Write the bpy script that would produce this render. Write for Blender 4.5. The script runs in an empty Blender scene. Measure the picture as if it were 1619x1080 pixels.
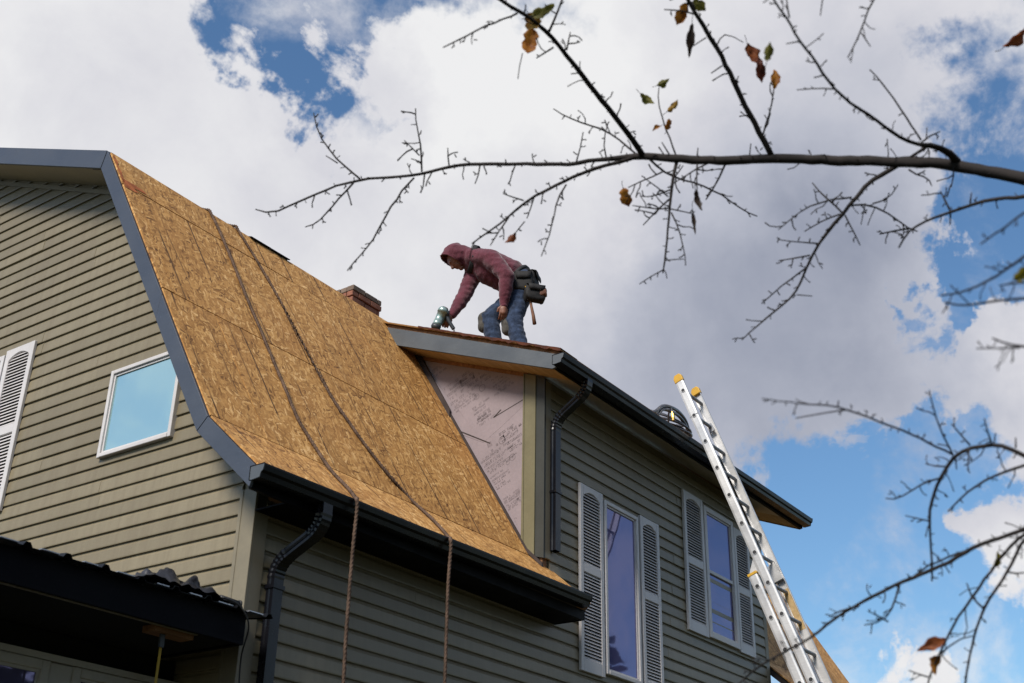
import bpy, bmesh, math, random
from mathutils import Vector, Matrix, noise
rnd = random.Random(11)
scene = bpy.context.scene
COL = scene.collection

# ------------------------------------------------------------------ camera, sky, sun, exposure
# world axes: X along the eave, Y into the house along the gable, Z up; the camera stands at the origin, 1.6 m above the ground
cam_data = bpy.data.cameras.new('camera')
cam = bpy.data.objects.new('camera', cam_data); COL.objects.link(cam); scene.camera = cam
cam_data.sensor_width = 36.0
cam_data.lens = 43.62
cam_data.clip_start = 0.05; cam_data.clip_end = 3000
_r = Vector((0.575460, -0.817626, 0.018242)); _d = Vector((0.375021, 0.243994, -0.894330)); _f = Vector((0.726777, 0.521492, 0.447036))
cam.matrix_world = Matrix(((_r.x, -_d.x, -_f.x, 0), (_r.y, -_d.y, -_f.y, 0), (_r.z, -_d.z, -_f.z, 0), (0, 0, 0, 1)))
cam_data.dof.use_dof = True
cam_data.dof.focus_distance = 10.8
cam_data.dof.aperture_fstop = 4.0

SUN_AZ = math.radians(266)     # compass-like angle of the sun, clockwise from +Y
SUN_EL = math.radians(42)
sd = bpy.data.lights.new('sun', 'SUN'); sd.energy = 4.9; sd.angle = math.radians(18); sd.color = (1.0, 0.93, 0.84)
sun = bpy.data.objects.new('sun', sd); COL.objects.link(sun)
_s = Vector((math.sin(SUN_AZ) * math.cos(SUN_EL), math.cos(SUN_AZ) * math.cos(SUN_EL), math.sin(SUN_EL)))
sun.rotation_euler = _s.to_track_quat('Z', 'Y').to_euler()
scene.view_settings.view_transform = 'Standard'
scene.view_settings.look = 'None'
scene.view_settings.exposure = 0.0
scene.view_settings.gamma = 1.0
# directions of the blue gaps (+) and cloud banks (-), and of the shaded cloud bellies: x, y, z, angular radius, weight
GAPS=[(0.4892,0.6073,0.6259,0.0433,0.50),
 (0.5151,0.5976,0.6145,0.0331,0.40),
 (0.4716,0.6082,0.6385,0.0306,0.34),
 (0.5638,0.5769,0.5911,0.0280,0.50),
 (0.5152,0.5617,0.6474,0.0408,0.42),
 (0.5373,0.5362,0.6510,0.0357,0.30),
 (0.5653,0.5145,0.6448,0.0459,0.34),
 (0.5329,0.5871,0.6094,0.0255,0.20),
 (0.5982,0.4476,0.6646,0.0408,0.24),
 (0.6339,0.4180,0.6507,0.0306,0.20),
 (0.8202,0.1572,0.5501,0.0560,0.36),
 (0.8535,0.1833,0.4878,0.0509,0.85),
 (0.8583,0.2063,0.4699,0.0382,0.55),
 (0.8752,0.2247,0.4283,0.0316,0.62),
 (0.8958,0.2547,0.3642,0.0484,0.45),
 (0.8998,0.3244,0.2919,0.0865,0.42),
 (0.9256,0.2569,0.2778,0.1167,0.42),
 (0.9297,0.2944,0.2215,0.1418,0.40),
 (0.8933,0.3718,0.2526,0.1016,0.30),
 (0.9112,0.2449,0.3313,0.0611,0.30),
 (0.8348,0.1701,0.5236,0.0357,0.25),
 (0.7944,0.1826,0.5794,0.0357,0.16)]
BANKS=[(0.9049,0.1827,0.3845,0.0535,0.75),
 (0.9350,0.1970,0.2947,0.0484,0.95),
 (0.9357,0.3013,0.1837,0.0306,0.80),
 (0.3775,0.7264,0.5743,0.1518,0.46),
 (0.6867,0.5010,0.5268,0.2109,0.56),
 (0.8172,0.3582,0.4516,0.1667,0.56),
 (0.7507,0.2515,0.6108,0.1418,0.44),
 (0.5359,0.6778,0.5034,0.1268,0.48),
 (0.8654,0.2660,0.4246,0.0357,0.36),
 (0.6346,0.4964,0.5924,0.0662,0.26)]
SHADES=[(0.8553,0.3547,0.3776,0.1617,0.30),
 (0.8379,0.2701,0.4744,0.1617,0.16),
 (0.7535,0.2010,0.6259,0.1617,0.18),
 (0.5058,0.6556,0.5606,0.1318,0.15),
 (0.6563,0.5900,0.4702,0.1217,0.10),
 (0.7752,0.4375,0.4558,0.1617,0.16),
 (0.5482,0.5564,0.6244,0.0611,0.12)]
world = bpy.data.worlds.new('World'); scene.world = world; world.use_nodes = True
wt = world.node_tree; wt.nodes.clear()
def wn(t, **kw):
    n = wt.nodes.new(t)
    for k, v in kw.items(): setattr(n, k, v)
    return n
def wl(a, b): wt.links.new(a, b)
def wmath(op, a, b=None, clamp=False):
    n = wn('ShaderNodeMath', operation=op, use_clamp=clamp)
    for i, v in enumerate((a, b)):
        if v is None: continue
        if isinstance(v, (int, float)): n.inputs[i].default_value = v
        else: wl(v, n.inputs[i])
    return n.outputs[0]
w_out = wn('ShaderNodeOutputWorld'); w_bg = wn('ShaderNodeBackground'); w_tc = wn('ShaderNodeTexCoord')
w_sky = wn('ShaderNodeTexSky', sky_type='NISHITA', sun_disc=False, sun_elevation=SUN_EL, sun_rotation=SUN_AZ)
w_sky.air_density = 1.3; w_sky.dust_density = 0.35; w_sky.ozone_density = 2.2
nrm = wn('ShaderNodeVectorMath', operation='NORMALIZE'); wl(w_tc.outputs['Generated'], nrm.inputs[0]); wdir = nrm.outputs[0]
def wnoise(scale, detail, rough, dist=0.0, off=(0, 0, 0)):
    m = wn('ShaderNodeMapping'); m.inputs['Location'].default_value = off; wl(wdir, m.inputs[0])
    n = wn('ShaderNodeTexNoise'); n.inputs['Scale'].default_value = scale; n.inputs['Detail'].default_value = detail
    n.inputs['Roughness'].default_value = rough; n.inputs['Distortion'].default_value = dist; wl(m.outputs[0], n.inputs['Vector'])
    return n
# the edges of banks and gaps are frayed by warping the direction a little
warp = wnoise(5.5, 6, 0.62, 0.0, (3.1, 1.7, 0.4)); warp2 = wnoise(19.0, 6, 0.6, 0.0, (1.3, 5.7, 2.4))
def centred(node, k):
    a = wn('ShaderNodeVectorMath', operation='SUBTRACT'); wl(node.outputs['Color'], a.inputs[0]); a.inputs[1].default_value = (0.5, 0.5, 0.5)
    b = wn('ShaderNodeVectorMath', operation='SCALE'); wl(a.outputs[0], b.inputs[0]); b.inputs['Scale'].default_value = k
    return b.outputs[0]
add1 = wn('ShaderNodeVectorMath', operation='ADD'); wl(wdir, add1.inputs[0]); wl(centred(warp, 0.16), add1.inputs[1])
add2 = wn('ShaderNodeVectorMath', operation='ADD'); wl(add1.outputs[0], add2.inputs[0]); wl(centred(warp2, 0.085), add2.inputs[1])
nw = wn('ShaderNodeVectorMath', operation='NORMALIZE'); wl(add2.outputs[0], nw.inputs[0]); wwarp = nw.outputs[0]
def blobs(lst):
    acc = None
    for x, y, z, ang, w in lst:
        d = wn('ShaderNodeVectorMath', operation='DOT_PRODUCT'); wl(wwarp, d.inputs[0]); d.inputs[1].default_value = (x, y, z)
        m = wn('ShaderNodeMapRange', interpolation_type='SMOOTHSTEP'); wl(d.outputs['Value'], m.inputs['Value'])
        m.inputs['From Min'].default_value = math.cos(ang * 1.5); m.inputs['From Max'].default_value = 1.0
        m.inputs['To Min'].default_value = 0.0; m.inputs['To Max'].default_value = w
        acc = m.outputs[0] if acc is None else wmath('ADD', acc, m.outputs[0])
    return acc
big = wnoise(2.3, 9, 0.56, 0.3, (0.7, 2.2, 5.1)); fine = wnoise(7.0, 8, 0.60, 0.2, (8.2, 0.2, 1.1))
cover = wmath('ADD', wmath('MULTIPLY', big.outputs['Fac'], 0.75), wmath('MULTIPLY', fine.outputs['Fac'], 0.95))
wisp = wnoise(11.0, 8, 0.64, 0.2, (6.1, 3.3, 0.9)); wm = wn('ShaderNodeMapRange'); wl(wisp.outputs['Fac'], wm.inputs[0])
wm.inputs[1].default_value = 0.36; wm.inputs[2].default_value = 0.62; wm.inputs[3].default_value = 1.35; wm.inputs[4].default_value = 0.25
cover = wmath('SUBTRACT', wmath('ADD', wmath('SUBTRACT', cover, 0.47), blobs(BANKS)), wmath('MULTIPLY', blobs(GAPS), wm.outputs[0]))
alpha = wn('ShaderNodeMapRange', interpolation_type='SMOOTHSTEP'); wl(cover, alpha.inputs['Value'])
alpha.inputs['From Min'].default_value = 0.28; alpha.inputs['From Max'].default_value = 0.68
veil = wnoise(7.0, 9, 0.63, 0.15, (9.3, 1.1, 4.2)); vm = wn('ShaderNodeMapRange', interpolation_type='SMOOTHSTEP'); wl(veil.outputs['Fac'], vm.inputs[0])
vm.inputs[1].default_value = 0.50; vm.inputs[2].default_value = 0.74; vm.inputs[3].default_value = 0.0; vm.inputs[4].default_value = 0.85
thin = wmath('MAXIMUM', alpha.outputs[0], vm.outputs[0])
belly = wnoise(3.0, 7, 0.5, 0.2, (4.4, 7.7, 0.3))
puff = wnoise(10.0, 8, 0.62, 0.25, (2.4, 0.7, 6.3))
lum = wmath('ADD', wmath('MULTIPLY', belly.outputs['Fac'], 0.55), wmath('MULTIPLY', puff.outputs['Fac'], 0.30))
lum = wmath('SUBTRACT', wmath('ADD', lum, 0.53), blobs(SHADES))
# thin cloud edges glow, thick bellies are greyer
cr = wn('ShaderNodeValToRGB'); wl(lum, cr.inputs[0])
e = cr.color_ramp.elements
e[0].position = 0.20; e[0].color = (0.26, 0.29, 0.38, 1); e[1].position = 0.95; e[1].color = (0.86, 0.86, 0.87, 1)
k = e.new(0.55); k.color = (0.50, 0.52, 0.60, 1); k = e.new(0.75); k.color = (0.68, 0.68, 0.73, 1)
sk = wn('ShaderNodeVectorMath', operation='MULTIPLY'); wl(w_sky.outputs[0], sk.inputs[0]); sk.inputs[1].default_value = (0.084, 0.108, 0.127)
mx = wn('ShaderNodeMix', data_type='RGBA'); wl(thin, mx.inputs[0]); wl(sk.outputs[0], mx.inputs[6]); wl(cr.outputs[0], mx.inputs[7])
wl(mx.outputs[2], w_bg.inputs[0]); w_bg.inputs[1].default_value = 1.0; wl(w_bg.outputs[0], w_out.inputs[0])

# ------------------------------------------------------------------ helpers
def link(name, me, mat=None, parent=None, smooth=False):
    o = bpy.data.objects.new(name, me); COL.objects.link(o)
    if mat is not None:
        for m in (mat if isinstance(mat, (list, tuple)) else [mat]): me.materials.append(m)
    if smooth: me.polygons.foreach_set('use_smooth', [True] * len(me.polygons))
    if parent is not None:
        o.parent = parent
        if parent.type == 'EMPTY' and parent.parent is None: o.matrix_parent_inverse = Matrix.Translation(-Vector(parent.location))
    return o
def mesh(name, verts, faces, mat=None, parent=None, smooth=False):
    me = bpy.data.meshes.new(name); me.from_pydata([tuple(v) for v in verts], [], faces); me.update()
    bm = bmesh.new(); bm.from_mesh(me); bmesh.ops.recalc_face_normals(bm, faces=bm.faces); bm.to_mesh(me); bm.free()
    return link(name, me, mat, parent, smooth)
class MB:
    def __init__(s): s.v = []; s.f = []
    def add(s, v, f): n = len(s.v); s.v += [tuple(x) for x in v]; s.f += [tuple(i + n for i in q) for q in f]
    def box(s, x0, x1, y0, y1, z0, z1):
        s.add([(x0, y0, z0), (x1, y0, z0), (x1, y1, z0), (x0, y1, z0), (x0, y0, z1), (x1, y0, z1), (x1, y1, z1), (x0, y1, z1)],
              [(0, 3, 2, 1), (4, 5, 6, 7), (0, 1, 5, 4), (1, 2, 6, 5), (2, 3, 7, 6), (3, 0, 4, 7)])
    def hexa(s, a, b):   # two quads
        s.add(list(a) + list(b), [(0, 1, 2, 3), (7, 6, 5, 4), (0, 4, 5, 1), (1, 5, 6, 2), (2, 6, 7, 3), (3, 7, 4, 0)])
    def prism(s, poly, fn, d0, d1):  # poly list of 2D points, fn(p, d) -> 3D
        n = len(poly); s.add([fn(p, d0) for p in poly] + [fn(p, d1) for p in poly],
            [tuple(range(n - 1, -1, -1)), tuple(range(n, 2 * n))] + [(i, (i + 1) % n, n + (i + 1) % n, n + i) for i in range(n)])
    def tube(s, pts, rad, seg=8, cap=True, up=None, lobes=0, twist=0.0, gnarl=0.0):
        pts = [Vector(p) for p in pts]; n = len(pts); rad = rad if isinstance(rad, (list, tuple)) else [rad] * n
        t0 = (pts[1] - pts[0]).normalized(); x = t0.orthogonal().normalized(); base = len(s.v); acc = 0
        for i, p in enumerate(pts):
            t = (pts[min(i + 1, n - 1)] - pts[max(i - 1, 0)])
            if t.length < 1e-9: t = t0
            t = t.normalized(); x = (x - t * x.dot(t)).normalized(); y = t.cross(x); t0 = t
            if i: acc += (pts[i] - pts[i - 1]).length
            for k in range(seg):
                a = 2 * math.pi * k / seg; r = rad[i]
                if lobes: r *= 1 + 0.22 * math.cos(lobes * a)
                b = a + twist * acc
                if gnarl: r *= 1 + gnarl * (noise.noise(Vector((p.x * 30 + math.cos(a) * 1.3, p.y * 30 + math.sin(a) * 1.3, p.z * 30))) + 0.8 * noise.noise(Vector((acc * 18, math.cos(a), math.sin(a)))))
                s.v.append(tuple(p + x * (math.cos(b) * r) + y * (math.sin(b) * r)))
        for i in range(n - 1):
            for k in range(seg):
                a = base + i * seg + k; b = base + i * seg + (k + 1) % seg; s.f.append((a, b, b + seg, a + seg))
        if cap:
            s.f.append(tuple(base + k for k in range(seg - 1, -1, -1))); s.f.append(tuple(base + (n - 1) * seg + k for k in range(seg)))
    def build(s, name, mat, parent=None, smooth=False): return mesh(name, s.v, s.f, mat, parent, smooth)
def thing(name, label, cat, loc=(0, 0, 0), group=None):
    o = bpy.data.objects.new(name, None); COL.objects.link(o); o.location = loc; o.empty_display_size = 0.2
    o['label'] = label; o['category'] = cat
    if group: o['group'] = group
    return o
def tag(o, label, cat, group=None):
    o['label'] = label; o['category'] = cat
    if group: o['group'] = group
    return o
def box(name, mat, parent, *b):
    m = MB(); m.box(*b); return m.build(name, mat, parent)
def bevel(o, w=0.004, seg=1):
    m = o.modifiers.new('bevel', 'BEVEL'); m.width = w; m.segments = seg; m.limit_method = 'ANGLE'; return o

# ------------------------------------------------------------------ materials
def srgb(r, g, b):
    f = lambda c: (c / 255) / 12.92 if c / 255 <= 0.04045 else ((c / 255 + 0.055) / 1.055) ** 2.4
    return (f(r), f(g), f(b), 1)
class NT:
    def __init__(s, name, rough=0.6, spec=0.5, metal=0.0):
        s.m = bpy.data.materials.new(name); s.m.use_nodes = True; s.t = s.m.node_tree; s.p = s.t.nodes['Principled BSDF']
        s.p.inputs['Roughness'].default_value = rough; s.p.inputs['Specular IOR Level'].default_value = spec; s.p.inputs['Metallic'].default_value = metal
    def n(s, t, **kw):
        q = s.t.nodes.new(t)
        for k, v in kw.items(): setattr(q, k, v)
        return q
    def l(s, a, b): s.t.links.new(a, b)
    def set(s, sock, v):
        if hasattr(v, 'is_output') or hasattr(v, 'links'): s.l(v, sock)
        else: sock.default_value = v
    def math(s, op, a, b=0.0, clamp=False):
        q = s.n('ShaderNodeMath', operation=op, use_clamp=clamp); s.set(q.inputs[0], a); s.set(q.inputs[1], b); return q.outputs[0]
    def mix(s, fac, a, b, blend='MIX'):
        q = s.n('ShaderNodeMix', data_type='RGBA', blend_type=blend); s.set(q.inputs[0], fac); s.set(q.inputs[6], a); s.set(q.inputs[7], b); return q.outputs[2]
    def pos(s):
        return s.n('ShaderNodeNewGeometry').outputs['Position']
    def mapping(s, v, scale=(1, 1, 1), rot=(0, 0, 0), loc=(0, 0, 0)):
        q = s.n('ShaderNodeMapping'); s.l(v, q.inputs[0]); q.inputs['Scale'].default_value = scale; q.inputs['Rotation'].default_value = rot; q.inputs['Location'].default_value = loc; return q.outputs[0]
    def noise(s, v, scale, detail=4, rough=0.55, dist=0.0, col=False):
        q = s.n('ShaderNodeTexNoise'); s.l(v, q.inputs['Vector']); q.inputs['Scale'].default_value = scale; q.inputs['Detail'].default_value = detail
        q.inputs['Roughness'].default_value = rough; q.inputs['Distortion'].default_value = dist; return q.outputs['Color' if col else 'Fac']
    def ramp(s, v, stops, interp='LINEAR'):
        q = s.n('ShaderNodeValToRGB'); s.l(v, q.inputs[0]); el = q.color_ramp.elements; q.color_ramp.interpolation = interp
        while len(el) < len(stops): el.new(0.5)
        for e_, (p_, c_) in zip(el, stops): e_.position = p_; e_.color = c_ if len(c_) == 4 else (*c_, 1)
        return q.outputs[0]
    def rng(s, v, a, b, c, d):
        q = s.n('ShaderNodeMapRange'); s.l(v, q.inputs[0])
        for i, x in zip((1, 2, 3, 4), (a, b, c, d)): q.inputs[i].default_value = x
        return q.outputs[0]
    def bump(s, h, strength=0.3, dist=0.002):
        q = s.n('ShaderNodeBump'); q.inputs['Strength'].default_value = strength; q.inputs['Distance'].default_value = dist; s.l(h, q.inputs['Height']); s.l(q.outputs[0], s.p.inputs['Normal'])
    def col(s, c): s.set(s.p.inputs['Base Color'], c); return s.m
def plain(name, c, rough=0.55, spec=0.5, metal=0.0, var=0.12, scale=3.0, bump=0.0, bscale=60):
    t = NT(name, rough, spec, metal); p = t.pos()
    nz = t.noise(p, scale, 5, 0.6); fine_ = t.noise(p, scale * 14, 3, 0.6)
    k = t.math('ADD', t.math('MULTIPLY', nz, 0.7), t.math('MULTIPLY', fine_, 0.3))
    d = tuple(max(0, x * (1 - 2.2 * var)) for x in c[:3]) + (1,); h = tuple(min(1, x * (1 + 2.2 * var)) for x in c[:3]) + (1,)
    t.col(t.ramp(k, [(0.3, d), (0.7, h)]))
    t.l(t.rng(nz, 0.3, 0.7, max(0.02, rough - 0.1), min(1, rough + 0.1)), t.p.inputs['Roughness'])
    if bump: t.bump(t.noise(p, bscale, 4), bump, 0.003)
    return t.m
def siding_mat():
    t = NT('vinyl_siding', 0.42, 0.45); p = t.pos()
    grain = t.noise(t.mapping(p, (3, 3, 90)), 6, 4, 0.6); big = t.noise(p, 0.9, 4, 0.6); info = t.n('ShaderNodeObjectInfo').outputs['Random']
    k = t.math('ADD', t.math('ADD', t.math('MULTIPLY', grain, 0.35), t.math('MULTIPLY', big, 0.45)), t.math('MULTIPLY', info, 0.28))
    streak = t.noise(t.mapping(p, (7, 7, 0.5)), 2.2, 5, 0.65)
    c = t.ramp(k, [(0.34, (0.166, 0.139, 0.088)), (0.76, (0.236, 0.198, 0.127))])
    t.col(t.mix(t.rng(streak, 0.42, 0.70, 0, 0.45), c, (0.145, 0.113, 0.068, 1)))
    t.bump(grain, 0.25, 0.0012)
    return t.m
def osb_mat(name, ang):
    # strands: every voronoi cell is a wafer with a grain direction of its own, in three overlapping layers
    t = NT(name, 0.72, 0.3); g = t.n('ShaderNodeNewGeometry').outputs['Position']
    q = t.n('ShaderNodeMapping', vector_type='POINT'); t.l(g, q.inputs[0]); q.inputs['Rotation'].default_value = (-ang, 0, 0)
    rnd_o = t.n('ShaderNodeObjectInfo').outputs['Random']
    off = t.n('ShaderNodeCombineXYZ'); t.l(t.math('MULTIPLY', rnd_o, 37.0), off.inputs[0]); t.l(t.math('MULTIPLY', rnd_o, 53.0), off.inputs[1])
    ad = t.n('ShaderNodeVectorMath', operation='ADD'); t.l(q.outputs[0], ad.inputs[0]); t.l(off.outputs[0], ad.inputs[1]); v = ad.outputs[0]
    sep = t.n('ShaderNodeSeparateXYZ'); t.l(v, sep.inputs[0]); fl = t.n('ShaderNodeCombineXYZ'); t.l(sep.outputs[0], fl.inputs[0]); t.l(sep.outputs[1], fl.inputs[1]); v = fl.outputs[0]
    tone = None
    for i, (ang_, lx_, ly_) in enumerate(((0.15, 9, 44), (1.25, 11, 55), (2.2, 9, 60), (0.75, 13, 66), (2.75, 12, 56), (1.75, 16, 75))):
        wob = t.n('ShaderNodeVectorMath', operation='SCALE'); t.l(t.noise(v, 5 + 3 * i, 2, 0.5, col=True), wob.inputs[0]); wob.inputs['Scale'].default_value = 0.05
        wa = t.n('ShaderNodeVectorMath', operation='ADD'); t.l(v, wa.inputs[0]); t.l(wob.outputs[0], wa.inputs[1])
        ro = t.n('ShaderNodeVectorRotate', rotation_type='Z_AXIS'); t.l(wa.outputs[0], ro.inputs['Vector']); ro.inputs['Angle'].default_value = ang_
        mp = t.mapping(ro.outputs[0], (lx_, ly_, 1), (0, 0, 0), (3.7 * i, 1.9 * i, 0))
        vo = t.n('ShaderNodeTexVoronoi', voronoi_dimensions='2D'); t.l(mp, vo.inputs['Vector']); vo.inputs['Scale'].default_value = 1.0
        sc = t.n('ShaderNodeSeparateColor'); t.l(vo.outputs['Color'], sc.inputs[0])
        st = t.noise(t.mapping(ro.outputs[0], (lx_ * 0.7, ly_ * 3.5, 1)), 1.0, 2, 0.5)
        lay = t.math('ADD', t.math('MULTIPLY', sc.outputs[0], 0.58), t.math('MULTIPLY', st, 0.42))
        if tone is None: tone = lay
        else:
            on = t.math('GREATER_THAN', sc.outputs[1], 0.62); mq = t.n('ShaderNodeMix', data_type='FLOAT'); t.l(on, mq.inputs[0]); t.l(tone, mq.inputs[2]); t.l(lay, mq.inputs[3]); tone = mq.outputs[0]
    blot = t.noise(v, 0.9, 4, 0.6); mid = t.noise(v, 4.0, 4, 0.6)
    tone = t.math('ADD', tone, t.math('MULTIPLY', t.math('SUBTRACT', blot, 0.5), 0.34))
    tone = t.math('ADD', tone, t.math('MULTIPLY', t.math('SUBTRACT', mid, 0.5), 0.12))
    c = t.ramp(tone, [(0.14, (0.085, 0.031, 0.007)), (0.28, (0.31, 0.148, 0.039)), (0.52, (0.43, 0.214, 0.061)), (0.72, (0.56, 0.304, 0.097)), (0.88, (0.82, 0.53, 0.24))])
    red = t.noise(v, 1.7, 3, 0.5); c = t.mix(t.rng(red, 0.5, 0.75, 0, 0.35), c, (0.36, 0.16, 0.045, 1))
    # nailing guide lines printed on the panel every 406 mm, worn away in places
    lx = t.math('ABSOLUTE', t.math('SUBTRACT', t.math('FRACT', t.math('DIVIDE', t.math('ADD', sep.outputs[0], t.math('MULTIPLY', t.noise(v, 1.2, 2), 0.035)), 0.4064)), 0.5))
    lx2 = t.math('ABSOLUTE', t.math('SUBTRACT', t.math('FRACT', t.math('DIVIDE', t.math('ADD', sep.outputs[0], t.math('MULTIPLY', t.noise(t.mapping(v, (1, 0.6, 1), (0, 0, 0), (5, 2, 0)), 1.0, 2), 0.10)), 0.61)), 0.5))
    line = t.math('MAXIMUM', t.math('LESS_THAN', lx, 0.018), t.math('MULTIPLY', t.math('LESS_THAN', lx2, 0.008), 0.8)); wear = t.rng(t.noise(v, 1.6, 4, 0.6), 0.44, 0.54, 0.0, 0.9)
    c = t.mix(t.math('MULTIPLY', line, wear), c, (0.06, 0.028, 0.012, 1))
    # water streaks run down the slope
    stk = t.noise(t.mapping(v, (9, 0.7, 1)), 1.0, 5, 0.65); c = t.mix(t.rng(stk, 0.52, 0.72, 0, 0.42), c, (0.19, 0.095, 0.03, 1))
    t.col(c); t.bump(tone, 0.35, 0.003)
    return t.m
def wood_mat(name, c0, c1, scale=(6, 6, 6)):
    t = NT(name, 0.7, 0.3); p = t.pos(); g = t.noise(t.mapping(p, scale), 2.0, 5, 0.6, 0.6)
    t.col(t.mix(t.rng(t.noise(p, 1.5, 3), 0.4, 0.7, 0, 0.4), t.ramp(g, [(0.3, c0), (0.7, c1)]), tuple(x * 0.6 for x in c0[:3]) + (1,))); return t.m
def metal_mat(name, c, rough, metal=0.3, var=0.10, spec=0.5):
    t = NT(name, rough, 0.5, metal); p = t.pos(); b = t.noise(p, 2.4, 5, 0.65); f_ = t.noise(t.mapping(p, (4, 4, 40)), 3, 4, 0.6); sp = t.noise(p, 70, 2, 0.6)
    k = t.math('ADD', t.math('MULTIPLY', b, 0.6), t.math('MULTIPLY', f_, 0.4))
    cc = t.ramp(k, [(0.3, tuple(x * (1 - 2 * var) for x in c[:3])), (0.7, tuple(x * (1 + 2 * var) for x in c[:3]))])
    t.col(t.mix(t.rng(sp, 0.66, 0.74, 0, 0.35), cc, tuple(min(1, x * 2.2 + 0.02) for x in c[:3]) + (1,)))
    t.l(t.rng(b, 0.3, 0.7, max(0.05, rough - 0.12), rough + 0.12), t.p.inputs['Roughness']); t.p.inputs['Specular IOR Level'].default_value = spec; t.bump(b, 0.15, 0.004); return t.m
def glass_mat(name, tint, ior=2.2, metal=0.0):
    t = NT(name, 0.03, 0.5, metal); t.p.inputs['IOR'].default_value = ior; t.p.inputs['Base Color'].default_value = tint
    t.bump(t.noise(t.pos(), 1.6, 2, 0.5), 0.14, 0.02); return t.m
def cloth_mat(name, c, rough=0.95, var=0.16, sheen=0.25, scale=9):
    t = NT(name, rough, 0.2); p = t.pos(); a = t.noise(p, scale, 5, 0.6); f_ = t.noise(p, 260, 2, 0.5); w = t.noise(t.mapping(p, (1, 1.4, 1)), 22, 4, 0.6, 0.8)
    k = t.math('ADD', t.math('MULTIPLY', a, 0.6), t.math('MULTIPLY', w, 0.4))
    t.col(t.ramp(k, [(0.3, tuple(x * (1 - 2.4 * var) for x in c[:3])), (0.7, tuple(min(1, x * (1 + 2.4 * var)) for x in c[:3]))]))
    t.p.inputs['Sheen Weight'].default_value = sheen; t.bump(t.math('ADD', w, t.math('MULTIPLY', f_, 0.15)), 0.55, 0.012); return t.m

M = {}
M['siding'] = siding_mat()
M['trim'] = plain('corner_trim', (0.195, 0.168, 0.116), 0.5, 0.45, var=0.06, scale=2)
M['trim_olive'] = plain('cheek_trim', (0.135, 0.120, 0.064), 0.5, 0.45, var=0.07, scale=3)
M['osb_steep'] = osb_mat('osb_on_steep_roof', math.atan(1.617))
M['osb_flare'] = osb_mat('osb_on_flared_eave', math.atan(0.871))
M['osb_edge'] = plain('osb_edge', (0.22, 0.11, 0.035), 0.8, 0.2, var=0.2, scale=14)
M['slate'] = metal_mat('slate_blue_fascia', (0.058, 0.068, 0.090), 0.42, 0.25, 0.06)
M['slate_grey'] = metal_mat('slate_grey_fascia', (0.085, 0.095, 0.105), 0.45, 0.25, 0.06)
M['black_metal'] = metal_mat('black_gutter', (0.0045, 0.0047, 0.006), 0.30, 0.0, 0.10, 0.16)
M['black_gloss'] = metal_mat('black_downspout', (0.0045, 0.0047, 0.007), 0.24, 0.0, 0.10, 0.32)
M['black_matte'] = metal_mat('black_painted_board', (0.0045, 0.0045, 0.0065), 0.6, 0.0, 0.10, 0.07)
M['soffit'] = plain('vinyl_soffit', (0.30, 0.26, 0.19), 0.55, 0.4, var=0.08, scale=4)
M['ply'] = wood_mat('plywood_soffit', (0.30, 0.20, 0.09, 1), (0.50, 0.36, 0.18, 1), (2, 14, 14))
M['raw_wood'] = wood_mat('raw_lumber', (0.16, 0.07, 0.03, 1), (0.32, 0.16, 0.07, 1), (3, 20, 20))
M['dark_trim'] = plain('dark_corner_channel', (0.030, 0.033, 0.029), 0.5, 0.4, var=0.1)  # vinyl trim made dark: shade on the strip put into its colour
M['foam'] = plain('pink_foam_board', (0.255, 0.210, 0.222), 0.75, 0.25, var=0.07, scale=3, bump=0.1)
M['ink'] = plain('mauve_print', (0.178, 0.146, 0.154), 0.8, 0.2, var=0.2, scale=20)
M['dark_flash'] = plain('dark_flashing', (0.030, 0.020, 0.018), 0.6, 0.4, var=0.25, scale=8)
M['felt'] = plain('red_underlayment', (0.075, 0.025, 0.014), 0.85, 0.2, var=0.3, scale=9)
M['orange_felt'] = plain('orange_underlayment', (0.34, 0.105, 0.038), 0.85, 0.2, var=0.3, scale=12)
M['shingle'] = plain('black_shingle', (0.022, 0.022, 0.025), 0.9, 0.2, var=0.25, scale=20, bump=0.6)
M['white'] = plain('white_vinyl', (0.53, 0.505, 0.50), 0.42, 0.5, var=0.05, scale=3)
M['glass'] = glass_mat('window_glass', (0.155, 0.145, 0.33, 1), 1.7, 0.42)  # violet of the mirrored sky is put into the base colour
M['glass_gable'] = glass_mat('coated_window_glass', (0.42, 0.64, 0.67, 1), 2.0, 0.66)  # plain pane; teal of the sky reflection is put into its colour
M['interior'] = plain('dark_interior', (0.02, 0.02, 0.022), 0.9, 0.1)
M['brick'] = plain('old_brick', (0.23, 0.10, 0.066), 0.9, 0.2, var=0.28, scale=7, bump=0.7, bscale=45)
M['brick_dark'] = plain('sooty_brick', (0.14, 0.105, 0.082), 0.9, 0.2, var=0.3, scale=9, bump=0.7, bscale=45)
M['mortar'] = plain('mortar', (0.23, 0.21, 0.17), 0.95, 0.1, var=0.25, scale=16, bump=0.6)
M['alu'] = metal_mat('ladder_aluminium', (0.55, 0.545, 0.54), 0.40, 0.55, 0.09)
M['alu_dark'] = metal_mat('ladder_rung_aluminium', (0.25, 0.26, 0.28), 0.5, 0.5, 0.06)  # rungs made darker: their unlit underside is put into the colour
M['yellow'] = plain('yellow_plastic', (0.50, 0.28, 0.015), 0.5, 0.5, var=0.1, scale=12)
M['hammer_yellow'] = plain('dull_yellow_webbing', (0.30, 0.19, 0.02), 0.7, 0.3, var=0.15, scale=12)
M['black_plastic'] = plain('black_plastic', (0.015, 0.015, 0.017), 0.5, 0.5, var=0.2)
M['rubber'] = plain('grey_rubber_hose', (0.055, 0.055, 0.065), 0.28, 0.6, var=0.2, scale=10)
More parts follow.
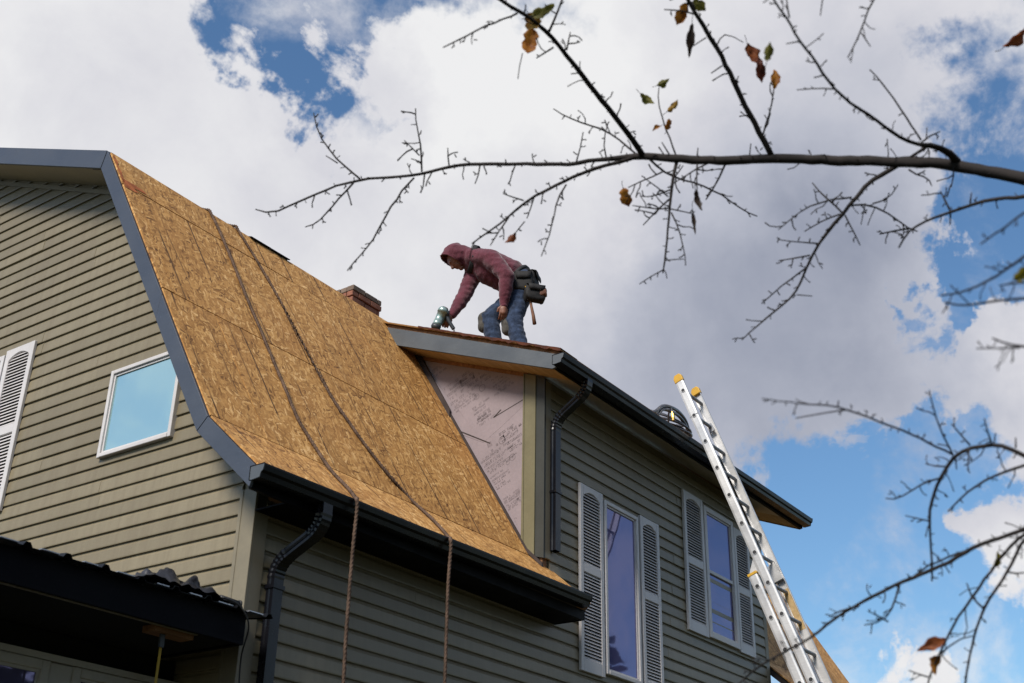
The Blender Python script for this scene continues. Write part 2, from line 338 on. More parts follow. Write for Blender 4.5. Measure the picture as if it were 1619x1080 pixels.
M['brass'] = metal_mat('brass', (0.55, 0.36, 0.10), 0.3, 0.9, 0.1)
M['rope'] = plain('weathered_rope', (0.105, 0.070, 0.052), 0.95, 0.1, var=0.3, scale=11, bump=0.5, bscale=120)
M['tarp'] = plain('black_tarp', (0.022, 0.022, 0.026), 0.38, 0.5, var=0.4, scale=7, bump=0.4, bscale=30)
M['galv'] = metal_mat('bare_metal_roofing', (0.50, 0.50, 0.52), 0.35, 0.8, 0.08)
M['bark'] = plain('apple_bark', (0.023, 0.019, 0.018), 0.85, 0.25, var=0.3, scale=16, bump=0.45, bscale=38)
M['hoodie'] = cloth_mat('maroon_fleece', (0.098, 0.024, 0.036), 0.95, 0.18)
M['denim'] = cloth_mat('blue_denim', (0.026, 0.041, 0.078), 0.9, 0.34, 0.1, 14)
M['denim_worn'] = cloth_mat('grey_knee_patch', (0.075, 0.070, 0.062), 0.95, 0.2, 0.1, 18)
M['skin'] = plain('skin', (0.20, 0.085, 0.052), 0.55, 0.4, var=0.12, scale=14)
M['hair'] = plain('dark_hair', (0.02, 0.014, 0.011), 0.7, 0.3)
M['leather'] = plain('black_leather', (0.016, 0.015, 0.015), 0.75, 0.3, var=0.35, scale=20, bump=0.5, bscale=55)
M['leather_brown'] = plain('brown_leather', (0.12, 0.05, 0.03), 0.6, 0.4, var=0.2, scale=20)
M['strap'] = plain('grey_webbing', (0.022, 0.022, 0.024), 0.8, 0.3, var=0.15, scale=30)
M['hammer_wood'] = wood_mat('hammer_handle', (0.12, 0.05, 0.03, 1), (0.20, 0.10, 0.055, 1))
M['gun'] = metal_mat('nailer_body', (0.30, 0.40, 0.37), 0.35, 0.5, 0.12)
M['gun_green'] = plain('nailer_green', (0.16, 0.32, 0.22), 0.45, 0.5)
M['gun_dark'] = plain('nailer_dark', (0.03, 0.035, 0.04), 0.5, 0.5)
M['grass'] = plain('lawn', (0.045, 0.045, 0.024), 0.95, 0.1, var=0.3, scale=1.2)
M['needle'] = plain('spruce_needles', (0.018, 0.035, 0.018), 0.8, 0.2, var=0.3)
def leaf_mat(name, c0, c1):
    t = NT(name, 0.6, 0.35); p = t.pos(); k = t.noise(p, 28, 5, 0.65); t.col(t.ramp(k, [(0.38, c0), (0.62, c1)]))
    tr = t.n('ShaderNodeBsdfTranslucent'); t.l(t.p.inputs['Base Color'].links[0].from_socket, tr.inputs['Color'])
    mxs = t.n('ShaderNodeMixShader'); mxs.inputs[0].default_value = 0.45; out = t.t.nodes['Material Output']
    t.l(t.p.outputs[0], mxs.inputs[1]); t.l(tr.outputs[0], mxs.inputs[2]); t.l(mxs.outputs[0], out.inputs[0]); return t.m
LEAFM = [leaf_mat('leaf_orange', (0.17, 0.045, 0.008), (0.42, 0.17, 0.02)), leaf_mat('leaf_amber', (0.16, 0.07, 0.012), (0.34, 0.20, 0.03)),
         leaf_mat('leaf_olive', (0.075, 0.07, 0.012), (0.19, 0.17, 0.03)), leaf_mat('leaf_russet', (0.10, 0.025, 0.012), (0.26, 0.075, 0.02)),
         leaf_mat('leaf_dark_red', (0.045, 0.014, 0.011), (0.15, 0.035, 0.015)), leaf_mat('leaf_dried', (0.018, 0.013, 0.011), (0.05, 0.033, 0.025)),
         leaf_mat('leaf_yellow_green', (0.10, 0.09, 0.012), (0.27, 0.22, 0.02))]

# ------------------------------------------------------------------ ground
GZ = -1.6
g = mesh('ground', [(-300, -300, GZ), (300, -300, GZ), (300, 300, GZ), (-300, 300, GZ)], [(0, 1, 2, 3)], M['grass']); g['kind'] = 'structure'

# ------------------------------------------------------------------ house
UG, UF, VW = 4.89, 4.54, 5.376                 # gable wall, outer face of its rake boards, eave wall
EV, EZ = 5.011, 2.497                          # lower edge of the flared eave
BV, BZ = 5.487, 2.912                          # bend between flare and steep slope
KV, KZ = 7.051, 5.442                          # gambrel knuckle
RV = 9.90; RZ = KZ + 0.4125 * (RV - KV)        # ridge
UD, UDE = 7.97, 12.16                          # dormer cheek and dormer wall end
UR, URE = 7.67, 12.66                          # dormer rake edges
UEND = 15.22                                   # far end of the main roof
S1, S2 = 1.617, 0.871
def dz(v): return 5.31 + 0.4125 * (v - 6.938)      # top of the dormer roof
def dfb(v): return 4.356 + 0.396 * (v - 5.093)     # bottom of the dormer rake board
house = thing('house', 'olive vinyl-sided gambrel house with bare sheathing on its steep roof and a shed dormer', 'house', (UG, VW, GZ))
def G(a, d, z): return (UG - d, a, z)
def E(a, d, z): return (a, VW - d, z)
def wall_box(mb, fn, a0, a1, d0, d1, z0, z1):
    mb.hexa([fn(a0, d0, z0), fn(a1, d0, z0), fn(a1, d0, z1), fn(a0, d0, z1)], [fn(a0, d1, z0), fn(a1, d1, z0), fn(a1, d1, z1), fn(a0, d1, z1)])

# --- walls
gable = MB()
gprof = [(VW + 0.01, GZ), (VW + 0.01, 2.42), (BV + 0.10, BZ - 0.14), (KV + 0.09, KZ - 0.16), (RV, RZ - 0.17), (2 * RV - KV - 0.09, KZ - 0.16), (2 * RV - VW, 2.42), (2 * RV - VW, GZ)]
gable.prism(gprof, lambda p, d: (d, p[0], p[1]), UG + 0.004, UG + 0.16)
gable = gable.build('gable_wall', M['siding'], house)
eavew = MB(); eavew.box(UG + 0.17, UDE - 0.004, VW + 0.005, VW + 0.15, GZ, 2.40); eavew.box(UD + 0.006, UDE - 0.004, VW + 0.005, VW + 0.15, 2.401, 4.46)
eavew = eavew.build('eave_wall', M['siding'], house)
endw = MB(); endw.box(UDE - 0.10, UDE - 0.003, VW + 0.16, 6.9, 2.6, 4.7); endw.build('dormer_end_wall', M['siding'], house)
SP = 0.1016
PROF = [(0.0005, -0.007), (0.0180, -0.007), (0.0192, 0.001), (0.0145, 0.068), (0.0052, 0.084), (0.0030, 0.104)]   # outward, height of one lap course
def roof_in(z):   # where the gable siding runs under the roof, per height
    if z < 2.40: return VW + 0.115
    if z < BZ - 0.10: return max(VW + 0.115, BV + 0.05 + (z - (BZ - 0.10)) / S2)
    if z < KZ - 0.10: return BV + 0.05 + (z - (BZ - 0.10)) / S1
    return KV + 0.05 + (z - (KZ - 0.12)) / 0.4125
def plank(fn, z, a0f, a1f, parent, extra=0.0):
    v = []; extra += rnd.uniform(0, 0.0016); z += rnd.uniform(-0.0009, 0.0009)
    for d, h in PROF: v.append(fn(a0f(z + h), d + extra, z + h))
    for d, h in PROF: v.append(fn(a1f(z + h), d + extra, z + h))
    n = len(PROF)
    f = [(i, i + 1, n + i + 1, n + i) for i in range(n - 1)] + [tuple(range(n - 1, -1, -1)), tuple(range(n, 2 * n))]
    return mesh('siding_plank', v, f, M['siding'], parent)
Z0 = 3.0959 - 46 * SP + 0.002
for i in range(0, 80):
    z = Z0 + i * SP
    if z > RZ - 0.30: break
    zz = z + 0.05
    lo = roof_in; far = 13.6 if z < 4.2 else 2 * RV - roof_in(z)
    if far <= lo(zz) + 0.05: break
    cuts = []
    if z > 1.0:
        c = 6.3 + ((i * 0.618) % 1.0) * 3.0 if i % 2 == 0 else None
        cc = 6.3 + (((i // 2) * 0.618 + 0.21) % 1.0) * 3.2
        if lo(zz) + 0.4 < cc < far - 0.4: cuts = [cc + (0.02 if i % 2 else 0)]
    a = lo
    for c in cuts:
        plank(G, z, a, (lambda h, c=c: c), gable); a = (lambda h, c=c: c - 0.012)
        plank(G, z, a, (lambda h, f=far: f), gable, 0.0016)
    if not cuts: plank(G, z, a, (lambda h, f=far: f), gable)
for i in range(0, 66):
    z = Z0 - 0.012 + i * SP
    if z > 4.40: break
    a0 = UG + 0.085 if z < 2.46 else UD + 0.078
    a1 = UDE - 0.055
    if z > 1.0 and i % 3 == 1:
        c = 6.2 + ((i * 0.381) % 1) * 2.2 if z < 2.4 else 9.9 + ((i * 0.381) % 1) * 0.4
        plank(E, z, (lambda h, a=a0: a), (lambda h, c=c: c), eavew); plank(E, z, (lambda h, c=c: c - 0.012), (lambda h, a=a1: a), eavew, 0.0016)
    else: plank(E, z, (lambda h, a=a0: a), (lambda h, a=a1: a), eavew)
# corner posts
m = MB(); wall_box(m, G, VW - 0.022, VW + 0.118, 0.0005, 0.022, GZ, 2.53); wall_box(m, E, UG - 0.0215, UG + 0.095, 0.0005, 0.0215, GZ, 2.38)
wall_box(m, G, VW + 0.090, VW + 0.118, 0.022, 0.027, GZ, 2.53); bevel(m.build('corner_post', M['trim'], house), 0.004)
m = MB(); wall_box(m, E, UD + 0.0005, UD + 0.085, 0.0005, 0.0215, 2.88, 4.44); bevel(m.build('corner_post', M['trim'], house), 0.004)
m = MB(); wall_box(m, E, UDE - 0.06, UDE + 0.02, 0.0005, 0.0215, 1.0, 4.42); bevel(m.build('corner_post', M['trim'], house), 0.004)
# frieze channel under the upper rake soffit
m = MB(); poly = [(KV + 0.10, KZ - 0.155), (RV, RZ - 0.165), (RV, RZ - 0.205), (KV + 0.10, KZ - 0.195)]
m.prism(poly, lambda p, d: (UG - d, p[0], p[1]), 0.001, 0.028); m.build('frieze_channel', M['trim'], house)

# --- main roof: core deck, sheathing panels, rake boards, soffits
def slab(mb, u0, u1, a, b, t):   # slab below the line a-b in (V, Z), thickness t
    (v0, z0), (v1, z1) = a, b; L = math.hypot(v1 - v0, z1 - z0); n = ((z1 - z0) / L, -(v1 - v0) / L)
    q = [(v0, z0), (v1, z1), (v1 + n[0] * t, z1 + n[1] * t), (v0 + n[0] * t, z0 + n[1] * t)]
    mb.hexa([(u0, *p) for p in q], [(u1, *p) for p in q])
def offs(p, a, b, t):
    (v0, z0), (v1, z1) = a, b; L = math.hypot(v1 - v0, z1 - z0); return (p[0] + (z1 - z0) / L * t, p[1] - (v1 - v0) / L * t)
def line_at(p, d, s): return (p[0] + d[0] * s, p[1] + d[1] * s)
def unit(a, b): L = math.hypot(b[0] - a[0], b[1] - a[1]); return ((b[0] - a[0]) / L, (b[1] - a[1]) / L)
def isect(p, d, q, e):
    det = d[0] * (-e[1]) + e[0] * d[1]; r = (q[0] - p[0], q[1] - p[1]); t_ = (r[0] * (-e[1]) + e[0] * r[1]) / det; return (p[0] + d[0] * t_, p[1] + d[1] * t_)
PE, PB, PK, PR = (EV, EZ), (BV, BZ), (KV, KZ), (RV, RZ)
def deck(u0, u1, u2):
    mb = MB(); pl = [offs(PE, PE, PB, 0.0135), isect(offs(PE, PE, PB, 0.0135), unit(PE, PB), offs(PB, PB, PK, 0.0135), unit(PB, PK)), line_at(offs(PK, PB, PK, 0.0135), unit(PB, PK), -0.11), line_at(offs(PK, PB, PK, 0.09), unit(PB, PK), -0.11), isect(offs(PE, PE, PB, 0.075), unit(PE, PB), offs(PB, PB, PK, 0.09), unit(PB, PK)), offs(PE, PE, PB, 0.075)]
    mb.prism(pl, lambda p, d: (d, p[0], p[1]), u0, u1); return mb.build('steep_roof', M['dark_flash'], house)
steep = deck(UF + 0.025, UD - 0.004, 8.10); deck(UDE + 0.05, UEND - 0.02, UEND)
mb = MB(); slab(mb, UD - 0.003, 8.10, offs(PE, PE, PB, 0.0135), offs((VW, BZ + S2 * (VW - BV)), PE, PB, 0.0135), 0.06); mb.build('eave_stub', M['raw_wood'], house)
def panel(u0, u1, a, b, s0, s1, mat, lift=0.0, sag=0.0):
    (v0, z0), (v1, z1) = a, b; L = math.hypot(v1 - v0, z1 - z0); dv, dz_ = (v1 - v0) / L, (z1 - z0) / L; nv, nz = -dz_, dv
    mb = MB(); up = lift; dn = -0.012
    q = lambda u, s, h: (u, v0 + dv * s + nv * h, z0 + dz_ * s + nz * h)
    g0, g1 = s1 - sag * (u0 - UF), s1 - sag * (u1 - UF)
    mb.hexa([q(u0, s0, dn), q(u1, s0, dn), q(u1, g1, dn), q(u0, g0, dn)], [q(u0, s0, up), q(u1, s0, up), q(u1, g1, up), q(u0, g0, up)])
    o = mb.build('sheathing_panel', mat, steep); return o
LS = math.hypot(KV - BV, KZ - BZ); LF = math.hypot(BV - EV, BZ - EZ)
rows = [(0.008, 1.272, [UF + 0.012, 5.03, UD - 0.01]), (1.282, 2.541, [UF + 0.012, 4.665, 7.10, UD - 0.01]), (2.552, LS - 0.002, [UF + 0.012, 6.30, UD - 0.01])]
for s0, s1, us in rows:
    for a, b in zip(us, us[1:]): panel(a + 0.004, b - 0.004, PB, PK, s0, s1, M['osb_steep'], rnd.uniform(-0.003, 0.003), 0.025 if s0 > 2.5 else 0.0)
for a, b in ((UF + 0.012, 6.45), (6.45, 8.11)): panel(a + 0.0022, b - 0.0022, PE, PB, 0.0, LF - 0.004, M['osb_flare'], rnd.uniform(-0.002, 0.001))
for s0, s1, us in ((0.006, 1.274, [UDE + 0.03, 13.9, UEND]), (1.280, 2.545, [UDE + 0.03, 13.1, UEND]), (2.551, LS, [UDE + 0.03, UEND])):
    for a, b in zip(us, us[1:]): panel(a + 0.003, b - 0.003, PB, PK, s0, s1, M['osb_steep'], rnd.uniform(-0.002, 0.002))
panel(UDE + 0.03, UEND, PE, PB, 0.0, LF - 0.004, M['osb_flare'])
# scraps of orange underlayment still stapled along the rake edge
def scrap(u0, u1, s0, s1, seedv, mat=None, nm='underlayment_scrap'):
    r2 = random.Random(seedv); L = LS; dv, dz_ = (KV - BV) / L, (KZ - BZ) / L; nv, nz = -dz_, dv; n = 9
    q = lambda u, s: (u, BV + dv * s + nv * 0.0045, BZ + dz_ * s + nz * 0.0045)
    v = []
    for i in range(n + 1):
        s = s0 + (s1 - s0) * i / n; v += [q(u0, s), q(u0 + (u1 - u0) * (0.35 + 0.65 * r2.random()), s)]
    return mesh(nm, v, [(2 * i, 2 * i + 1, 2 * i + 3, 2 * i + 2) for i in range(n)], mat or M['orange_felt'], steep)
scrap(UF + 0.016, UF + 0.055, 2.56, 2.93, 3); scrap(UF + 0.02, UF + 0.26, 2.50, 2.62, 4)
# upper roof with shingles
upper = MB(); slab(upper, UF + 0.03, UEND, offs(line_at(PK, unit(PK, PR), 0.2), PK, PR, 0.004), offs(PR, PK, PR, 0.004), 0.07)
PB2 = (2 * RV - KV, KZ); PW2 = (2 * RV - EV, EZ); slab(upper, UF + 0.03, UEND, PR, PB2, 0.07); slab(upper, UF + 0.03, UEND, PB2, PW2, 0.07)
upper = upper.build('upper_roof', M['raw_wood'], house)
for k in range(46):
    u0 = UF + 0.03 + k * 0.235; w = 0.228
    if u0 + w > UEND: break
    for row in (range(2) if 5.84 < u0 < 6.42 else ()):
        s0 = -0.028 + 0.14 * row + rnd.uniform(-0.012, 0.008); L = math.hypot(RV - KV, RZ - KZ); dv, dz_ = (RV - KV) / L, (RZ - KZ) / L
        q = lambda u, s, h: (u, KV - 0.012 + dv * s - dz_ * h, KZ - 0.040 + dz_ * s + dv * h)
        h0 = 0.006 + 0.004 * (1 - row); uu = u0 + 0.1 * row
        mb = MB(); mb.hexa([q(uu, s0, h0), q(uu + w, s0, h0), q(uu + w, s0 + 0.3, 0.001 + 0.004 * row), q(uu, s0 + 0.3, 0.001 + 0.004 * row)],
                           [q(uu, s0, h0 + 0.008), q(uu + w, s0, h0 + 0.008), q(uu + w, s0 + 0.3, 0.007 + 0.004 * row), q(uu, s0 + 0.3, 0.007 + 0.004 * row)])
        mb.build('shingle', M['shingle'], upper)
# rake boards of the gable, with mitred joints
dF, dS, dU = unit(PE, PB), unit(PB, PK), unit(PK, PR)
top = [offs(PE, PE, PB, 0.016), isect(offs(PE, PE, PB, 0.016), dF, offs(PB, PB, PK, 0.016), dS), isect(offs(PB, PB, PK, 0.016), dS, offs(PK, PK, PR, -0.006), dU), offs(PR, PK, PR, -0.006)]
WF, WS, WU = 0.130, 0.128, 0.145
bot = [(EV + 0.052, EZ - 0.127), isect(offs(PE, PE, PB, WF), dF, offs(PB, PB, PK, WS), dS), isect(offs(PB, PB, PK, WS), dS, offs(PK, PK, PR, WU), dU), offs(PR, PK, PR, WU)]
def lerp2(a, b, t_): return (a[0] + (b[0] - a[0]) * t_, a[1] + (b[1] - a[1]) * t_)
def rake_board(poly, nm='rake_board', u0=UF, u1=UF + 0.022, mat=None):
    mb = MB(); mb.prism(poly, lambda p, d: (d, p[0], p[1]), u0, u1); return bevel(mb.build(nm, mat or M['slate'], house), 0.002)
g_ = 0.0025
rake_board([top[0], lerp2(top[0], top[1], 1 - g_ / 0.6), lerp2(bot[0], bot[1], 1 - g_ / 0.6), bot[0]])
j0, j1 = 0.372, 0.402
rake_board([lerp2(top[1], top[2], 0.0008), lerp2(top[1], top[2], j1), lerp2(bot[1], bot[2], j0), lerp2(bot[1], bot[2], 0.0008)], u1=UF + 0.022)
rake_board([lerp2(top[1], top[2], j1 + 0.0024), lerp2(top[1], top[2], 0.9985), lerp2(bot[1], bot[2], 0.9985), lerp2(bot[1], bot[2], j0 + 0.0024)], u0=UF + 0.002, u1=UF + 0.022)
rake_board([lerp2(top[2], top[3], 0.0015), top[3], bot[3], lerp2(bot[2], bot[3], 0.0015)])
bk = lambda p: (2 * RV - p[0], p[1])
rake_board([bk(top[3]), bk(top[2]), bk(bot[2]), bk(bot[3])], u0=UF + 0.001); rake_board([bk(top[2]), bk(top[1]), bk(bot[1]), bk(bot[2])])
# backing behind the joints, drip edge and rake soffits
def backing(poly): mb = MB(); mb.prism(poly, lambda p, d: (d, p[0], p[1]), UF + 0.0225, UF + 0.034); mb.build('rake_backing', M['black_plastic'], house)
backing([lerp2(top[1], top[2], 0.25), lerp2(top[1], top[2], 0.55), lerp2(bot[1], bot[2], 0.55), lerp2(bot[1], bot[2], 0.25)])
for i in (1, 2): backing([lerp2(top[i], top[i - 1], 0.1), top[i], lerp2(top[i], top[i + 1], 0.05), lerp2(bot[i], bot[i + 1], 0.05), bot[i], lerp2(bot[i], bot[i - 1], 0.1)])
for a, b, w in ((PE, PB, WF), (PB, PK, WS), (PK, PR, WU)):
    mb = MB(); slab(mb, UF + 0.023, UG - 0.001, offs(a, a, b, w - 0.012), offs(b, a, b, w - 0.012), 0.008)
    mb.build('rake_soffit', M['soffit'] if a is not PE else M['black_matte'], house)  # flare soffit black: shade under the rake corner put into its colour
# eave box: fascia, soffit, gutter
def eave_box(u0, u1, e_v, top_z, bot_z, soff):
    mb = MB(); mb.box(u0, u1, e_v, e_v + 0.02, bot_z, top_z); mb.build('eave_fascia', M['black_matte'], house)
eave_box(UF + 0.024, 8.10, EV + 0.062, EZ - 0.020, EZ - 0.127, True)
box('eave_soffit', M['black_matte'], house, UG - 0.02, 8.095, EV + 0.083, VW - 0.001, EZ - 0.122, EZ - 0.112)
box('eave_end_board', M['black_matte'], house, 8.101, 8.112, EV + 0.063, VW - 0.023, EZ - 0.125, EZ + 0.02)
box('eave_fascia', M['black_matte'], house, UDE + 0.05, UEND, EV + 0.062, EV + 0.082, EZ - 0.13, EZ - 0.02)
box('eave_soffit', M['black_matte'], house, UDE + 0.05, UEND, EV + 0.083, VW + 0.2, EZ - 0.122, EZ - 0.112)
GP = [(0.0, 0.0), (0.0, -0.083), (-0.022, -0.086), (-0.085, -0.080), (-0.092, -0.052), (-0.108, -0.040), (-0.114, -0.012), (-0.114, 0.0), (-0.104, 0.0), (-0.104, -0.006)]
def gutter(name, u0, u1, v, z, z_end):
    root = MB(); n = len(GP); inner = [(p[0] * 0.94 - 0.003, p[1] * 0.94 - 0.001) for p in GP]
    N = 10
    for prof in (GP, inner):
        base = len(root.v)
        for k in range(N + 1):
            t_ = k / N
            for p in prof: root.v.append((u0 + (u1 - u0) * t_, v + p[0] + 0.0015 * math.sin(7 * t_), z + (z_end - z) * t_ + p[1] + 0.002 * math.sin(11 * t_)))
        for k in range(N):
            for i in range(n - 1): a = base + k * n + i; root.f.append((a, a + 1, a + n + 1, a + n))
    o = root.build(name, M['black_metal'], house)
    for u in (u0, u1):
        zz = z if u == u0 else z_end; s = -1 if u == u0 else 1
        mb = MB(); mb.prism([(v + p[0], zz + p[1]) for p in GP[:8]], lambda p, d: (d, p[0], p[1]), u, u + s * 0.003); mb.build('end_cap', M['slate_grey'], o)
        mb = MB()
        for a, b in zip(GP[:8], GP[1:8] + GP[:1]): mb.tube([(u + s * 0.003, v + a[0], zz + a[1]), (u + s * 0.003, v + b[0], zz + b[1])], 0.0032, 5)
        mb.build('end_cap_rim', M['black_metal'], o)
    return o
gut1 = gutter('gutter', UF + 0.002, 8.03, 5.068, 2.492, 2.535)
# pale metal drip edge along the flare
mb = MB(); mb.box(UF + 0.03, 8.08, EV - 0.004, EV - 0.001, EZ - 0.030, EZ - 0.012); mb.box(UF + 0.03, 8.08, EV - 0.012, EV - 0.004, EZ - 0.033, EZ - 0.030)
mb.build('drip_edge', M['galv'], house)

# --- dormer
dorm = MB()
q = [(5.03, dz(5.03) - 0.016), (7.02, dz(7.02) - 0.016), (7.02, dz(7.02) - 0.09), (5.07, dz(5.07) - 0.09)]
dorm.prism(q, lambda p, d: (d, *p), UR + 0.024, URE - 0.024); dorm = dorm.build('dormer_roof', M['raw_wood'], house)
for s0, s1, us in ((5.005, 6.10, [UR - 0.012, 9.2, 11.6, URE + 0.012]), (6.103, 7.0, [UR - 0.012, 8.4, 10.8, URE + 0.012])):
    for a, b in zip(us, us[1:]):
        mb = MB(); mb.prism([(s0, dz(s0)), (s1, dz(s1)), (s1, dz(s1) - 0.014), (s0, dz(s0) - 0.014)], lambda p, d: (d, *p), a + 0.002, b - 0.002); mb.build('sheathing_panel', M['osb_edge'], dorm)
# ragged red felt that shows at the dormer edge
rr = random.Random(5); n = 44; v = []; 
for i in range(n + 1):
    V_ = 5.0 + 1.55 * i / n; dro = 0.006 + 0.022 * rr.random() * (0.4 + 0.6 * (i < 30)); up_ = 0.004 + 0.004 * rr.random()
    v += [(UR + 0.25, V_, dz(V_) + 0.003), (UR - 0.0135, V_, dz(V_) + up_), (UR - 0.0145, V_, dz(V_) - dro)]
mesh('underlayment_scrap', v, [(3 * i + k, 3 * i + k + 1, 3 * i + k + 4, 3 * i + k + 3) for i in range(n) for k in (0, 1)], M['felt'], dorm)
fb = [(5.052, 4.480), (6.93, 5.255), (6.93, dfb(6.93)), (5.093, dfb(5.093)), (5.058, dfb(5.093) + 0.006)]
rake_board(fb, u0=UR, u1=UR + 0.022, mat=M['slate_grey'])
rake_board(fb, u0=URE - 0.022, u1=URE, mat=M['black_metal'])
mb = MB(); mb.prism([(5.10, dfb(5.10) + 0.016), (6.85, dfb(6.85) + 0.016), (6.85, dfb(6.85) + 0.008), (5.10, dfb(5.10) + 0.008)], lambda p, d: (d, *p), UR + 0.023, UD - 0.001); mb.build('rake_soffit', M['ply'], house)
mb = MB(); mb.prism([(5.10, dfb(5.10) + 0.017), (VW, dfb(VW) + 0.017), (VW, dfb(VW) + 0.009), (5.10, dfb(5.10) + 0.009)], lambda p, d: (d, *p), UD + 0.001, UDE); mb.build('eave_soffit', M['soffit'], house)
mb = MB(); mb.prism([(5.10, dfb(5.10) + 0.016), (6.85, dfb(6.85) + 0.016), (6.85, dfb(6.85) + 0.008), (5.10, dfb(5.10) + 0.008)], lambda p, d: (d, *p), UDE + 0.001, URE - 0.023); mb.build('rake_soffit', M['ply'], house)
box('eave_fascia', M['black_matte'], house, UR + 0.023, URE - 0.023, 5.066, 5.086, 4.362, 4.49)
mb = MB(); mb.prism([(5.53, dfb(5.53) + 0.006), (6.75, dfb(6.75) + 0.006), (6.75, dfb(6.75) - 0.028), (5.53, dfb(5.53) - 0.028)], lambda p, d: (d, *p), UD - 0.026, UD - 0.001); mb.build('frieze_board', M['raw_wood'], house)
gut2 = gutter('gutter', UR - 0.045, URE + 0.03, 5.060, 4.450, 4.470)
# cheek wall: foam board, corner board, flashing
cheek = MB()
def rz(v): return (BZ + S1 * (v - BV)) if v > BV else BZ + S2 * (v - BV)
cheek.prism([(VW + 0.003, rz(VW) - 0.05), (6.80, rz(6.80) - 0.08), (6.82, dfb(6.82) + 0.004), (VW + 0.003, dfb(VW) + 0.004)], lambda p, d: (d, *p), UD + 0.001, UD + 0.06)
cheek = cheek.build('cheek_wall', M['raw_wood'], house)
TOPC = lambda v: dfb(v) - 0.004
def foam(poly): mb = MB(); mb.prism(poly, lambda p, d: (d, *p), UD - 0.016, UD); return mb.build('foam_board', M['foam'], cheek)
foam([(5.566, rz(5.566) + 0.015), (6.22, rz(6.22) + 0.02), (6.20, 4.105), (5.99, 3.995), (5.80, 4.10), (5.566, 4.25)])
foam([(5.566, 4.252), (5.80, 4.102), (5.99, 3.997), (6.202, 4.108), (6.235, rz(6.235) + 0.02), (6.79, rz(6.79) + 0.01), (6.79, TOPC(6.79)), (5.566, TOPC(5.566))])
mb = MB(); mb.prism([(VW - 0.0225, 2.875), (5.438, rz(5.438) + 0.03), (5.438, TOPC(5.438)), (VW - 0.0225, TOPC(VW - 0.02) - 0.01)], lambda p, d: (d, *p), UD - 0.020, UD + 0.0002); mb.build('corner_channel', M['dark_trim'], cheek)
mb = MB(); mb.prism([(5.440, rz(5.440) + 0.03), (BV, rz(BV) + 0.015), (5.563, rz(5.563) + 0.012), (5.563, TOPC(5.563)), (5.440, TOPC(5.440))], lambda p, d: (d, *p), UD - 0.030, UD + 0.0002)
bevel(mb.build('corner_board', M['trim_olive'], cheek), 0.003)
mb = MB(); mb.prism([(5.545, 3.04), (5.566, 3.07), (5.566, TOPC(5.566)), (5.556, TOPC(5.556))], lambda p, d: (d, *p), UD - 0.036, UD - 0.0305); mb.build('trim_channel', M['trim_olive'], cheek)
mb = MB()
for a, b in ((5.36, 5.50), (5.50, 5.95), (5.95, 6.40), (6.40, 6.80)):
    mb.prism([(a, rz(a) - 0.002), (b, rz(b) - 0.002), (b, rz(b) + 0.036), (a, rz(a) + 0.032)], lambda p, d: (d, *p), UD - 0.034, UD - 0.0165)
mb.build('step_flashing', M['dark_flash'], cheek)
mb = MB(); mb.prism([(6.35, rz(6.35)), (6.80, rz(6.80)), (6.80, rz(6.80) + 0.10), (6.35, rz(6.35) + 0.075)], lambda p, d: (d, *p), UD - 0.05, UD - 0.035); mb.build('step_flashing', M['dark_flash'], cheek)
# knife cuts in the foam
def strip(a, b, w, d=0.0172, nm='seam', mat=None, par=cheek):
    (v0, z0), (v1, z1) = a, b; L = math.hypot(v1 - v0, z1 - z0); n = (-(z1 - z0) / L * w / 2, (v1 - v0) / L * w / 2)
    return mesh(nm, [(UD - d, v0 + n[0], z0 + n[1]), (UD - d, v1 + n[0], z1 + n[1]), (UD - d, v1 - n[0], z1 - n[1]), (UD - d, v0 - n[0], z0 - n[1])], [(0, 1, 2, 3)], mat or M['dark_flash'], par)
strip((6.37, 4.225), (5.915, 3.972), 0.011); strip((5.568, 4.303), (5.89, 4.205), 0.008); strip((5.88, 4.208), (5.81, 4.262), 0.012)
# print on the foam: slanting lines of text, code squares, warning rings
pr = MB(); rp = random.Random(21)
EX = (-0.929, 0.370); EY = (0.370, 0.929)       # reading direction on the cheek in (V, Z)
def inside(v, z): return 5.575 < v and rz(v) + 0.06 < z < TOPC(v) - 0.05
def pq(v, z, l, h):
    c = [(v, z), (v + EX[0] * l, z + EX[1] * l), (v + EX[0] * l + EY[0] * h, z + EX[1] * l + EY[1] * h), (v + EY[0] * h, z + EY[1] * h)]
    if all(inside(*p) for p in c): pr.add([(UD - 0.0168, *p) for p in c], [(0, 1, 2, 3)])
def text_line(v, z, L, h, dens=0.8):
    t_ = 0
    while t_ < L:
        w = h * rp.uniform(0.35, 0.75)
        if rp.random() < dens:
            a, b = v + EX[0] * t_, z + EX[1] * t_; k = rp.random(); sw = h * 0.2
            pq(a, b, sw, h)                                         # stem
            if k < 0.7: pq(a + EY[0] * h * 0.8, b + EY[1] * h * 0.8, w, sw)
            if k > 0.3: pq(a, b, w, sw)
            if k > 0.55: pq(a + EX[0] * (w - sw), b + EX[1] * (w - sw), sw, h * 0.9)
        t_ += w + h * 0.22
def ring(v, z, r, slash=True):
    n = 20; c = [(math.cos(i * 2 * math.pi / n), math.sin(i * 2 * math.pi / n)) for i in range(n)]
    if not all(inside(v + a * r, z + b * r) for a, b in c): return
    pr.add([(UD - 0.0168, v + a * r, z + b * r) for a, b in c] + [(UD - 0.0168, v + a * r * 0.82, z + b * r * 0.82) for a, b in c], [(i, (i + 1) % n, n + (i + 1) % n, n + i) for i in range(n)])
    if slash: pq(v - EX[0] * r * 0.6, z - EX[1] * r * 0.6, r * 1.2, r * 0.2); pq(v - EX[0] * r * 0.5 + EY[0] * r * 0.35, z - EX[1] * r * 0.5 + EY[1] * r * 0.35, r * 0.8, r * 0.12)
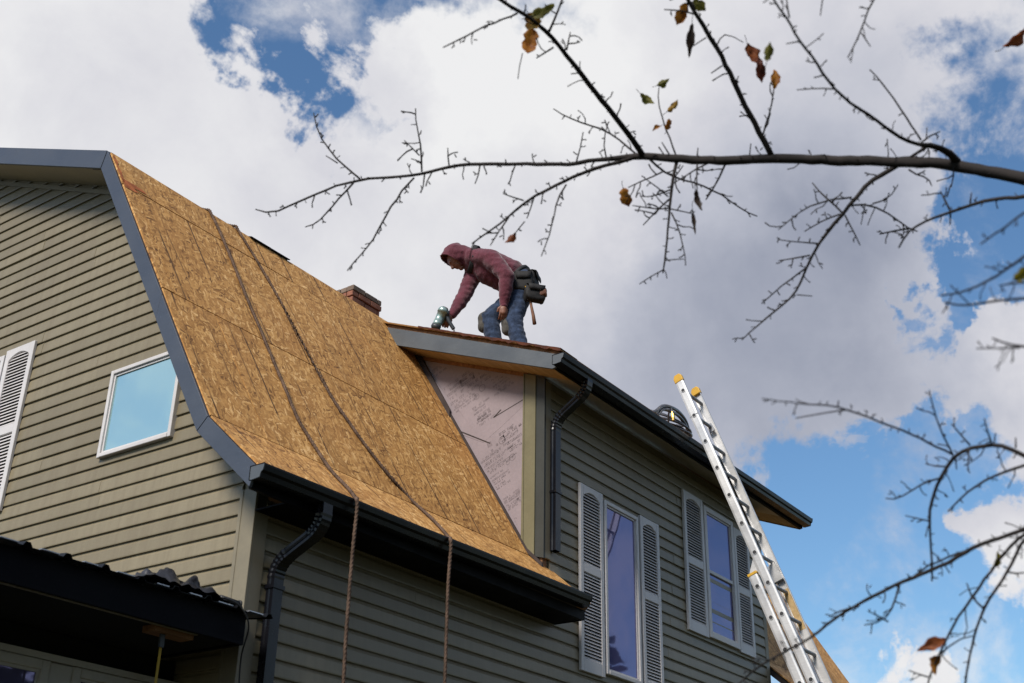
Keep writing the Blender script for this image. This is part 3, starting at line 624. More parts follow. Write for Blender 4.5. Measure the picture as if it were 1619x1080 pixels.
for v0_, z0_, n_, h_, L_ in ((5.98, 3.83, 7, 0.016, 0.34), (5.93, 3.62, 6, 0.014, 0.26), (6.10, 4.33, 6, 0.018, 0.22), (6.42, 4.60, 5, 0.026, 0.62), (6.30, 4.42, 4, 0.015, 0.25),
                             (5.90, 4.55, 6, 0.018, 0.34), (5.75, 3.43, 6, 0.014, 0.2), (5.78, 4.02, 6, 0.022, 0.24), (6.60, 4.82, 3, 0.02, 0.3), (5.72, 3.20, 4, 0.014, 0.16), (6.05, 4.22, 3, 0.02, 0.2)):
    for k in range(n_): text_line(v0_ - EY[0] * k * h_ * 1.75 + rp.uniform(0, 0.04), z0_ - EY[1] * k * h_ * 1.75, L_ * rp.uniform(0.55, 1), h_)
ring(5.617, 4.10, 0.042); ring(5.79, 3.975, 0.036, False); ring(5.79, 3.975, 0.016, False); ring(5.679, 3.797, 0.032); ring(5.726, 3.756, 0.018, False); ring(5.60, 3.83, 0.026); ring(6.02, 4.52, 0.035, False); ring(6.08, 4.45, 0.03)
for v_, z_, s_ in ((5.935, 3.935, 0.045), (5.63, 3.455, 0.042), (6.56, 4.70, 0.115), (5.62, 3.40, 0.022), (5.85, 3.93, 0.022), (5.90, 3.885, 0.024)): pq(v_, z_, s_, s_)
for k in range(5): pq(6.62 + k * 0.0, 4.70 - k * 0.028, 0.17, 0.010)
big_ = [(0.0, 0.0, 0.018, 0.09), (0.02, 0.035, 0.05, 0.014), (0.09, 0.0, 0.012, 0.05), (0.10, 0.07, 0.04, 0.014), (0.16, 0.01, 0.012, 0.08), (0.19, 0.045, 0.05, 0.012)]
for a, b, l, h in big_: pq(5.76 + EX[0] * a * 0.9 + EY[0] * b, 3.955 + EX[1] * a * 0.9 + EY[1] * b, l * 0.7, h * 0.8)
for a, b, l, h in big_: pq(6.25 + EX[0] * a * 1.6 + EY[0] * b * 1.3, 4.58 + EX[1] * a * 1.6 + EY[1] * b * 1.3, l * 1.1, h * 0.9)
pr.build('print', M['ink'], cheek)

# --- windows and shutters
def window(fn, a0, a1, z0, z1, glass, rails=(), fw=0.042, depth=0.05, wall=None):
    w = MB(); wall_box(w, fn, a0, a0 + fw, 0.002, depth, z0, z1); wall_box(w, fn, a1 - fw, a1, 0.002, depth, z0, z1)
    wall_box(w, fn, a0 + fw + 0.0003, a1 - fw - 0.0003, 0.002, depth, z1 - fw, z1); wall_box(w, fn, a0 + fw + 0.0003, a1 - fw - 0.0003, 0.002, depth + 0.004, z0, z0 + fw)
    o = w.build('window', M['white'], house); bevel(o, 0.005, 2)
    s = MB(); f2 = fw + 0.016
    for x0, x1, y0, y1 in ((a0 + fw + 0.001, a0 + f2, z0 + fw + 0.001, z1 - fw - 0.001), (a1 - f2, a1 - fw - 0.001, z0 + fw + 0.001, z1 - fw - 0.001), (a0 + f2, a1 - f2, z1 - f2, z1 - fw - 0.001), (a0 + f2, a1 - f2, z0 + fw + 0.001, z0 + f2)):
        wall_box(s, fn, x0, x1, 0.024, 0.036, y0, y1)
    s.build('sash', M['white'], o)
    zs = [z0 + f2] + [r for r in rails] + [z1 - f2]
    for i, (a, b) in enumerate(zip(zs, zs[1:])):
        d = 0.0265 if (i == len(zs) - 2) else 0.020
        mb = MB(); lo_ = a + (0.018 if i else 0); hi_ = b - (0.018 if i < len(zs) - 2 else 0)
        wall_box(mb, fn, a0 + f2 + 0.0003, a1 - f2 - 0.0003, d - 0.004, d, lo_, hi_); mb.build('pane', glass, o)
    for r in rails:
        mb = MB(); wall_box(mb, fn, a0 + fw + 0.001, a1 - fw - 0.001, 0.015, 0.040, r - 0.018, r + 0.018); bevel(mb.build('meeting_rail', M['white'], o), 0.004)
    return o
def shutter(fn, a0, a1, z0, z1, mid=0.47):
    st = 0.048; zm = z1 - (z1 - z0) * mid; D0, D1 = 0.018, 0.046
    w = MB(); wall_box(w, fn, a0, a0 + st, D0, D1, z0, z1); wall_box(w, fn, a1 - st, a1, D0, D1, z0, z1)
    i0, i1 = a0 + st + 0.0003, a1 - st - 0.0003
    n = 10; arch = [(i0 + (i1 - i0) * k / n, z1 - 0.105 + 0.05 * math.sin(math.pi * k / n) ** 0.8) for k in range(n + 1)]
    w.prism([(i0, z1 - 0.0002), *arch, (i1, z1 - 0.0002)], lambda p, d: fn(p[0], d, p[1]), D0, D1 - 0.001)
    wall_box(w, fn, i0, i1, D0, D1 - 0.001, z0, z0 + 0.105); wall_box(w, fn, i0, i1, D0, D1 - 0.001, zm - 0.038, zm + 0.038)
    o = w.build('shutter', M['white'], house); bevel(o, 0.004)
    lv = MB()
    for lo_, hi_ in ((z0 + 0.105, zm - 0.038), (zm + 0.038, z1 - 0.055)):
        nl = int((hi_ - lo_) / 0.0265)
        for k in range(nl):
            z = lo_ + (hi_ - lo_) * (k + 0.05) / nl; hh = 0.0235
            lv.hexa([fn(i0, D1 - 0.004, z), fn(i1, D1 - 0.004, z), fn(i1, D1 - 0.007, z), fn(i0, D1 - 0.007, z)],
                    [fn(i0, D0 + 0.008, z + hh), fn(i1, D0 + 0.008, z + hh), fn(i1, D0 + 0.005, z + hh), fn(i0, D0 + 0.005, z + hh)])
    l_ = lv.build('louvers', M['white'], o); l_['kind'] = 'stuff'
    mb = MB(); wall_box(mb, fn, i0, i1, 0.0175, 0.0195, z0 + 0.05, z1 - 0.05); mb.build('backing', M['interior'], o)  # near-black sheet: shade between the louvers put into its colour
    return o
window(G, 6.215, 6.965, 3.035, 3.695, M['glass_gable'], fw=0.030)
shutter(G, 8.012, 8.372, 2.852, 4.232, 0.52)
window(G, 8.385, 9.30, 2.86, 4.20, M['glass'], rails=(3.55,))
shutter(G, 9.315, 9.675, 2.852, 4.232, 0.52)
window(E, 8.862, 9.445, 2.125, 3.628, M['glass'], fw=0.035)
shutter(E, 8.470, 8.838, 2.086, 3.668, 0.46)
shutter(E, 9.488, 9.835, 2.086, 3.668, 0.46)
window(E, 10.785, 11.440, 2.815, 4.145, M['glass'], rails=(3.48,), fw=0.055)
shutter(E, 10.362, 10.768, 2.800, 4.182, 0.5)
shutter(E, 11.456, 11.805, 2.800, 4.10, 0.5)

# --- downspouts: ribbed rectangular pipe with elbows
def downspout(path, w, d):
    mb = MB(); pts = [Vector(p) for p in path]
    # dense polyline with rounded elbows
    fine_ = []
    for i in range(len(pts)):
        if 0 < i < len(pts) - 1:
            a = pts[i] + (pts[i - 1] - pts[i]).normalized() * 0.098; b = pts[i] + (pts[i + 1] - pts[i]).normalized() * 0.098
            for k in range(13): t_ = k / 12; fine_.append(((a * (1 - t_) + pts[i] * t_) * (1 - t_) + (pts[i] * (1 - t_) + b * t_) * t_, True, k))
        else: fine_.append((pts[i], False, 0))
    n = len(fine_); ring_ = []
    prof = [(-1, -1), (-0.5, -1), (-0.42, -0.86), (-0.1, -0.86), (0, -1), (0.1, -1), (0.2, -0.86), (0.42, -0.86), (0.5, -1), (1, -1), (1, -0.4), (0.9, 0), (1, 0.4), (1, 1), (-1, 1), (-1, 0.4), (-0.9, 0), (-1, -0.4)]
    m_ = len(prof)
    for i, (p, elb, k) in enumerate(fine_):
        t_ = (fine_[min(i + 1, n - 1)][0] - fine_[max(i - 1, 0)][0]).normalized(); x = Vector((1, 0, 0)); y = t_.cross(x).normalized()
        s = 1.0 + (0.07 if elb and k % 2 else 0.0)
        for a, b in prof: mb.v.append(tuple(p + x * (a * w / 2 * s) + y * (b * d / 2 * s)))
    for i in range(n - 1):
        for k in range(m_): a = i * m_ + k; b = i * m_ + (k + 1) % m_; mb.f.append((a, b, b + m_, a + m_))
    o = mb.build('downspout', M['black_gloss'], house); return o
d1 = downspout([(5.105, 5.012, 2.42), (5.105, 5.012, 2.275), (5.065, 5.322, 2.095), (5.065, 5.322, GZ + 0.1)], 0.078, 0.058)
for z in (1.95, 0.3):
    box('strap', M['black_gloss'], d1, 5.018, 5.112, 5.284, 5.360, z - 0.012, z + 0.012)
d2 = downspout([(8.065, 5.000, 4.40), (8.065, 5.000, 4.28), (8.075, 5.325, 4.085), (8.075, 5.325, 2.955)], 0.074, 0.056)
box('strap', M['black_gloss'], d2, 8.03, 8.12, 5.288, 5.354, 3.44, 3.46)

# --- chimney: every brick by itself over a recessed mortar core, corbelled head
ch = MB(); CU0, CU1, CV0, CV1, CTOP = 8.29, 8.755, 8.01, 8.50, 6.335
ch.box(CU0 + 0.03, CU1 - 0.03, CV0 + 0.03, CV1 - 0.03, 5.80, CTOP - 0.004); ch = ch.build('chimney', M['mortar'], house)
rb = random.Random(9)
for c in range(8):
    z1_ = CTOP - c * 0.066; z0_ = z1_ - 0.056; ins = (0.0, 0.0, 0.012, 0.0, 0.018, 0.028, 0.03, 0.03)[c]
    def brick(x0, x1, y0, y1):
        j = lambda: rb.uniform(-0.004, 0.004)
        o = box('brick', M['brick_dark'] if (c == 0 or rb.random() < 0.22) else M['brick'], ch, x0 + j(), x1 + j(), y0 + j(), y1 + j(), z0_ + j() * 0.5, z1_ + j() * 0.5); bevel(o, 0.006, 2)
    x = CU0 + ins; first = 0.095 if c % 2 else 0.20
    while x < CU1 - ins - 0.03:
        L = min(first, CU1 - ins - x); brick(x, x + L - 0.010, CV0 + ins, CV0 + ins + 0.09); brick(x, x + L - 0.010, CV1 - ins - 0.09, CV1 - ins); x += L; first = 0.20
    y = CV0 + ins + 0.10; first = 0.20 if c % 2 else 0.095
    while y < CV1 - ins - 0.11:
        L = min(first, CV1 - ins - 0.10 - y); brick(CU0 + ins, CU0 + ins + 0.09, y, y + L - 0.010); brick(CU1 - ins - 0.09, CU1 - ins, y, y + L - 0.010); y += L; first = 0.20

# --- sunroom at the gable side: ribbed metal roof, deep fascia, soffit, white windows
PV, PU = 5.16, 4.72
sun_f = box('sunroom_fascia', M['black_matte'], house, 0.6, PU, PV, PV + 0.025, 1.525, 1.690)
box('sunroom_end_board', M['black_matte'], house, PU - 0.025, PU - 0.001, PV + 0.026, 8.0, 1.525, 1.70)
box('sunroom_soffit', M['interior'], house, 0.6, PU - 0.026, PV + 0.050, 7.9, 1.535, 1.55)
box('soffit_trim', M['trim'], house, 0.6, PU - 0.3, PV + 0.026, PV + 0.048, 1.522, 1.545)
mr = MB(); uu = 0.62; edge = []
while uu < PU + 0.06:
    for du, h in ((0, 0), (0.15, 0), (0.165, 0.022), (0.19, 0.022), (0.205, 0)): edge.append((uu + du, h))
    uu += 0.225
vv = []
for V_, z_ in ((PV - 0.05, 1.698), (PV + 0.6, 1.768), (8.2, 2.05)):
    vv += [(u, V_, z_ + h + 0.002 * math.sin(u * 9)) for u, h in edge]
n = len(edge); mr.add(vv, [(r * n + i, r * n + i + 1, (r + 1) * n + i + 1, (r + 1) * n + i) for r in (0, 1) for i in range(n - 1)])
mr = mr.build('sunroom_roof', M['black_metal'], house); sol = mr.modifiers.new('thick', 'SOLIDIFY'); sol.thickness = 0.004
uu = 0.62
while uu < PU:
    box('edge_strip', M['galv'], mr, uu + 0.02 + 0.03 * rnd.random(), uu + 0.13, PV - 0.049, PV - 0.02, 1.7025, 1.7075); uu += 0.225  # added pale strips stand in for sky light on the roof pans
box('lookout_block', M['raw_wood'], house, 4.16, 4.42, PV + 0.06, PV + 0.16, 1.500, 1.534)
SV = 5.85
sw = MB(); sw.box(0.6, UG - 0.03, SV + 0.02, SV + 0.15, GZ, 1.534); sw = sw.build('sunroom_wall', M['interior'], house)
def SW(a, d, z): return (a, SV - d, z)
for a0, a1 in ((2.75, 3.41), (3.43, 3.985), (4.13, 4.74)):
    window(SW, a0, a1, 0.2, 1.370, M['glass'], fw=0.05)
box('mullion', M['white'], house, 3.988, 4.127, SV - 0.04, SV + 0.018, 0.2, 1.366)
box('head_trim', M['white'], house, 2.6, 4.86, SV - 0.055, SV + 0.018, 1.373, 1.406)
BRANCHES=[
([(3.398,0.095,1.325,.0353),(3.392,0.150,1.463,.0332),(3.389,0.197,1.587,.0311),(3.386,0.240,1.699,.0290),(3.383,0.283,1.798,.0268),(3.379,0.332,1.886,.0247),(3.371,0.391,1.963,.0226),(3.359,0.464,2.030,.0205),(3.340,0.555,2.087,.0184),(3.335,0.579,2.099,.0182),(3.330,0.602,2.112,.0180),(3.324,0.626,2.125,.0177),(3.319,0.649,2.136,.0175),(3.313,0.673,2.149,.0174),(3.307,0.698,2.162,.0174),(3.301,0.724,2.175,.0173),(3.296,0.747,2.186,.0172),(3.290,0.774,2.198,.0170),(3.285,0.798,2.206,.0168),(3.281,0.823,2.213,.0166),(3.276,0.848,2.222,.0164),(3.272,0.874,2.230,.0162),(3.267,0.901,2.237,.0160),(3.262,0.925,2.245,.0158),(3.256,0.952,2.255,.0158),(3.251,0.978,2.263,.0158),(3.246,1.004,2.270,.0158),(3.240,1.031,2.279,.0158),(3.236,1.059,2.285,.0158),(3.230,1.086,2.294,.0158),(3.223,1.112,2.304,.0158),(3.218,1.142,2.310,.0158),(3.210,1.173,2.321,.0157),(3.204,1.201,2.330,.0157),(3.197,1.231,2.338,.0156),(3.190,1.263,2.346,.0156),(3.185,1.290,2.352,.0154),(3.179,1.319,2.358,.0153),(3.173,1.349,2.365,.0151),(3.167,1.378,2.370,.0150),(3.160,1.408,2.377,.0148),(3.154,1.438,2.384,.0146),(3.146,1.464,2.393,.0144),(3.139,1.495,2.400,.0142),(3.133,1.521,2.407,.0140),(3.123,1.554,2.420,.0137),(3.115,1.583,2.428,.0133),(3.106,1.616,2.437,.0128),(3.097,1.646,2.448,.0124),(3.088,1.679,2.457,.0119),(3.081,1.709,2.463,.0109),(3.073,1.742,2.469,.0098),(3.066,1.777,2.474,.0087),(3.059,1.807,2.478,.0076),(3.051,1.843,2.484,.0075),(3.044,1.874,2.488,.0073),(3.038,1.910,2.489,.0071),(3.030,1.947,2.493,.0069),(3.020,1.982,2.502,.0068),(3.009,2.020,2.510,.0067),(2.999,2.058,2.518,.0066),(2.987,2.096,2.529,.0065),(2.978,2.130,2.535,.0064),(2.968,2.167,2.542,.0064),(2.958,2.199,2.550,.0063),(2.947,2.237,2.558,.0063),(2.938,2.271,2.565,.0062),(2.928,2.306,2.572,.0062),(2.918,2.343,2.577,.0060),(2.909,2.383,2.579,.0058),(2.902,2.417,2.579,.0056),(2.895,2.454,2.579,.0055),(2.886,2.495,2.579,.0054),(2.875,2.540,2.582,.0052),(2.863,2.585,2.587,.0050),(2.852,2.626,2.592,.0049),(2.842,2.662,2.598,.0048),(2.830,2.703,2.604,.0047),(2.820,2.745,2.605,.0046),(2.809,2.792,2.605,.0043),(2.799,2.838,2.605,.0041),(2.791,2.890,2.597,.0041),(2.784,2.935,2.591,.0041),(2.776,2.988,2.582,.0041),(2.767,3.043,2.573,.0037),(2.759,3.097,2.563,.0035),(2.744,3.149,2.567,.0032),(2.726,3.190,2.585,.0022)],[[(3.330,0.602,2.112,.0017),(3.334,0.605,2.113,.0017),(3.319,0.605,2.101,.0014),(3.355,0.614,2.122,.0018)],[(3.316,0.636,2.127,.0024),(3.309,0.638,2.121,.0024),(3.308,0.642,2.119,.0019),(3.323,0.649,2.130,.0025)],[(3.298,0.709,2.164,.0017),(3.301,0.714,2.166,.0017),(3.293,0.717,2.161,.0013),(3.307,0.724,2.170,.0018)],[(3.293,0.750,2.186,.0017),(3.290,0.751,2.198,.0017),(3.285,0.750,2.208,.0013),(3.299,0.754,2.232,.0018)],[(3.294,0.768,2.197,.0023),(3.290,0.771,2.190,.0023),(3.287,0.772,2.181,.0018),(3.284,0.774,2.174,.0024)],[(3.296,0.774,2.187,.0018),(3.290,0.784,2.185,.0018)],[(3.283,0.802,2.206,.0021),(3.279,0.800,2.219,.0021),(3.262,0.791,2.221,.0016),(3.274,0.794,2.245,.0022)],[(3.271,0.798,2.228,.0018),(3.272,0.791,2.237,.0018)],[(3.281,0.823,2.213,.0017),(3.278,0.827,2.205,.0017),(3.283,0.835,2.205,.0013),(3.268,0.837,2.189,.0018)],[(3.264,0.885,2.229,.0020),(3.256,0.889,2.245,.0020),(3.233,0.889,2.249,.0016),(3.213,0.892,2.253,.0021)],[(3.264,0.923,2.245,.0020),(3.264,0.914,2.270,.0020),(3.246,0.908,2.286,.0016),(3.230,0.902,2.303,.0021)],[(3.244,0.915,2.287,.0019),(3.242,0.909,2.297,.0019)],[(3.254,0.955,2.255,.0025),(3.248,0.957,2.250,.0025),(3.236,0.958,2.243,.0019),(3.269,0.972,2.266,.0026)],[(3.251,0.998,2.270,.0021),(3.253,1.001,2.276,.0021),(3.258,1.007,2.283,.0017),(3.217,0.999,2.258,.0022)],[(3.245,1.004,2.272,.0019),(3.245,1.012,2.263,.0019)],[(3.236,1.038,2.279,.0022),(3.241,1.040,2.287,.0022),(3.225,1.033,2.280,.0017),(3.253,1.041,2.305,.0023)],[(3.232,1.063,2.285,.0018),(3.239,1.070,2.287,.0018),(3.222,1.069,2.272,.0014),(3.237,1.079,2.280,.0018)],[(3.222,1.096,2.295,.0024),(3.217,1.095,2.299,.0024),(3.200,1.091,2.295,.0019),(3.190,1.092,2.295,.0025)],[(3.214,1.098,2.305,.0019),(3.206,1.106,2.308,.0019)],[(3.221,1.137,2.310,.0020),(3.210,1.140,2.317,.0020),(3.201,1.139,2.325,.0015),(3.217,1.152,2.351,.0021)],[(3.205,1.144,2.327,.0019),(3.200,1.142,2.338,.0019)],[(3.213,1.169,2.321,.0019),(3.207,1.183,2.305,.0019),(3.193,1.196,2.286,.0015),(3.213,1.225,2.303,.0020)],[(3.198,1.209,2.330,.0023),(3.200,1.210,2.336,.0023),(3.192,1.207,2.336,.0018),(3.193,1.206,2.342,.0024)],[(3.188,1.244,2.337,.0023),(3.182,1.243,2.327,.0023),(3.188,1.244,2.326,.0018),(3.212,1.250,2.337,.0024)],[(3.188,1.286,2.352,.0025),(3.180,1.295,2.366,.0025),(3.174,1.305,2.380,.0020),(3.142,1.298,2.378,.0026)],[(3.167,1.294,2.377,.0020),(3.168,1.285,2.385,.0020)],[(3.180,1.317,2.358,.0018),(3.181,1.321,2.364,.0018),(3.176,1.322,2.366,.0014),(3.149,1.317,2.350,.0019)],[(3.168,1.357,2.364,.0024),(3.162,1.356,2.365,.0024),(3.162,1.359,2.369,.0019),(3.140,1.353,2.356,.0025)],[(3.160,1.409,2.377,.0020),(3.161,1.412,2.377,.0020),(3.147,1.408,2.365,.0016),(3.158,1.416,2.371,.0021)],[(3.159,1.414,2.374,.0020),(3.161,1.420,2.363,.0020)],[(3.149,1.443,2.385,.0019),(3.144,1.443,2.386,.0019),(3.157,1.451,2.402,.0015),(3.119,1.437,2.377,.0020)],[(3.144,1.446,2.391,.0020),(3.136,1.456,2.391,.0020)],[(3.139,1.495,2.400,.0021),(3.139,1.496,2.407,.0021),(3.148,1.503,2.421,.0016),(3.121,1.493,2.407,.0021)],[(3.121,1.574,2.428,.0022),(3.118,1.574,2.423,.0022),(3.135,1.583,2.433,.0017),(3.123,1.576,2.419,.0023)],[(3.123,1.575,2.423,.0020),(3.124,1.583,2.413,.0020)],[(3.116,1.603,2.437,.0025),(3.102,1.610,2.444,.0025),(3.092,1.614,2.456,.0020),(3.073,1.614,2.461,.0026)],[(3.097,1.628,2.439,.0025),(3.094,1.630,2.442,.0025),(3.085,1.630,2.441,.0019),(3.077,1.631,2.438,.0026)],[(3.090,1.633,2.444,.0020),(3.083,1.644,2.444,.0020)],[(3.088,1.680,2.457,.0026),(3.078,1.679,2.453,.0026),(3.093,1.692,2.470,.0020),(3.082,1.690,2.466,.0027)],[(3.082,1.686,2.460,.0020),(3.075,1.686,2.471,.0020)],[(3.081,1.709,2.463,.0020),(3.085,1.715,2.465,.0020),(3.066,1.708,2.451,.0015),(3.055,1.706,2.443,.0020)],[(3.079,1.734,2.470,.0022),(3.072,1.735,2.471,.0022),(3.063,1.731,2.471,.0018),(3.082,1.744,2.492,.0024)],[(3.060,1.786,2.473,.0023),(3.063,1.791,2.482,.0023),(3.048,1.784,2.477,.0018),(3.050,1.790,2.484,.0024)],[(3.053,1.816,2.477,.0022),(3.051,1.822,2.488,.0023),(3.041,1.821,2.493,.0018),(3.054,1.836,2.516,.0024)],[(3.048,1.847,2.483,.0024),(3.053,1.865,2.473,.0024),(3.056,1.872,2.451,.0019),(3.033,1.873,2.418,.0025)],[(3.039,1.883,2.485,.0022),(3.036,1.882,2.477,.0022),(3.047,1.888,2.480,.0017),(3.043,1.885,2.472,.0023)],[(3.035,1.938,2.495,.0023),(3.034,1.943,2.503,.0023),(3.033,1.949,2.510,.0018),(3.033,1.956,2.518,.0024)],[(3.029,1.968,2.502,.0019),(3.030,1.972,2.508,.0019),(3.011,1.963,2.497,.0015),(3.038,1.986,2.523,.0020)],[(3.011,2.018,2.510,.0020),(3.014,2.023,2.518,.0020),(3.011,2.025,2.521,.0015),(3.015,2.031,2.530,.0021)],[(3.005,2.020,2.516,.0021),(2.996,2.027,2.523,.0021)],[(2.995,2.064,2.519,.0024),(2.991,2.069,2.532,.0024),(2.989,2.072,2.547,.0019),(2.979,2.066,2.555,.0025)],[(2.982,2.063,2.541,.0021),(2.985,2.052,2.548,.0021)],[(2.981,2.105,2.528,.0025),(2.976,2.105,2.522,.0025),(2.970,2.103,2.514,.0020),(2.986,2.116,2.524,.0026)],[(2.969,2.166,2.542,.0028),(2.970,2.170,2.548,.0028),(2.972,2.173,2.554,.0022),(2.953,2.163,2.542,.0029)],[(2.964,2.168,2.547,.0021),(2.958,2.168,2.559,.0021)],[(2.960,2.197,2.550,.0021),(2.956,2.197,2.544,.0021),(2.963,2.206,2.547,.0017),(2.959,2.203,2.539,.0022)],[(2.961,2.201,2.544,.0021),(2.970,2.191,2.541,.0021)],[(2.939,2.249,2.558,.0027),(2.945,2.251,2.546,.0027),(2.955,2.251,2.538,.0021),(2.965,2.255,2.530,.0028)],[(2.931,2.301,2.572,.0022),(2.919,2.302,2.576,.0022),(2.911,2.309,2.579,.0017),(2.896,2.309,2.578,.0023)],[(2.916,2.314,2.582,.0022),(2.909,2.312,2.594,.0022)],[(2.926,2.330,2.579,.0026),(2.939,2.340,2.568,.0026),(2.934,2.341,2.545,.0020),(2.955,2.352,2.539,.0027)],[(2.914,2.350,2.576,.0028),(2.906,2.348,2.574,.0028),(2.910,2.358,2.580,.0022),(2.916,2.368,2.588,.0030)],[(2.908,2.357,2.576,.0022),(2.912,2.362,2.564,.0022)],[(2.906,2.411,2.581,.0021),(2.904,2.409,2.571,.0021),(2.910,2.409,2.566,.0017),(2.928,2.421,2.572,.0023)],[(2.912,2.412,2.568,.0022),(2.922,2.404,2.563,.0022)],[(2.896,2.452,2.580,.0026),(2.902,2.467,2.567,.0026),(2.901,2.478,2.550,.0021),(2.902,2.484,2.529,.0027)],[(2.901,2.473,2.546,.0022),(2.910,2.470,2.536,.0022)],[(2.892,2.484,2.582,.0028),(2.897,2.491,2.558,.0028),(2.906,2.500,2.537,.0022),(2.921,2.524,2.526,.0029)],[(2.901,2.507,2.540,.0022),(2.909,2.506,2.528,.0022)],[(2.880,2.532,2.584,.0024),(2.874,2.540,2.599,.0024),(2.870,2.543,2.615,.0019),(2.837,2.523,2.606,.0025)],[(2.862,2.536,2.608,.0022),(2.860,2.529,2.620,.0022)],[(2.866,2.581,2.588,.0027),(2.868,2.581,2.585,.0027),(2.880,2.592,2.592,.0022),(2.885,2.593,2.591,.0029)],[(2.848,2.633,2.592,.0028),(2.848,2.641,2.591,.0028),(2.853,2.651,2.591,.0022),(2.835,2.641,2.571,.0029)],[(2.835,2.696,2.605,.0022),(2.829,2.696,2.605,.0022),(2.820,2.695,2.601,.0017),(2.841,2.722,2.622,.0023)],[(2.829,2.730,2.609,.0024),(2.826,2.734,2.612,.0024),(2.812,2.725,2.606,.0019),(2.824,2.738,2.624,.0025)],[(2.813,2.758,2.602,.0025),(2.804,2.753,2.601,.0025),(2.802,2.752,2.604,.0019),(2.823,2.774,2.631,.0026)],[(2.806,2.797,2.604,.0026),(2.802,2.793,2.595,.0026),(2.812,2.802,2.599,.0021),(2.796,2.783,2.578,.0027)],[(2.810,2.798,2.597,.0023),(2.810,2.808,2.586,.0023)],[(2.798,2.840,2.604,.0025),(2.793,2.838,2.604,.0025),(2.783,2.833,2.600,.0020),(2.804,2.857,2.624,.0026)],[(2.796,2.879,2.602,.0026),(2.796,2.884,2.597,.0026),(2.787,2.880,2.584,.0021),(2.782,2.875,2.571,.0027)],[(2.798,2.885,2.591,.0023),(2.808,2.877,2.585,.0023)],[(2.785,2.933,2.592,.0026),(2.787,2.940,2.576,.0026),(2.791,2.950,2.562,.0020),(2.802,2.958,2.551,.0027)],[(2.779,2.979,2.586,.0022),(2.787,2.986,2.587,.0022),(2.788,2.984,2.580,.0017),(2.801,2.993,2.586,.0023)],[(2.767,3.008,2.573,.0028),(2.770,3.011,2.570,.0028),(2.762,3.006,2.558,.0022),(2.750,2.999,2.545,.0030)],[(2.767,3.015,2.565,.0023),(2.775,3.013,2.554,.0023)],[(2.759,3.063,2.564,.0025),(2.761,3.071,2.572,.0025),(2.753,3.067,2.571,.0019),(2.750,3.068,2.575,.0026)],[(2.752,3.066,2.570,.0023),(2.747,3.078,2.564,.0023)],[(2.755,3.104,2.562,.0023),(2.758,3.108,2.558,.0023),(2.770,3.119,2.561,.0018),(2.745,3.090,2.531,.0023)],[(2.751,3.138,2.569,.0025),(2.756,3.145,2.570,.0025),(2.761,3.151,2.571,.0019),(2.767,3.161,2.574,.0026)],[(2.752,3.142,2.563,.0023),(2.761,3.139,2.551,.0023)]]),
([(2.820,2.740,2.611,.0040),(2.808,2.769,2.642,.0039),(2.795,2.798,2.675,.0037),(2.780,2.830,2.712,.0036),(2.764,2.861,2.761,.0031),(2.749,2.890,2.810,.0029),(2.736,2.911,2.867,.0027),(2.726,2.926,2.933,.0022)],[[(2.807,2.769,2.642,.0030),(2.806,2.774,2.643,.0030),(2.801,2.775,2.637,.0023),(2.812,2.791,2.646,.0031)],[(2.796,2.797,2.674,.0023),(2.791,2.800,2.669,.0023),(2.779,2.798,2.660,.0018),(2.773,2.800,2.655,.0024)],[(2.778,2.831,2.714,.0022),(2.777,2.824,2.714,.0022),(2.791,2.833,2.730,.0017),(2.782,2.818,2.723,.0023)],[(2.779,2.854,2.745,.0029),(2.773,2.845,2.743,.0029),(2.772,2.843,2.748,.0023),(2.778,2.845,2.757,.0031)],[(2.762,2.862,2.763,.0027),(2.761,2.860,2.769,.0027),(2.759,2.855,2.772,.0021),(2.754,2.846,2.771,.0028)],[(2.760,2.885,2.797,.0023),(2.759,2.892,2.800,.0023),(2.745,2.885,2.791,.0018),(2.741,2.888,2.790,.0024)],[(2.745,2.891,2.815,.0031),(2.743,2.883,2.814,.0031),(2.739,2.875,2.812,.0024),(2.740,2.874,2.816,.0032)],[(2.745,2.885,2.821,.0023),(2.736,2.888,2.832,.0023)],[(2.735,2.911,2.869,.0028),(2.734,2.907,2.872,.0028),(2.736,2.908,2.880,.0022),(2.740,2.913,2.890,.0029)],[(2.734,2.926,2.918,.0030),(2.733,2.918,2.918,.0030),(2.728,2.907,2.916,.0023),(2.729,2.903,2.921,.0031)]]),
([(2.788,2.831,2.698,.0027),(2.747,2.857,2.719,.0020)],[]),
([(2.812,2.763,2.598,.0040),(2.815,2.800,2.576,.0038),(2.816,2.836,2.557,.0036),(2.820,2.867,2.537,.0033),(2.822,2.900,2.518,.0031),(2.824,2.932,2.500,.0029),(2.821,2.964,2.488,.0026),(2.813,2.996,2.484,.0022)],[[(2.816,2.796,2.579,.0029),(2.827,2.797,2.563,.0029),(2.842,2.801,2.550,.0023),(2.852,2.802,2.533,.0031)],[(2.818,2.826,2.566,.0028),(2.812,2.828,2.567,.0028),(2.805,2.829,2.563,.0022),(2.789,2.822,2.552,.0029)],[(2.821,2.860,2.544,.0024),(2.824,2.868,2.552,.0024),(2.815,2.862,2.548,.0019),(2.829,2.880,2.565,.0026)],[(2.818,2.878,2.528,.0029),(2.827,2.883,2.530,.0029),(2.826,2.880,2.525,.0022),(2.823,2.877,2.517,.0030)],[(2.822,2.879,2.521,.0023),(2.815,2.891,2.518,.0023)],[(2.825,2.925,2.507,.0024),(2.829,2.924,2.501,.0024),(2.823,2.914,2.487,.0019),(2.822,2.914,2.478,.0025)],[(2.831,2.926,2.495,.0023),(2.841,2.917,2.491,.0023)],[(2.820,2.967,2.487,.0027),(2.820,2.964,2.481,.0027),(2.826,2.970,2.480,.0021),(2.814,2.958,2.465,.0028)]]),
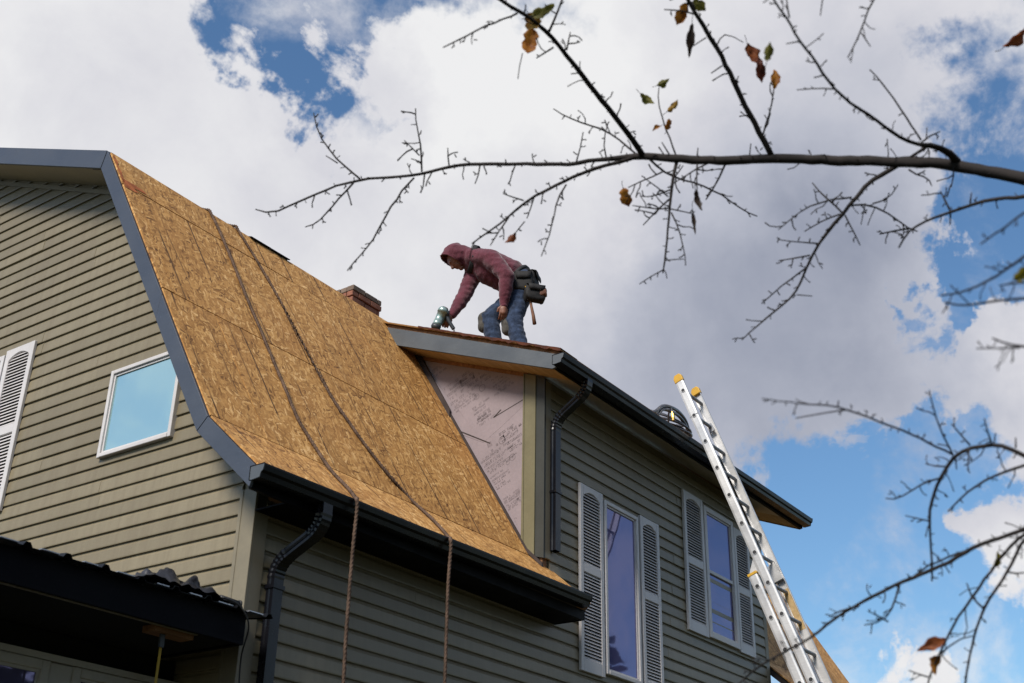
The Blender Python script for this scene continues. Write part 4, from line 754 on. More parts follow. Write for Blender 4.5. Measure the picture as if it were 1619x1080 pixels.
([(2.887,2.530,2.575,.0038),(2.880,2.553,2.550,.0039),(2.873,2.574,2.526,.0039),(2.872,2.593,2.495,.0039),(2.866,2.615,2.469,.0038),(2.865,2.633,2.438,.0036),(2.864,2.651,2.410,.0035),(2.863,2.668,2.382,.0033),(2.862,2.687,2.350,.0031),(2.857,2.710,2.321,.0029),(2.851,2.733,2.293,.0027),(2.843,2.757,2.265,.0025),(2.838,2.780,2.236,.0023)],[[(2.880,2.550,2.552,.0020),(2.884,2.551,2.548,.0020),(2.894,2.559,2.550,.0016),(2.885,2.549,2.535,.0021)],[(2.885,2.552,2.542,.0022),(2.878,2.564,2.538,.0022)],[(2.875,2.562,2.537,.0029),(2.884,2.566,2.535,.0029),(2.890,2.564,2.531,.0023),(2.883,2.551,2.516,.0030)],[(2.884,2.559,2.526,.0022),(2.882,2.569,2.517,.0022)],[(2.871,2.582,2.509,.0023),(2.874,2.580,2.499,.0023),(2.888,2.595,2.500,.0018),(2.871,2.578,2.474,.0024)],[(2.878,2.587,2.492,.0022),(2.888,2.580,2.484,.0022)],[(2.871,2.600,2.489,.0028),(2.871,2.596,2.485,.0028),(2.867,2.589,2.480,.0022),(2.882,2.598,2.489,.0030)],[(2.864,2.624,2.451,.0026),(2.864,2.631,2.451,.0026),(2.866,2.640,2.453,.0020),(2.846,2.627,2.434,.0027)],[(2.864,2.647,2.414,.0025),(2.867,2.645,2.408,.0025),(2.871,2.642,2.403,.0020),(2.893,2.657,2.414,.0026)],[(2.865,2.659,2.398,.0024),(2.869,2.660,2.395,.0024),(2.874,2.663,2.393,.0019),(2.883,2.669,2.394,.0025)],[(2.870,2.659,2.390,.0022),(2.871,2.668,2.379,.0022)],[(2.864,2.671,2.378,.0029),(2.861,2.665,2.372,.0029),(2.862,2.663,2.369,.0023),(2.868,2.666,2.370,.0030)],[(2.862,2.685,2.353,.0027),(2.860,2.683,2.347,.0026),(2.870,2.692,2.351,.0021),(2.847,2.670,2.329,.0027)],[(2.861,2.699,2.338,.0028),(2.864,2.710,2.341,.0028),(2.854,2.708,2.335,.0022),(2.870,2.730,2.348,.0029)],[(2.856,2.712,2.319,.0022),(2.850,2.715,2.316,.0022),(2.853,2.727,2.321,.0018),(2.848,2.731,2.323,.0023)],[(2.852,2.723,2.303,.0028),(2.855,2.725,2.300,.0028),(2.863,2.733,2.301,.0022),(2.838,2.708,2.276,.0029)],[(2.845,2.745,2.276,.0029),(2.849,2.750,2.276,.0029),(2.853,2.756,2.276,.0023),(2.848,2.752,2.268,.0030)],[(2.843,2.766,2.256,.0026),(2.838,2.760,2.249,.0026),(2.847,2.767,2.251,.0021),(2.842,2.762,2.243,.0028)],[(2.846,2.766,2.251,.0022),(2.846,2.775,2.240,.0022)]]),
([(2.884,2.492,2.585,.0038),(2.863,2.480,2.630,.0038),(2.842,2.470,2.672,.0032),(2.818,2.465,2.714,.0026),(2.796,2.460,2.752,.0024),(2.779,2.450,2.789,.0021)],[[(2.872,2.485,2.609,.0028),(2.862,2.484,2.608,.0028),(2.851,2.482,2.605,.0022),(2.862,2.501,2.622,.0029)],[(2.863,2.494,2.613,.0022),(2.854,2.498,2.623,.0022)],[(2.863,2.479,2.631,.0028),(2.857,2.470,2.631,.0028),(2.854,2.464,2.635,.0022),(2.842,2.456,2.633,.0029)],[(2.849,2.473,2.658,.0027),(2.842,2.475,2.655,.0027),(2.853,2.492,2.666,.0021),(2.829,2.477,2.643,.0028)],[(2.843,2.483,2.656,.0022),(2.845,2.490,2.645,.0022)],[(2.838,2.469,2.680,.0020),(2.827,2.488,2.676,.0020),(2.820,2.512,2.683,.0016),(2.786,2.510,2.663,.0021)],[(2.813,2.506,2.677,.0022),(2.815,2.513,2.665,.0022)],[(2.824,2.466,2.702,.0022),(2.821,2.460,2.700,.0022),(2.817,2.453,2.698,.0017),(2.808,2.442,2.691,.0023)],[(2.826,2.461,2.706,.0022),(2.823,2.454,2.718,.0022)],[(2.804,2.462,2.738,.0021),(2.806,2.472,2.741,.0021),(2.800,2.476,2.739,.0017),(2.787,2.473,2.730,.0022)],[(2.788,2.456,2.770,.0028),(2.775,2.467,2.774,.0028),(2.753,2.472,2.765,.0022),(2.746,2.490,2.771,.0029)],[(2.765,2.482,2.778,.0022),(2.759,2.494,2.773,.0022)]]),
([(2.855,2.484,2.638,.0028),(2.816,2.488,2.650,.0024),(2.777,2.493,2.662,.0019)],[[(2.819,2.487,2.647,.0029),(2.808,2.504,2.635,.0029),(2.804,2.522,2.621,.0023),(2.791,2.531,2.596,.0030)],[(2.804,2.496,2.661,.0024),(2.798,2.497,2.660,.0024),(2.786,2.494,2.652,.0019),(2.786,2.501,2.655,.0025)]]),
([(2.867,2.486,2.617,.0025),(2.834,2.504,2.619,.0019)],[]),
([(2.906,2.383,2.584,.0032),(2.882,2.370,2.604,.0026),(2.861,2.356,2.624,.0021)],[[(2.881,2.370,2.606,.0026),(2.878,2.354,2.607,.0026),(2.890,2.349,2.618,.0020),(2.912,2.351,2.633,.0027)],[(2.892,2.349,2.613,.0022),(2.901,2.346,2.602,.0022)]]),
([(2.942,2.269,2.560,.0030),(2.951,2.282,2.530,.0025),(2.956,2.299,2.501,.0020)],[[(2.949,2.279,2.537,.0020),(2.952,2.288,2.538,.0020),(2.957,2.297,2.541,.0016),(2.926,2.280,2.516,.0021)],[(2.945,2.288,2.533,.0022),(2.936,2.294,2.541,.0022)]]),
([(2.975,2.135,2.534,.0027),(2.983,2.155,2.507,.0024),(2.992,2.171,2.481,.0020)],[[(2.981,2.147,2.519,.0021),(2.982,2.151,2.519,.0021),(2.975,2.148,2.511,.0016),(2.998,2.167,2.528,.0022)],[(2.990,2.167,2.488,.0024),(2.996,2.174,2.488,.0024),(2.978,2.165,2.470,.0019),(2.991,2.177,2.475,.0025)],[(2.991,2.173,2.480,.0021),(2.999,2.172,2.469,.0021)]]),
([(3.077,1.718,2.459,.0076),(3.059,1.759,2.447,.0069),(3.039,1.799,2.439,.0066),(3.022,1.838,2.428,.0063),(3.008,1.871,2.417,.0059),(2.994,1.905,2.405,.0056),(2.983,1.936,2.391,.0054),(2.973,1.965,2.379,.0052),(2.962,1.998,2.364,.0050),(2.950,2.031,2.350,.0046),(2.941,2.066,2.330,.0043),(2.934,2.099,2.308,.0040),(2.928,2.130,2.286,.0037),(2.923,2.158,2.267,.0035),(2.915,2.188,2.249,.0033),(2.907,2.221,2.230,.0029),(2.898,2.258,2.208,.0025)],[[(3.070,1.733,2.454,.0023),(3.078,1.737,2.456,.0023),(3.085,1.742,2.458,.0018),(3.086,1.744,2.456,.0024)],[(3.064,1.750,2.450,.0026),(3.055,1.750,2.448,.0026),(3.050,1.753,2.447,.0020),(3.038,1.752,2.438,.0027)],[(3.059,1.758,2.449,.0021),(3.063,1.762,2.438,.0021)],[(3.046,1.787,2.442,.0022),(3.049,1.792,2.450,.0023),(3.033,1.786,2.444,.0018),(3.047,1.797,2.462,.0024)],[(3.030,1.817,2.433,.0023),(3.031,1.818,2.429,.0023),(3.025,1.815,2.421,.0018),(3.035,1.820,2.424,.0024)],[(3.025,1.833,2.429,.0021),(3.016,1.833,2.430,.0021),(3.002,1.832,2.425,.0017),(3.016,1.847,2.441,.0022)],[(3.014,1.860,2.421,.0027),(3.009,1.861,2.424,.0027),(2.996,1.856,2.422,.0021),(3.007,1.868,2.438,.0028)],[(3.005,1.877,2.415,.0025),(3.001,1.881,2.414,.0025),(2.988,1.879,2.406,.0019),(3.017,1.903,2.432,.0026)],[(2.997,1.899,2.408,.0025),(2.999,1.901,2.404,.0025),(2.995,1.899,2.395,.0020),(3.015,1.914,2.407,.0026)],[(2.989,1.918,2.399,.0021),(2.993,1.924,2.407,.0021),(2.976,1.918,2.398,.0016),(2.999,1.938,2.422,.0022)],[(2.984,1.934,2.393,.0025),(2.982,1.935,2.397,.0025),(2.984,1.939,2.404,.0020),(2.969,1.933,2.399,.0026)],[(2.978,1.936,2.400,.0021),(2.971,1.946,2.400,.0021)],[(2.975,1.961,2.381,.0027),(2.976,1.961,2.376,.0027),(2.987,1.967,2.379,.0021),(2.984,1.966,2.371,.0028)],[(2.968,1.977,2.373,.0023),(2.966,1.982,2.379,.0023),(2.973,1.990,2.394,.0018),(2.953,1.978,2.386,.0024)],[(2.960,1.979,2.384,.0021),(2.952,1.989,2.385,.0021)],[(2.962,1.997,2.365,.0024),(2.955,2.004,2.348,.0024),(2.972,2.018,2.343,.0019),(2.988,2.032,2.338,.0025)],[(2.969,2.011,2.337,.0021),(2.978,2.005,2.331,.0021)],[(2.956,2.017,2.357,.0027),(2.948,2.018,2.355,.0026),(2.939,2.017,2.352,.0021),(2.946,2.027,2.363,.0028)],[(2.949,2.024,2.359,.0021),(2.942,2.026,2.370,.0021)],[(2.946,2.045,2.341,.0020),(2.942,2.040,2.331,.0020),(2.962,2.052,2.339,.0016),(2.935,2.035,2.312,.0021)],[(2.943,2.060,2.334,.0023),(2.940,2.055,2.325,.0023),(2.958,2.067,2.333,.0018),(2.967,2.072,2.334,.0024)],[(2.948,2.061,2.325,.0021),(2.942,2.072,2.320,.0021)],[(2.938,2.086,2.318,.0021),(2.938,2.088,2.314,.0021),(2.930,2.086,2.306,.0016),(2.932,2.090,2.303,.0022)],[(2.933,2.105,2.303,.0022),(2.935,2.113,2.305,.0022),(2.922,2.108,2.293,.0017),(2.920,2.111,2.289,.0023)],[(2.931,2.113,2.297,.0021),(2.938,2.111,2.287,.0021)],[(2.930,2.123,2.292,.0020),(2.934,2.129,2.292,.0020),(2.927,2.124,2.282,.0016),(2.926,2.126,2.278,.0021)],[(2.930,2.128,2.286,.0021),(2.922,2.137,2.288,.0021)],[(2.925,2.141,2.278,.0024),(2.922,2.144,2.283,.0024),(2.917,2.146,2.287,.0019),(2.922,2.158,2.297,.0025)],[(2.916,2.148,2.285,.0021),(2.912,2.143,2.297,.0021)],[(2.919,2.172,2.258,.0022),(2.926,2.175,2.258,.0022),(2.929,2.173,2.254,.0017),(2.931,2.169,2.250,.0023)],[(2.914,2.193,2.246,.0026),(2.920,2.197,2.247,.0026),(2.921,2.196,2.243,.0020),(2.934,2.204,2.249,.0027)],[(2.917,2.194,2.240,.0021),(2.911,2.205,2.236,.0021)],[(2.907,2.223,2.229,.0023),(2.910,2.229,2.234,.0023),(2.897,2.222,2.226,.0018),(2.906,2.232,2.234,.0024)],[(2.901,2.247,2.215,.0024),(2.903,2.260,2.199,.0024),(2.907,2.268,2.181,.0018),(2.930,2.290,2.175,.0025)]]),
([(2.931,2.131,2.282,.0033),(2.909,2.151,2.227,.0026),(2.887,2.170,2.166,.0019)],[[(2.909,2.138,2.241,.0025),(2.916,2.137,2.228,.0025),(2.937,2.151,2.226,.0020),(2.917,2.137,2.194,.0026)],[(2.921,2.144,2.215,.0020),(2.917,2.155,2.209,.0020)],[(2.909,2.155,2.222,.0026),(2.894,2.168,2.218,.0026),(2.894,2.190,2.234,.0020),(2.860,2.184,2.224,.0027)],[(2.886,2.153,2.187,.0022),(2.880,2.152,2.182,.0022),(2.889,2.162,2.189,.0017),(2.872,2.153,2.176,.0023)]]),
([(2.935,2.069,2.336,.0030),(2.904,2.092,2.341,.0025),(2.874,2.113,2.347,.0019)],[[(2.916,2.079,2.336,.0025),(2.915,2.085,2.335,.0025),(2.919,2.094,2.338,.0020),(2.892,2.083,2.318,.0026)],[(2.911,2.089,2.333,.0021),(2.911,2.097,2.323,.0021)],[(2.884,2.103,2.343,.0020),(2.878,2.103,2.346,.0020),(2.865,2.098,2.341,.0015),(2.893,2.125,2.368,.0021)],[(2.876,2.109,2.348,.0021),(2.872,2.104,2.360,.0021)]]),
([(2.992,1.932,2.382,.0033),(2.976,1.948,2.336,.0031),(2.966,1.957,2.291,.0028),(2.961,1.960,2.253,.0026),(2.955,1.966,2.215,.0024),(2.949,1.971,2.173,.0022),(2.938,1.980,2.128,.0020),(2.927,1.988,2.085,.0019)],[[(2.992,1.945,2.367,.0027),(2.997,1.952,2.358,.0027),(3.006,1.957,2.350,.0021),(3.011,1.956,2.339,.0028)],[(2.977,1.950,2.332,.0026),(2.981,1.947,2.331,.0026),(2.993,1.950,2.334,.0020),(3.004,1.954,2.337,.0027)],[(2.966,1.955,2.295,.0020),(2.971,1.952,2.295,.0020),(2.986,1.956,2.304,.0015),(2.975,1.943,2.291,.0021)],[(2.972,1.947,2.293,.0020),(2.973,1.938,2.302,.0020)],[(2.962,1.962,2.250,.0026),(2.969,1.973,2.247,.0026),(2.972,1.977,2.237,.0020),(2.948,1.961,2.207,.0027)],[(2.955,1.967,2.213,.0027),(2.960,1.975,2.217,.0027),(2.954,1.976,2.215,.0021),(2.930,1.964,2.199,.0028)],[(2.947,1.967,2.180,.0021),(2.937,1.966,2.177,.0021),(2.946,1.978,2.185,.0016),(2.920,1.966,2.168,.0022)],[(2.941,1.975,2.181,.0020),(2.933,1.977,2.191,.0020)],[(2.951,1.978,2.161,.0023),(2.940,1.986,2.158,.0023),(2.939,1.999,2.158,.0018),(2.935,2.008,2.150,.0024)],[(2.941,1.998,2.153,.0020),(2.946,2.001,2.141,.0020)],[(2.940,1.988,2.115,.0019),(2.949,1.988,2.115,.0019),(2.951,1.987,2.110,.0015),(2.950,1.986,2.103,.0020)]]),
([(2.949,2.034,2.349,.0026),(2.976,2.067,2.329,.0023),(3.001,2.100,2.310,.0020)],[[(2.952,2.043,2.333,.0019),(2.946,2.048,2.328,.0019),(2.942,2.056,2.327,.0015),(2.944,2.067,2.334,.0020)],[(2.979,2.077,2.313,.0026),(2.971,2.078,2.308,.0025),(2.980,2.092,2.315,.0020),(2.979,2.098,2.318,.0027)]]),
([(3.001,2.109,2.300,.0023),(3.000,2.132,2.280,.0021),(3.000,2.155,2.259,.0018)],[[(3.000,2.134,2.278,.0026),(2.996,2.128,2.270,.0026),(3.013,2.137,2.279,.0021),(3.010,2.130,2.274,.0028)]]),
([(3.085,1.681,2.459,.0106),(3.052,1.682,2.474,.0103),(3.017,1.684,2.487,.0100),(2.985,1.686,2.499,.0098),(2.951,1.689,2.512,.0095),(2.914,1.693,2.524,.0092),(2.879,1.695,2.537,.0090),(2.846,1.699,2.547,.0087),(2.810,1.702,2.560,.0086),(2.778,1.705,2.570,.0084),(2.747,1.706,2.581,.0082),(2.717,1.708,2.591,.0080),(2.687,1.711,2.601,.0078),(2.656,1.714,2.610,.0076),(2.618,1.716,2.623,.0073),(2.582,1.719,2.633,.0071),(2.545,1.725,2.641,.0068),(2.512,1.732,2.647,.0065),(2.479,1.739,2.652,.0063),(2.443,1.750,2.654,.0061),(2.405,1.762,2.655,.0058),(2.372,1.770,2.658,.0056),(2.336,1.780,2.659,.0053),(2.305,1.790,2.660,.0050),(2.273,1.798,2.662,.0047),(2.239,1.807,2.664,.0043),(2.211,1.813,2.666,.0040),(2.180,1.821,2.668,.0036),(2.151,1.827,2.670,.0032)],[[(3.053,1.681,2.473,.0021),(3.060,1.681,2.481,.0021),(3.050,1.669,2.474,.0016),(3.068,1.674,2.488,.0022)],[(3.023,1.682,2.481,.0026),(3.027,1.682,2.490,.0026),(3.035,1.684,2.502,.0020),(3.007,1.666,2.485,.0027)],[(2.993,1.683,2.490,.0021),(2.994,1.677,2.497,.0021),(2.992,1.667,2.497,.0016),(3.005,1.664,2.504,.0022)],[(2.998,1.669,2.498,.0020),(3.007,1.663,2.491,.0020)],[(2.976,1.690,2.509,.0021),(2.978,1.686,2.513,.0021),(2.984,1.682,2.518,.0016),(2.961,1.663,2.502,.0022)],[(2.924,1.688,2.513,.0026),(2.923,1.684,2.534,.0026),(2.913,1.668,2.541,.0021),(2.899,1.656,2.549,.0027)],[(2.890,1.691,2.525,.0024),(2.885,1.692,2.524,.0024),(2.882,1.695,2.524,.0018),(2.889,1.703,2.529,.0025)],[(2.869,1.700,2.547,.0024),(2.871,1.692,2.563,.0024),(2.862,1.672,2.561,.0018),(2.857,1.662,2.573,.0025)],[(2.840,1.702,2.554,.0023),(2.837,1.698,2.556,.0023),(2.833,1.692,2.555,.0018),(2.851,1.699,2.574,.0024)],[(2.841,1.695,2.560,.0020),(2.850,1.687,2.555,.0020)],[(2.810,1.702,2.560,.0023),(2.816,1.705,2.568,.0023),(2.815,1.706,2.571,.0018),(2.786,1.691,2.548,.0024)],[(2.807,1.703,2.563,.0020),(2.803,1.713,2.557,.0020)],[(2.785,1.702,2.563,.0025),(2.782,1.697,2.566,.0025),(2.783,1.693,2.571,.0020),(2.775,1.681,2.565,.0026)],[(2.756,1.703,2.571,.0018),(2.749,1.723,2.575,.0018),(2.738,1.740,2.564,.0014),(2.746,1.767,2.568,.0019)],[(2.742,1.709,2.587,.0020),(2.740,1.712,2.604,.0021),(2.740,1.716,2.625,.0016),(2.721,1.703,2.625,.0021)],[(2.694,1.708,2.593,.0022),(2.696,1.712,2.594,.0022),(2.691,1.713,2.588,.0017),(2.707,1.727,2.602,.0023)],[(2.678,1.716,2.610,.0020),(2.681,1.720,2.622,.0020),(2.681,1.726,2.630,.0016),(2.676,1.729,2.630,.0021)],[(2.670,1.722,2.615,.0019),(2.662,1.727,2.623,.0019)],[(2.650,1.716,2.616,.0024),(2.646,1.711,2.630,.0024),(2.637,1.707,2.642,.0019),(2.610,1.699,2.637,.0025)],[(2.637,1.712,2.643,.0019),(2.629,1.717,2.651,.0019)],[(2.618,1.716,2.622,.0023),(2.613,1.721,2.625,.0023),(2.619,1.732,2.642,.0018),(2.620,1.743,2.651,.0024)],[(2.591,1.715,2.624,.0018),(2.588,1.721,2.624,.0018),(2.571,1.718,2.609,.0014),(2.586,1.736,2.628,.0019)],[(2.557,1.718,2.631,.0025),(2.554,1.717,2.634,.0025),(2.566,1.726,2.651,.0020),(2.555,1.722,2.645,.0026)],[(2.552,1.719,2.637,.0019),(2.554,1.710,2.645,.0019)],[(2.521,1.726,2.640,.0020),(2.509,1.738,2.643,.0020),(2.497,1.749,2.648,.0016),(2.485,1.759,2.655,.0021)],[(2.504,1.737,2.654,.0020),(2.502,1.737,2.659,.0020),(2.504,1.739,2.668,.0016),(2.502,1.740,2.672,.0021)],[(2.499,1.737,2.663,.0019),(2.499,1.729,2.672,.0019)],[(2.468,1.748,2.660,.0025),(2.465,1.746,2.669,.0025),(2.456,1.736,2.670,.0019),(2.471,1.747,2.700,.0026)],[(2.431,1.760,2.661,.0020),(2.428,1.762,2.659,.0020),(2.431,1.770,2.664,.0016),(2.418,1.765,2.650,.0021)],[(2.427,1.767,2.660,.0019),(2.420,1.769,2.669,.0019)],[(2.396,1.769,2.661,.0017),(2.393,1.765,2.677,.0017),(2.388,1.757,2.690,.0013),(2.377,1.740,2.692,.0018)],[(2.391,1.753,2.687,.0019),(2.397,1.743,2.690,.0019)],[(2.371,1.771,2.658,.0021),(2.362,1.766,2.662,.0021),(2.359,1.761,2.670,.0016),(2.380,1.770,2.701,.0022)],[(2.369,1.761,2.674,.0019),(2.363,1.760,2.684,.0019)],[(2.343,1.775,2.655,.0023),(2.345,1.776,2.672,.0023),(2.339,1.767,2.678,.0018),(2.322,1.755,2.673,.0024)],[(2.337,1.766,2.675,.0018),(2.342,1.756,2.679,.0018)],[(2.313,1.782,2.655,.0018),(2.316,1.781,2.661,.0018),(2.326,1.785,2.675,.0014),(2.297,1.761,2.647,.0018)],[(2.313,1.777,2.662,.0018),(2.305,1.782,2.669,.0018)],[(2.280,1.792,2.657,.0019),(2.273,1.787,2.656,.0019),(2.278,1.790,2.669,.0015),(2.274,1.788,2.672,.0020)],[(2.276,1.789,2.667,.0018),(2.279,1.780,2.674,.0018)],[(2.247,1.800,2.658,.0020),(2.251,1.802,2.665,.0020),(2.239,1.790,2.652,.0015),(2.248,1.795,2.665,.0021)],[(2.232,1.812,2.669,.0019),(2.233,1.812,2.675,.0019),(2.224,1.805,2.669,.0015),(2.225,1.808,2.676,.0020)],[(2.229,1.810,2.676,.0018),(2.221,1.816,2.682,.0018)]]),
([(2.556,1.714,2.637,.0043),(2.551,1.692,2.669,.0039),(2.546,1.672,2.699,.0037),(2.541,1.655,2.727,.0035),(2.534,1.641,2.753,.0034),(2.526,1.628,2.780,.0034)],[[(2.553,1.700,2.657,.0021),(2.566,1.693,2.665,.0021),(2.565,1.675,2.657,.0016),(2.565,1.659,2.645,.0022)],[(2.568,1.678,2.658,.0019),(2.570,1.669,2.666,.0019)],[(2.548,1.680,2.687,.0023),(2.540,1.691,2.696,.0023),(2.535,1.701,2.711,.0018),(2.503,1.694,2.698,.0024)],[(2.544,1.665,2.711,.0021),(2.550,1.664,2.720,.0021),(2.537,1.650,2.708,.0016),(2.554,1.658,2.730,.0022)],[(2.540,1.653,2.730,.0023),(2.537,1.657,2.732,.0023),(2.544,1.669,2.744,.0018),(2.519,1.659,2.722,.0024)],[(2.533,1.661,2.733,.0019),(2.528,1.671,2.729,.0019)],[(2.535,1.643,2.748,.0021),(2.532,1.647,2.757,.0021),(2.528,1.653,2.763,.0016),(2.501,1.643,2.746,.0021)],[(2.524,1.651,2.758,.0019),(2.521,1.646,2.769,.0019)]]),
([(2.441,1.757,2.649,.0035),(2.427,1.770,2.633,.0031),(2.407,1.787,2.616,.0030),(2.388,1.805,2.595,.0030),(2.366,1.823,2.577,.0029),(2.347,1.841,2.554,.0027),(2.326,1.861,2.528,.0026),(2.302,1.882,2.501,.0024),(2.273,1.909,2.468,.0019)],[[(2.428,1.768,2.634,.0021),(2.424,1.766,2.627,.0021),(2.423,1.767,2.624,.0016),(2.431,1.773,2.629,.0021)],[(2.405,1.791,2.614,.0018),(2.405,1.794,2.616,.0018),(2.399,1.793,2.611,.0014),(2.388,1.788,2.601,.0018)],[(2.388,1.804,2.595,.0018),(2.380,1.808,2.596,.0018),(2.378,1.818,2.602,.0014),(2.364,1.817,2.587,.0019)],[(2.378,1.817,2.597,.0019),(2.378,1.825,2.588,.0019)],[(2.364,1.829,2.574,.0021),(2.367,1.831,2.574,.0021),(2.373,1.833,2.576,.0016),(2.359,1.821,2.558,.0021)],[(2.367,1.827,2.570,.0019),(2.371,1.817,2.575,.0019)],[(2.343,1.852,2.548,.0021),(2.340,1.853,2.532,.0021),(2.339,1.854,2.516,.0016),(2.364,1.871,2.527,.0022)],[(2.352,1.856,2.528,.0018),(2.359,1.847,2.528,.0018)],[(2.324,1.866,2.525,.0020),(2.328,1.870,2.523,.0020),(2.317,1.865,2.506,.0015),(2.314,1.864,2.496,.0021)],[(2.327,1.871,2.515,.0018),(2.323,1.880,2.510,.0018)],[(2.307,1.871,2.506,.0023),(2.310,1.874,2.504,.0023),(2.313,1.876,2.502,.0018),(2.321,1.883,2.507,.0024)],[(2.299,1.891,2.497,.0020),(2.298,1.890,2.490,.0020),(2.302,1.891,2.489,.0016),(2.311,1.898,2.493,.0021)],[(2.303,1.891,2.489,.0018),(2.302,1.900,2.481,.0018)]]),
([(2.609,1.732,2.619,.0034),(2.604,1.764,2.607,.0029),(2.600,1.792,2.597,.0023)],[[(2.606,1.760,2.610,.0022),(2.599,1.773,2.626,.0022),(2.570,1.764,2.622,.0017),(2.567,1.770,2.646,.0023)],[(2.604,1.783,2.603,.0024),(2.606,1.788,2.608,.0024),(2.587,1.778,2.593,.0019),(2.579,1.775,2.588,.0025)]]),
([(2.650,1.708,2.626,.0031),(2.646,1.699,2.655,.0026),(2.642,1.689,2.684,.0020)],[[(2.648,1.703,2.647,.0026),(2.653,1.692,2.647,.0026),(2.654,1.678,2.642,.0020),(2.671,1.676,2.658,.0027)],[(2.645,1.694,2.672,.0023),(2.653,1.681,2.674,.0023),(2.664,1.670,2.670,.0018),(2.661,1.657,2.648,.0023)],[(2.664,1.678,2.660,.0019),(2.672,1.671,2.655,.0019)]]),
([(2.569,1.825,2.611,.0018),(2.599,1.857,2.593,.0017),(2.630,1.885,2.574,.0015)],[]),
([(2.726,1.704,2.583,.0028),(2.701,1.725,2.571,.0018)],[]),
([(3.187,1.263,2.351,.0101),(3.164,1.265,2.370,.0099),(3.139,1.268,2.391,.0097),(3.115,1.273,2.409,.0095),(3.092,1.273,2.431,.0093),(3.069,1.276,2.449,.0091),(3.044,1.281,2.468,.0089),(3.021,1.282,2.488,.0087),(2.997,1.283,2.509,.0085),(2.974,1.285,2.528,.0083),(2.953,1.285,2.547,.0082),(2.931,1.290,2.564,.0081),(2.910,1.289,2.584,.0079),(2.882,1.294,2.605,.0078),(2.852,1.300,2.626,.0075),(2.818,1.305,2.654,.0072),(2.781,1.312,2.680,.0067),(2.747,1.317,2.707,.0065),(2.716,1.319,2.733,.0060),(2.686,1.323,2.756,.0055),(2.654,1.327,2.781,.0045),(2.624,1.331,2.804,.0036)],[[(3.168,1.264,2.365,.0018),(3.162,1.259,2.363,.0018),(3.174,1.261,2.373,.0014),(3.192,1.265,2.389,.0019)],[(3.148,1.265,2.380,.0019),(3.145,1.258,2.378,.0019),(3.143,1.252,2.376,.0015),(3.134,1.242,2.370,.0019)],[(3.152,1.256,2.384,.0019),(3.161,1.249,2.378,.0019)],[(3.135,1.269,2.396,.0025),(3.134,1.265,2.397,.0025),(3.146,1.266,2.409,.0020),(3.118,1.252,2.392,.0026)],[(3.112,1.274,2.413,.0019),(3.114,1.270,2.418,.0019),(3.122,1.268,2.427,.0015),(3.107,1.259,2.420,.0020)],[(3.094,1.273,2.428,.0022),(3.076,1.279,2.439,.0022),(3.052,1.286,2.441,.0017),(3.063,1.307,2.472,.0023)],[(3.067,1.277,2.452,.0024),(3.067,1.289,2.452,.0024),(3.066,1.301,2.455,.0019),(3.050,1.306,2.445,.0025)],[(3.040,1.282,2.473,.0025),(3.031,1.283,2.468,.0025),(3.035,1.289,2.473,.0019),(3.040,1.296,2.480,.0026)],[(3.018,1.283,2.493,.0019),(3.015,1.276,2.492,.0019),(3.013,1.271,2.494,.0014),(3.040,1.281,2.521,.0020)],[(3.019,1.275,2.500,.0019),(3.025,1.265,2.501,.0019)],[(2.993,1.284,2.515,.0024),(2.986,1.277,2.522,.0024),(2.990,1.279,2.541,.0019),(2.997,1.276,2.558,.0025)],[(2.977,1.285,2.525,.0021),(2.979,1.282,2.529,.0021),(2.964,1.272,2.519,.0016),(2.977,1.274,2.532,.0022)],[(2.978,1.278,2.530,.0019),(2.987,1.271,2.526,.0019)],[(2.955,1.285,2.545,.0024),(2.948,1.304,2.547,.0024),(2.937,1.320,2.534,.0019),(2.912,1.328,2.507,.0025)],[(2.932,1.290,2.563,.0023),(2.927,1.288,2.567,.0023),(2.931,1.290,2.578,.0018),(2.929,1.291,2.585,.0024)],[(2.904,1.291,2.591,.0023),(2.897,1.280,2.593,.0023),(2.915,1.278,2.614,.0018),(2.923,1.270,2.622,.0025)],[(2.876,1.296,2.612,.0023),(2.869,1.292,2.614,.0023),(2.881,1.299,2.633,.0018),(2.873,1.296,2.634,.0024)],[(2.870,1.295,2.623,.0019),(2.862,1.304,2.625,.0019)],[(2.854,1.299,2.624,.0024),(2.846,1.294,2.625,.0024),(2.838,1.291,2.628,.0019),(2.845,1.293,2.643,.0026)],[(2.825,1.302,2.644,.0021),(2.824,1.297,2.646,.0021),(2.840,1.299,2.664,.0017),(2.817,1.285,2.648,.0022)],[(2.804,1.310,2.670,.0018),(2.804,1.307,2.675,.0018),(2.810,1.310,2.689,.0014),(2.782,1.294,2.668,.0019)],[(2.802,1.304,2.680,.0019),(2.795,1.306,2.689,.0019)],[(2.781,1.312,2.680,.0024),(2.778,1.310,2.693,.0024),(2.761,1.306,2.693,.0019),(2.766,1.313,2.715,.0026)],[(2.757,1.314,2.693,.0018),(2.761,1.321,2.701,.0019),(2.749,1.320,2.696,.0014),(2.751,1.324,2.706,.0019)],[(2.742,1.318,2.712,.0023),(2.733,1.333,2.717,.0023),(2.732,1.353,2.725,.0018),(2.692,1.353,2.687,.0024)],[(2.713,1.319,2.736,.0022),(2.712,1.321,2.734,.0022),(2.725,1.330,2.746,.0017),(2.727,1.334,2.749,.0023)],[(2.712,1.324,2.734,.0019),(2.718,1.325,2.723,.0019)],[(2.693,1.321,2.748,.0021),(2.695,1.320,2.751,.0021),(2.702,1.321,2.760,.0017),(2.675,1.306,2.734,.0022)],[(2.693,1.317,2.752,.0019),(2.699,1.308,2.752,.0019)]]),
([(2.880,1.289,2.613,.0026),(2.886,1.281,2.636,.0023),(2.898,1.269,2.655,.0021),(2.927,1.253,2.659,.0018),(2.966,1.238,2.657,.0015)],[]),
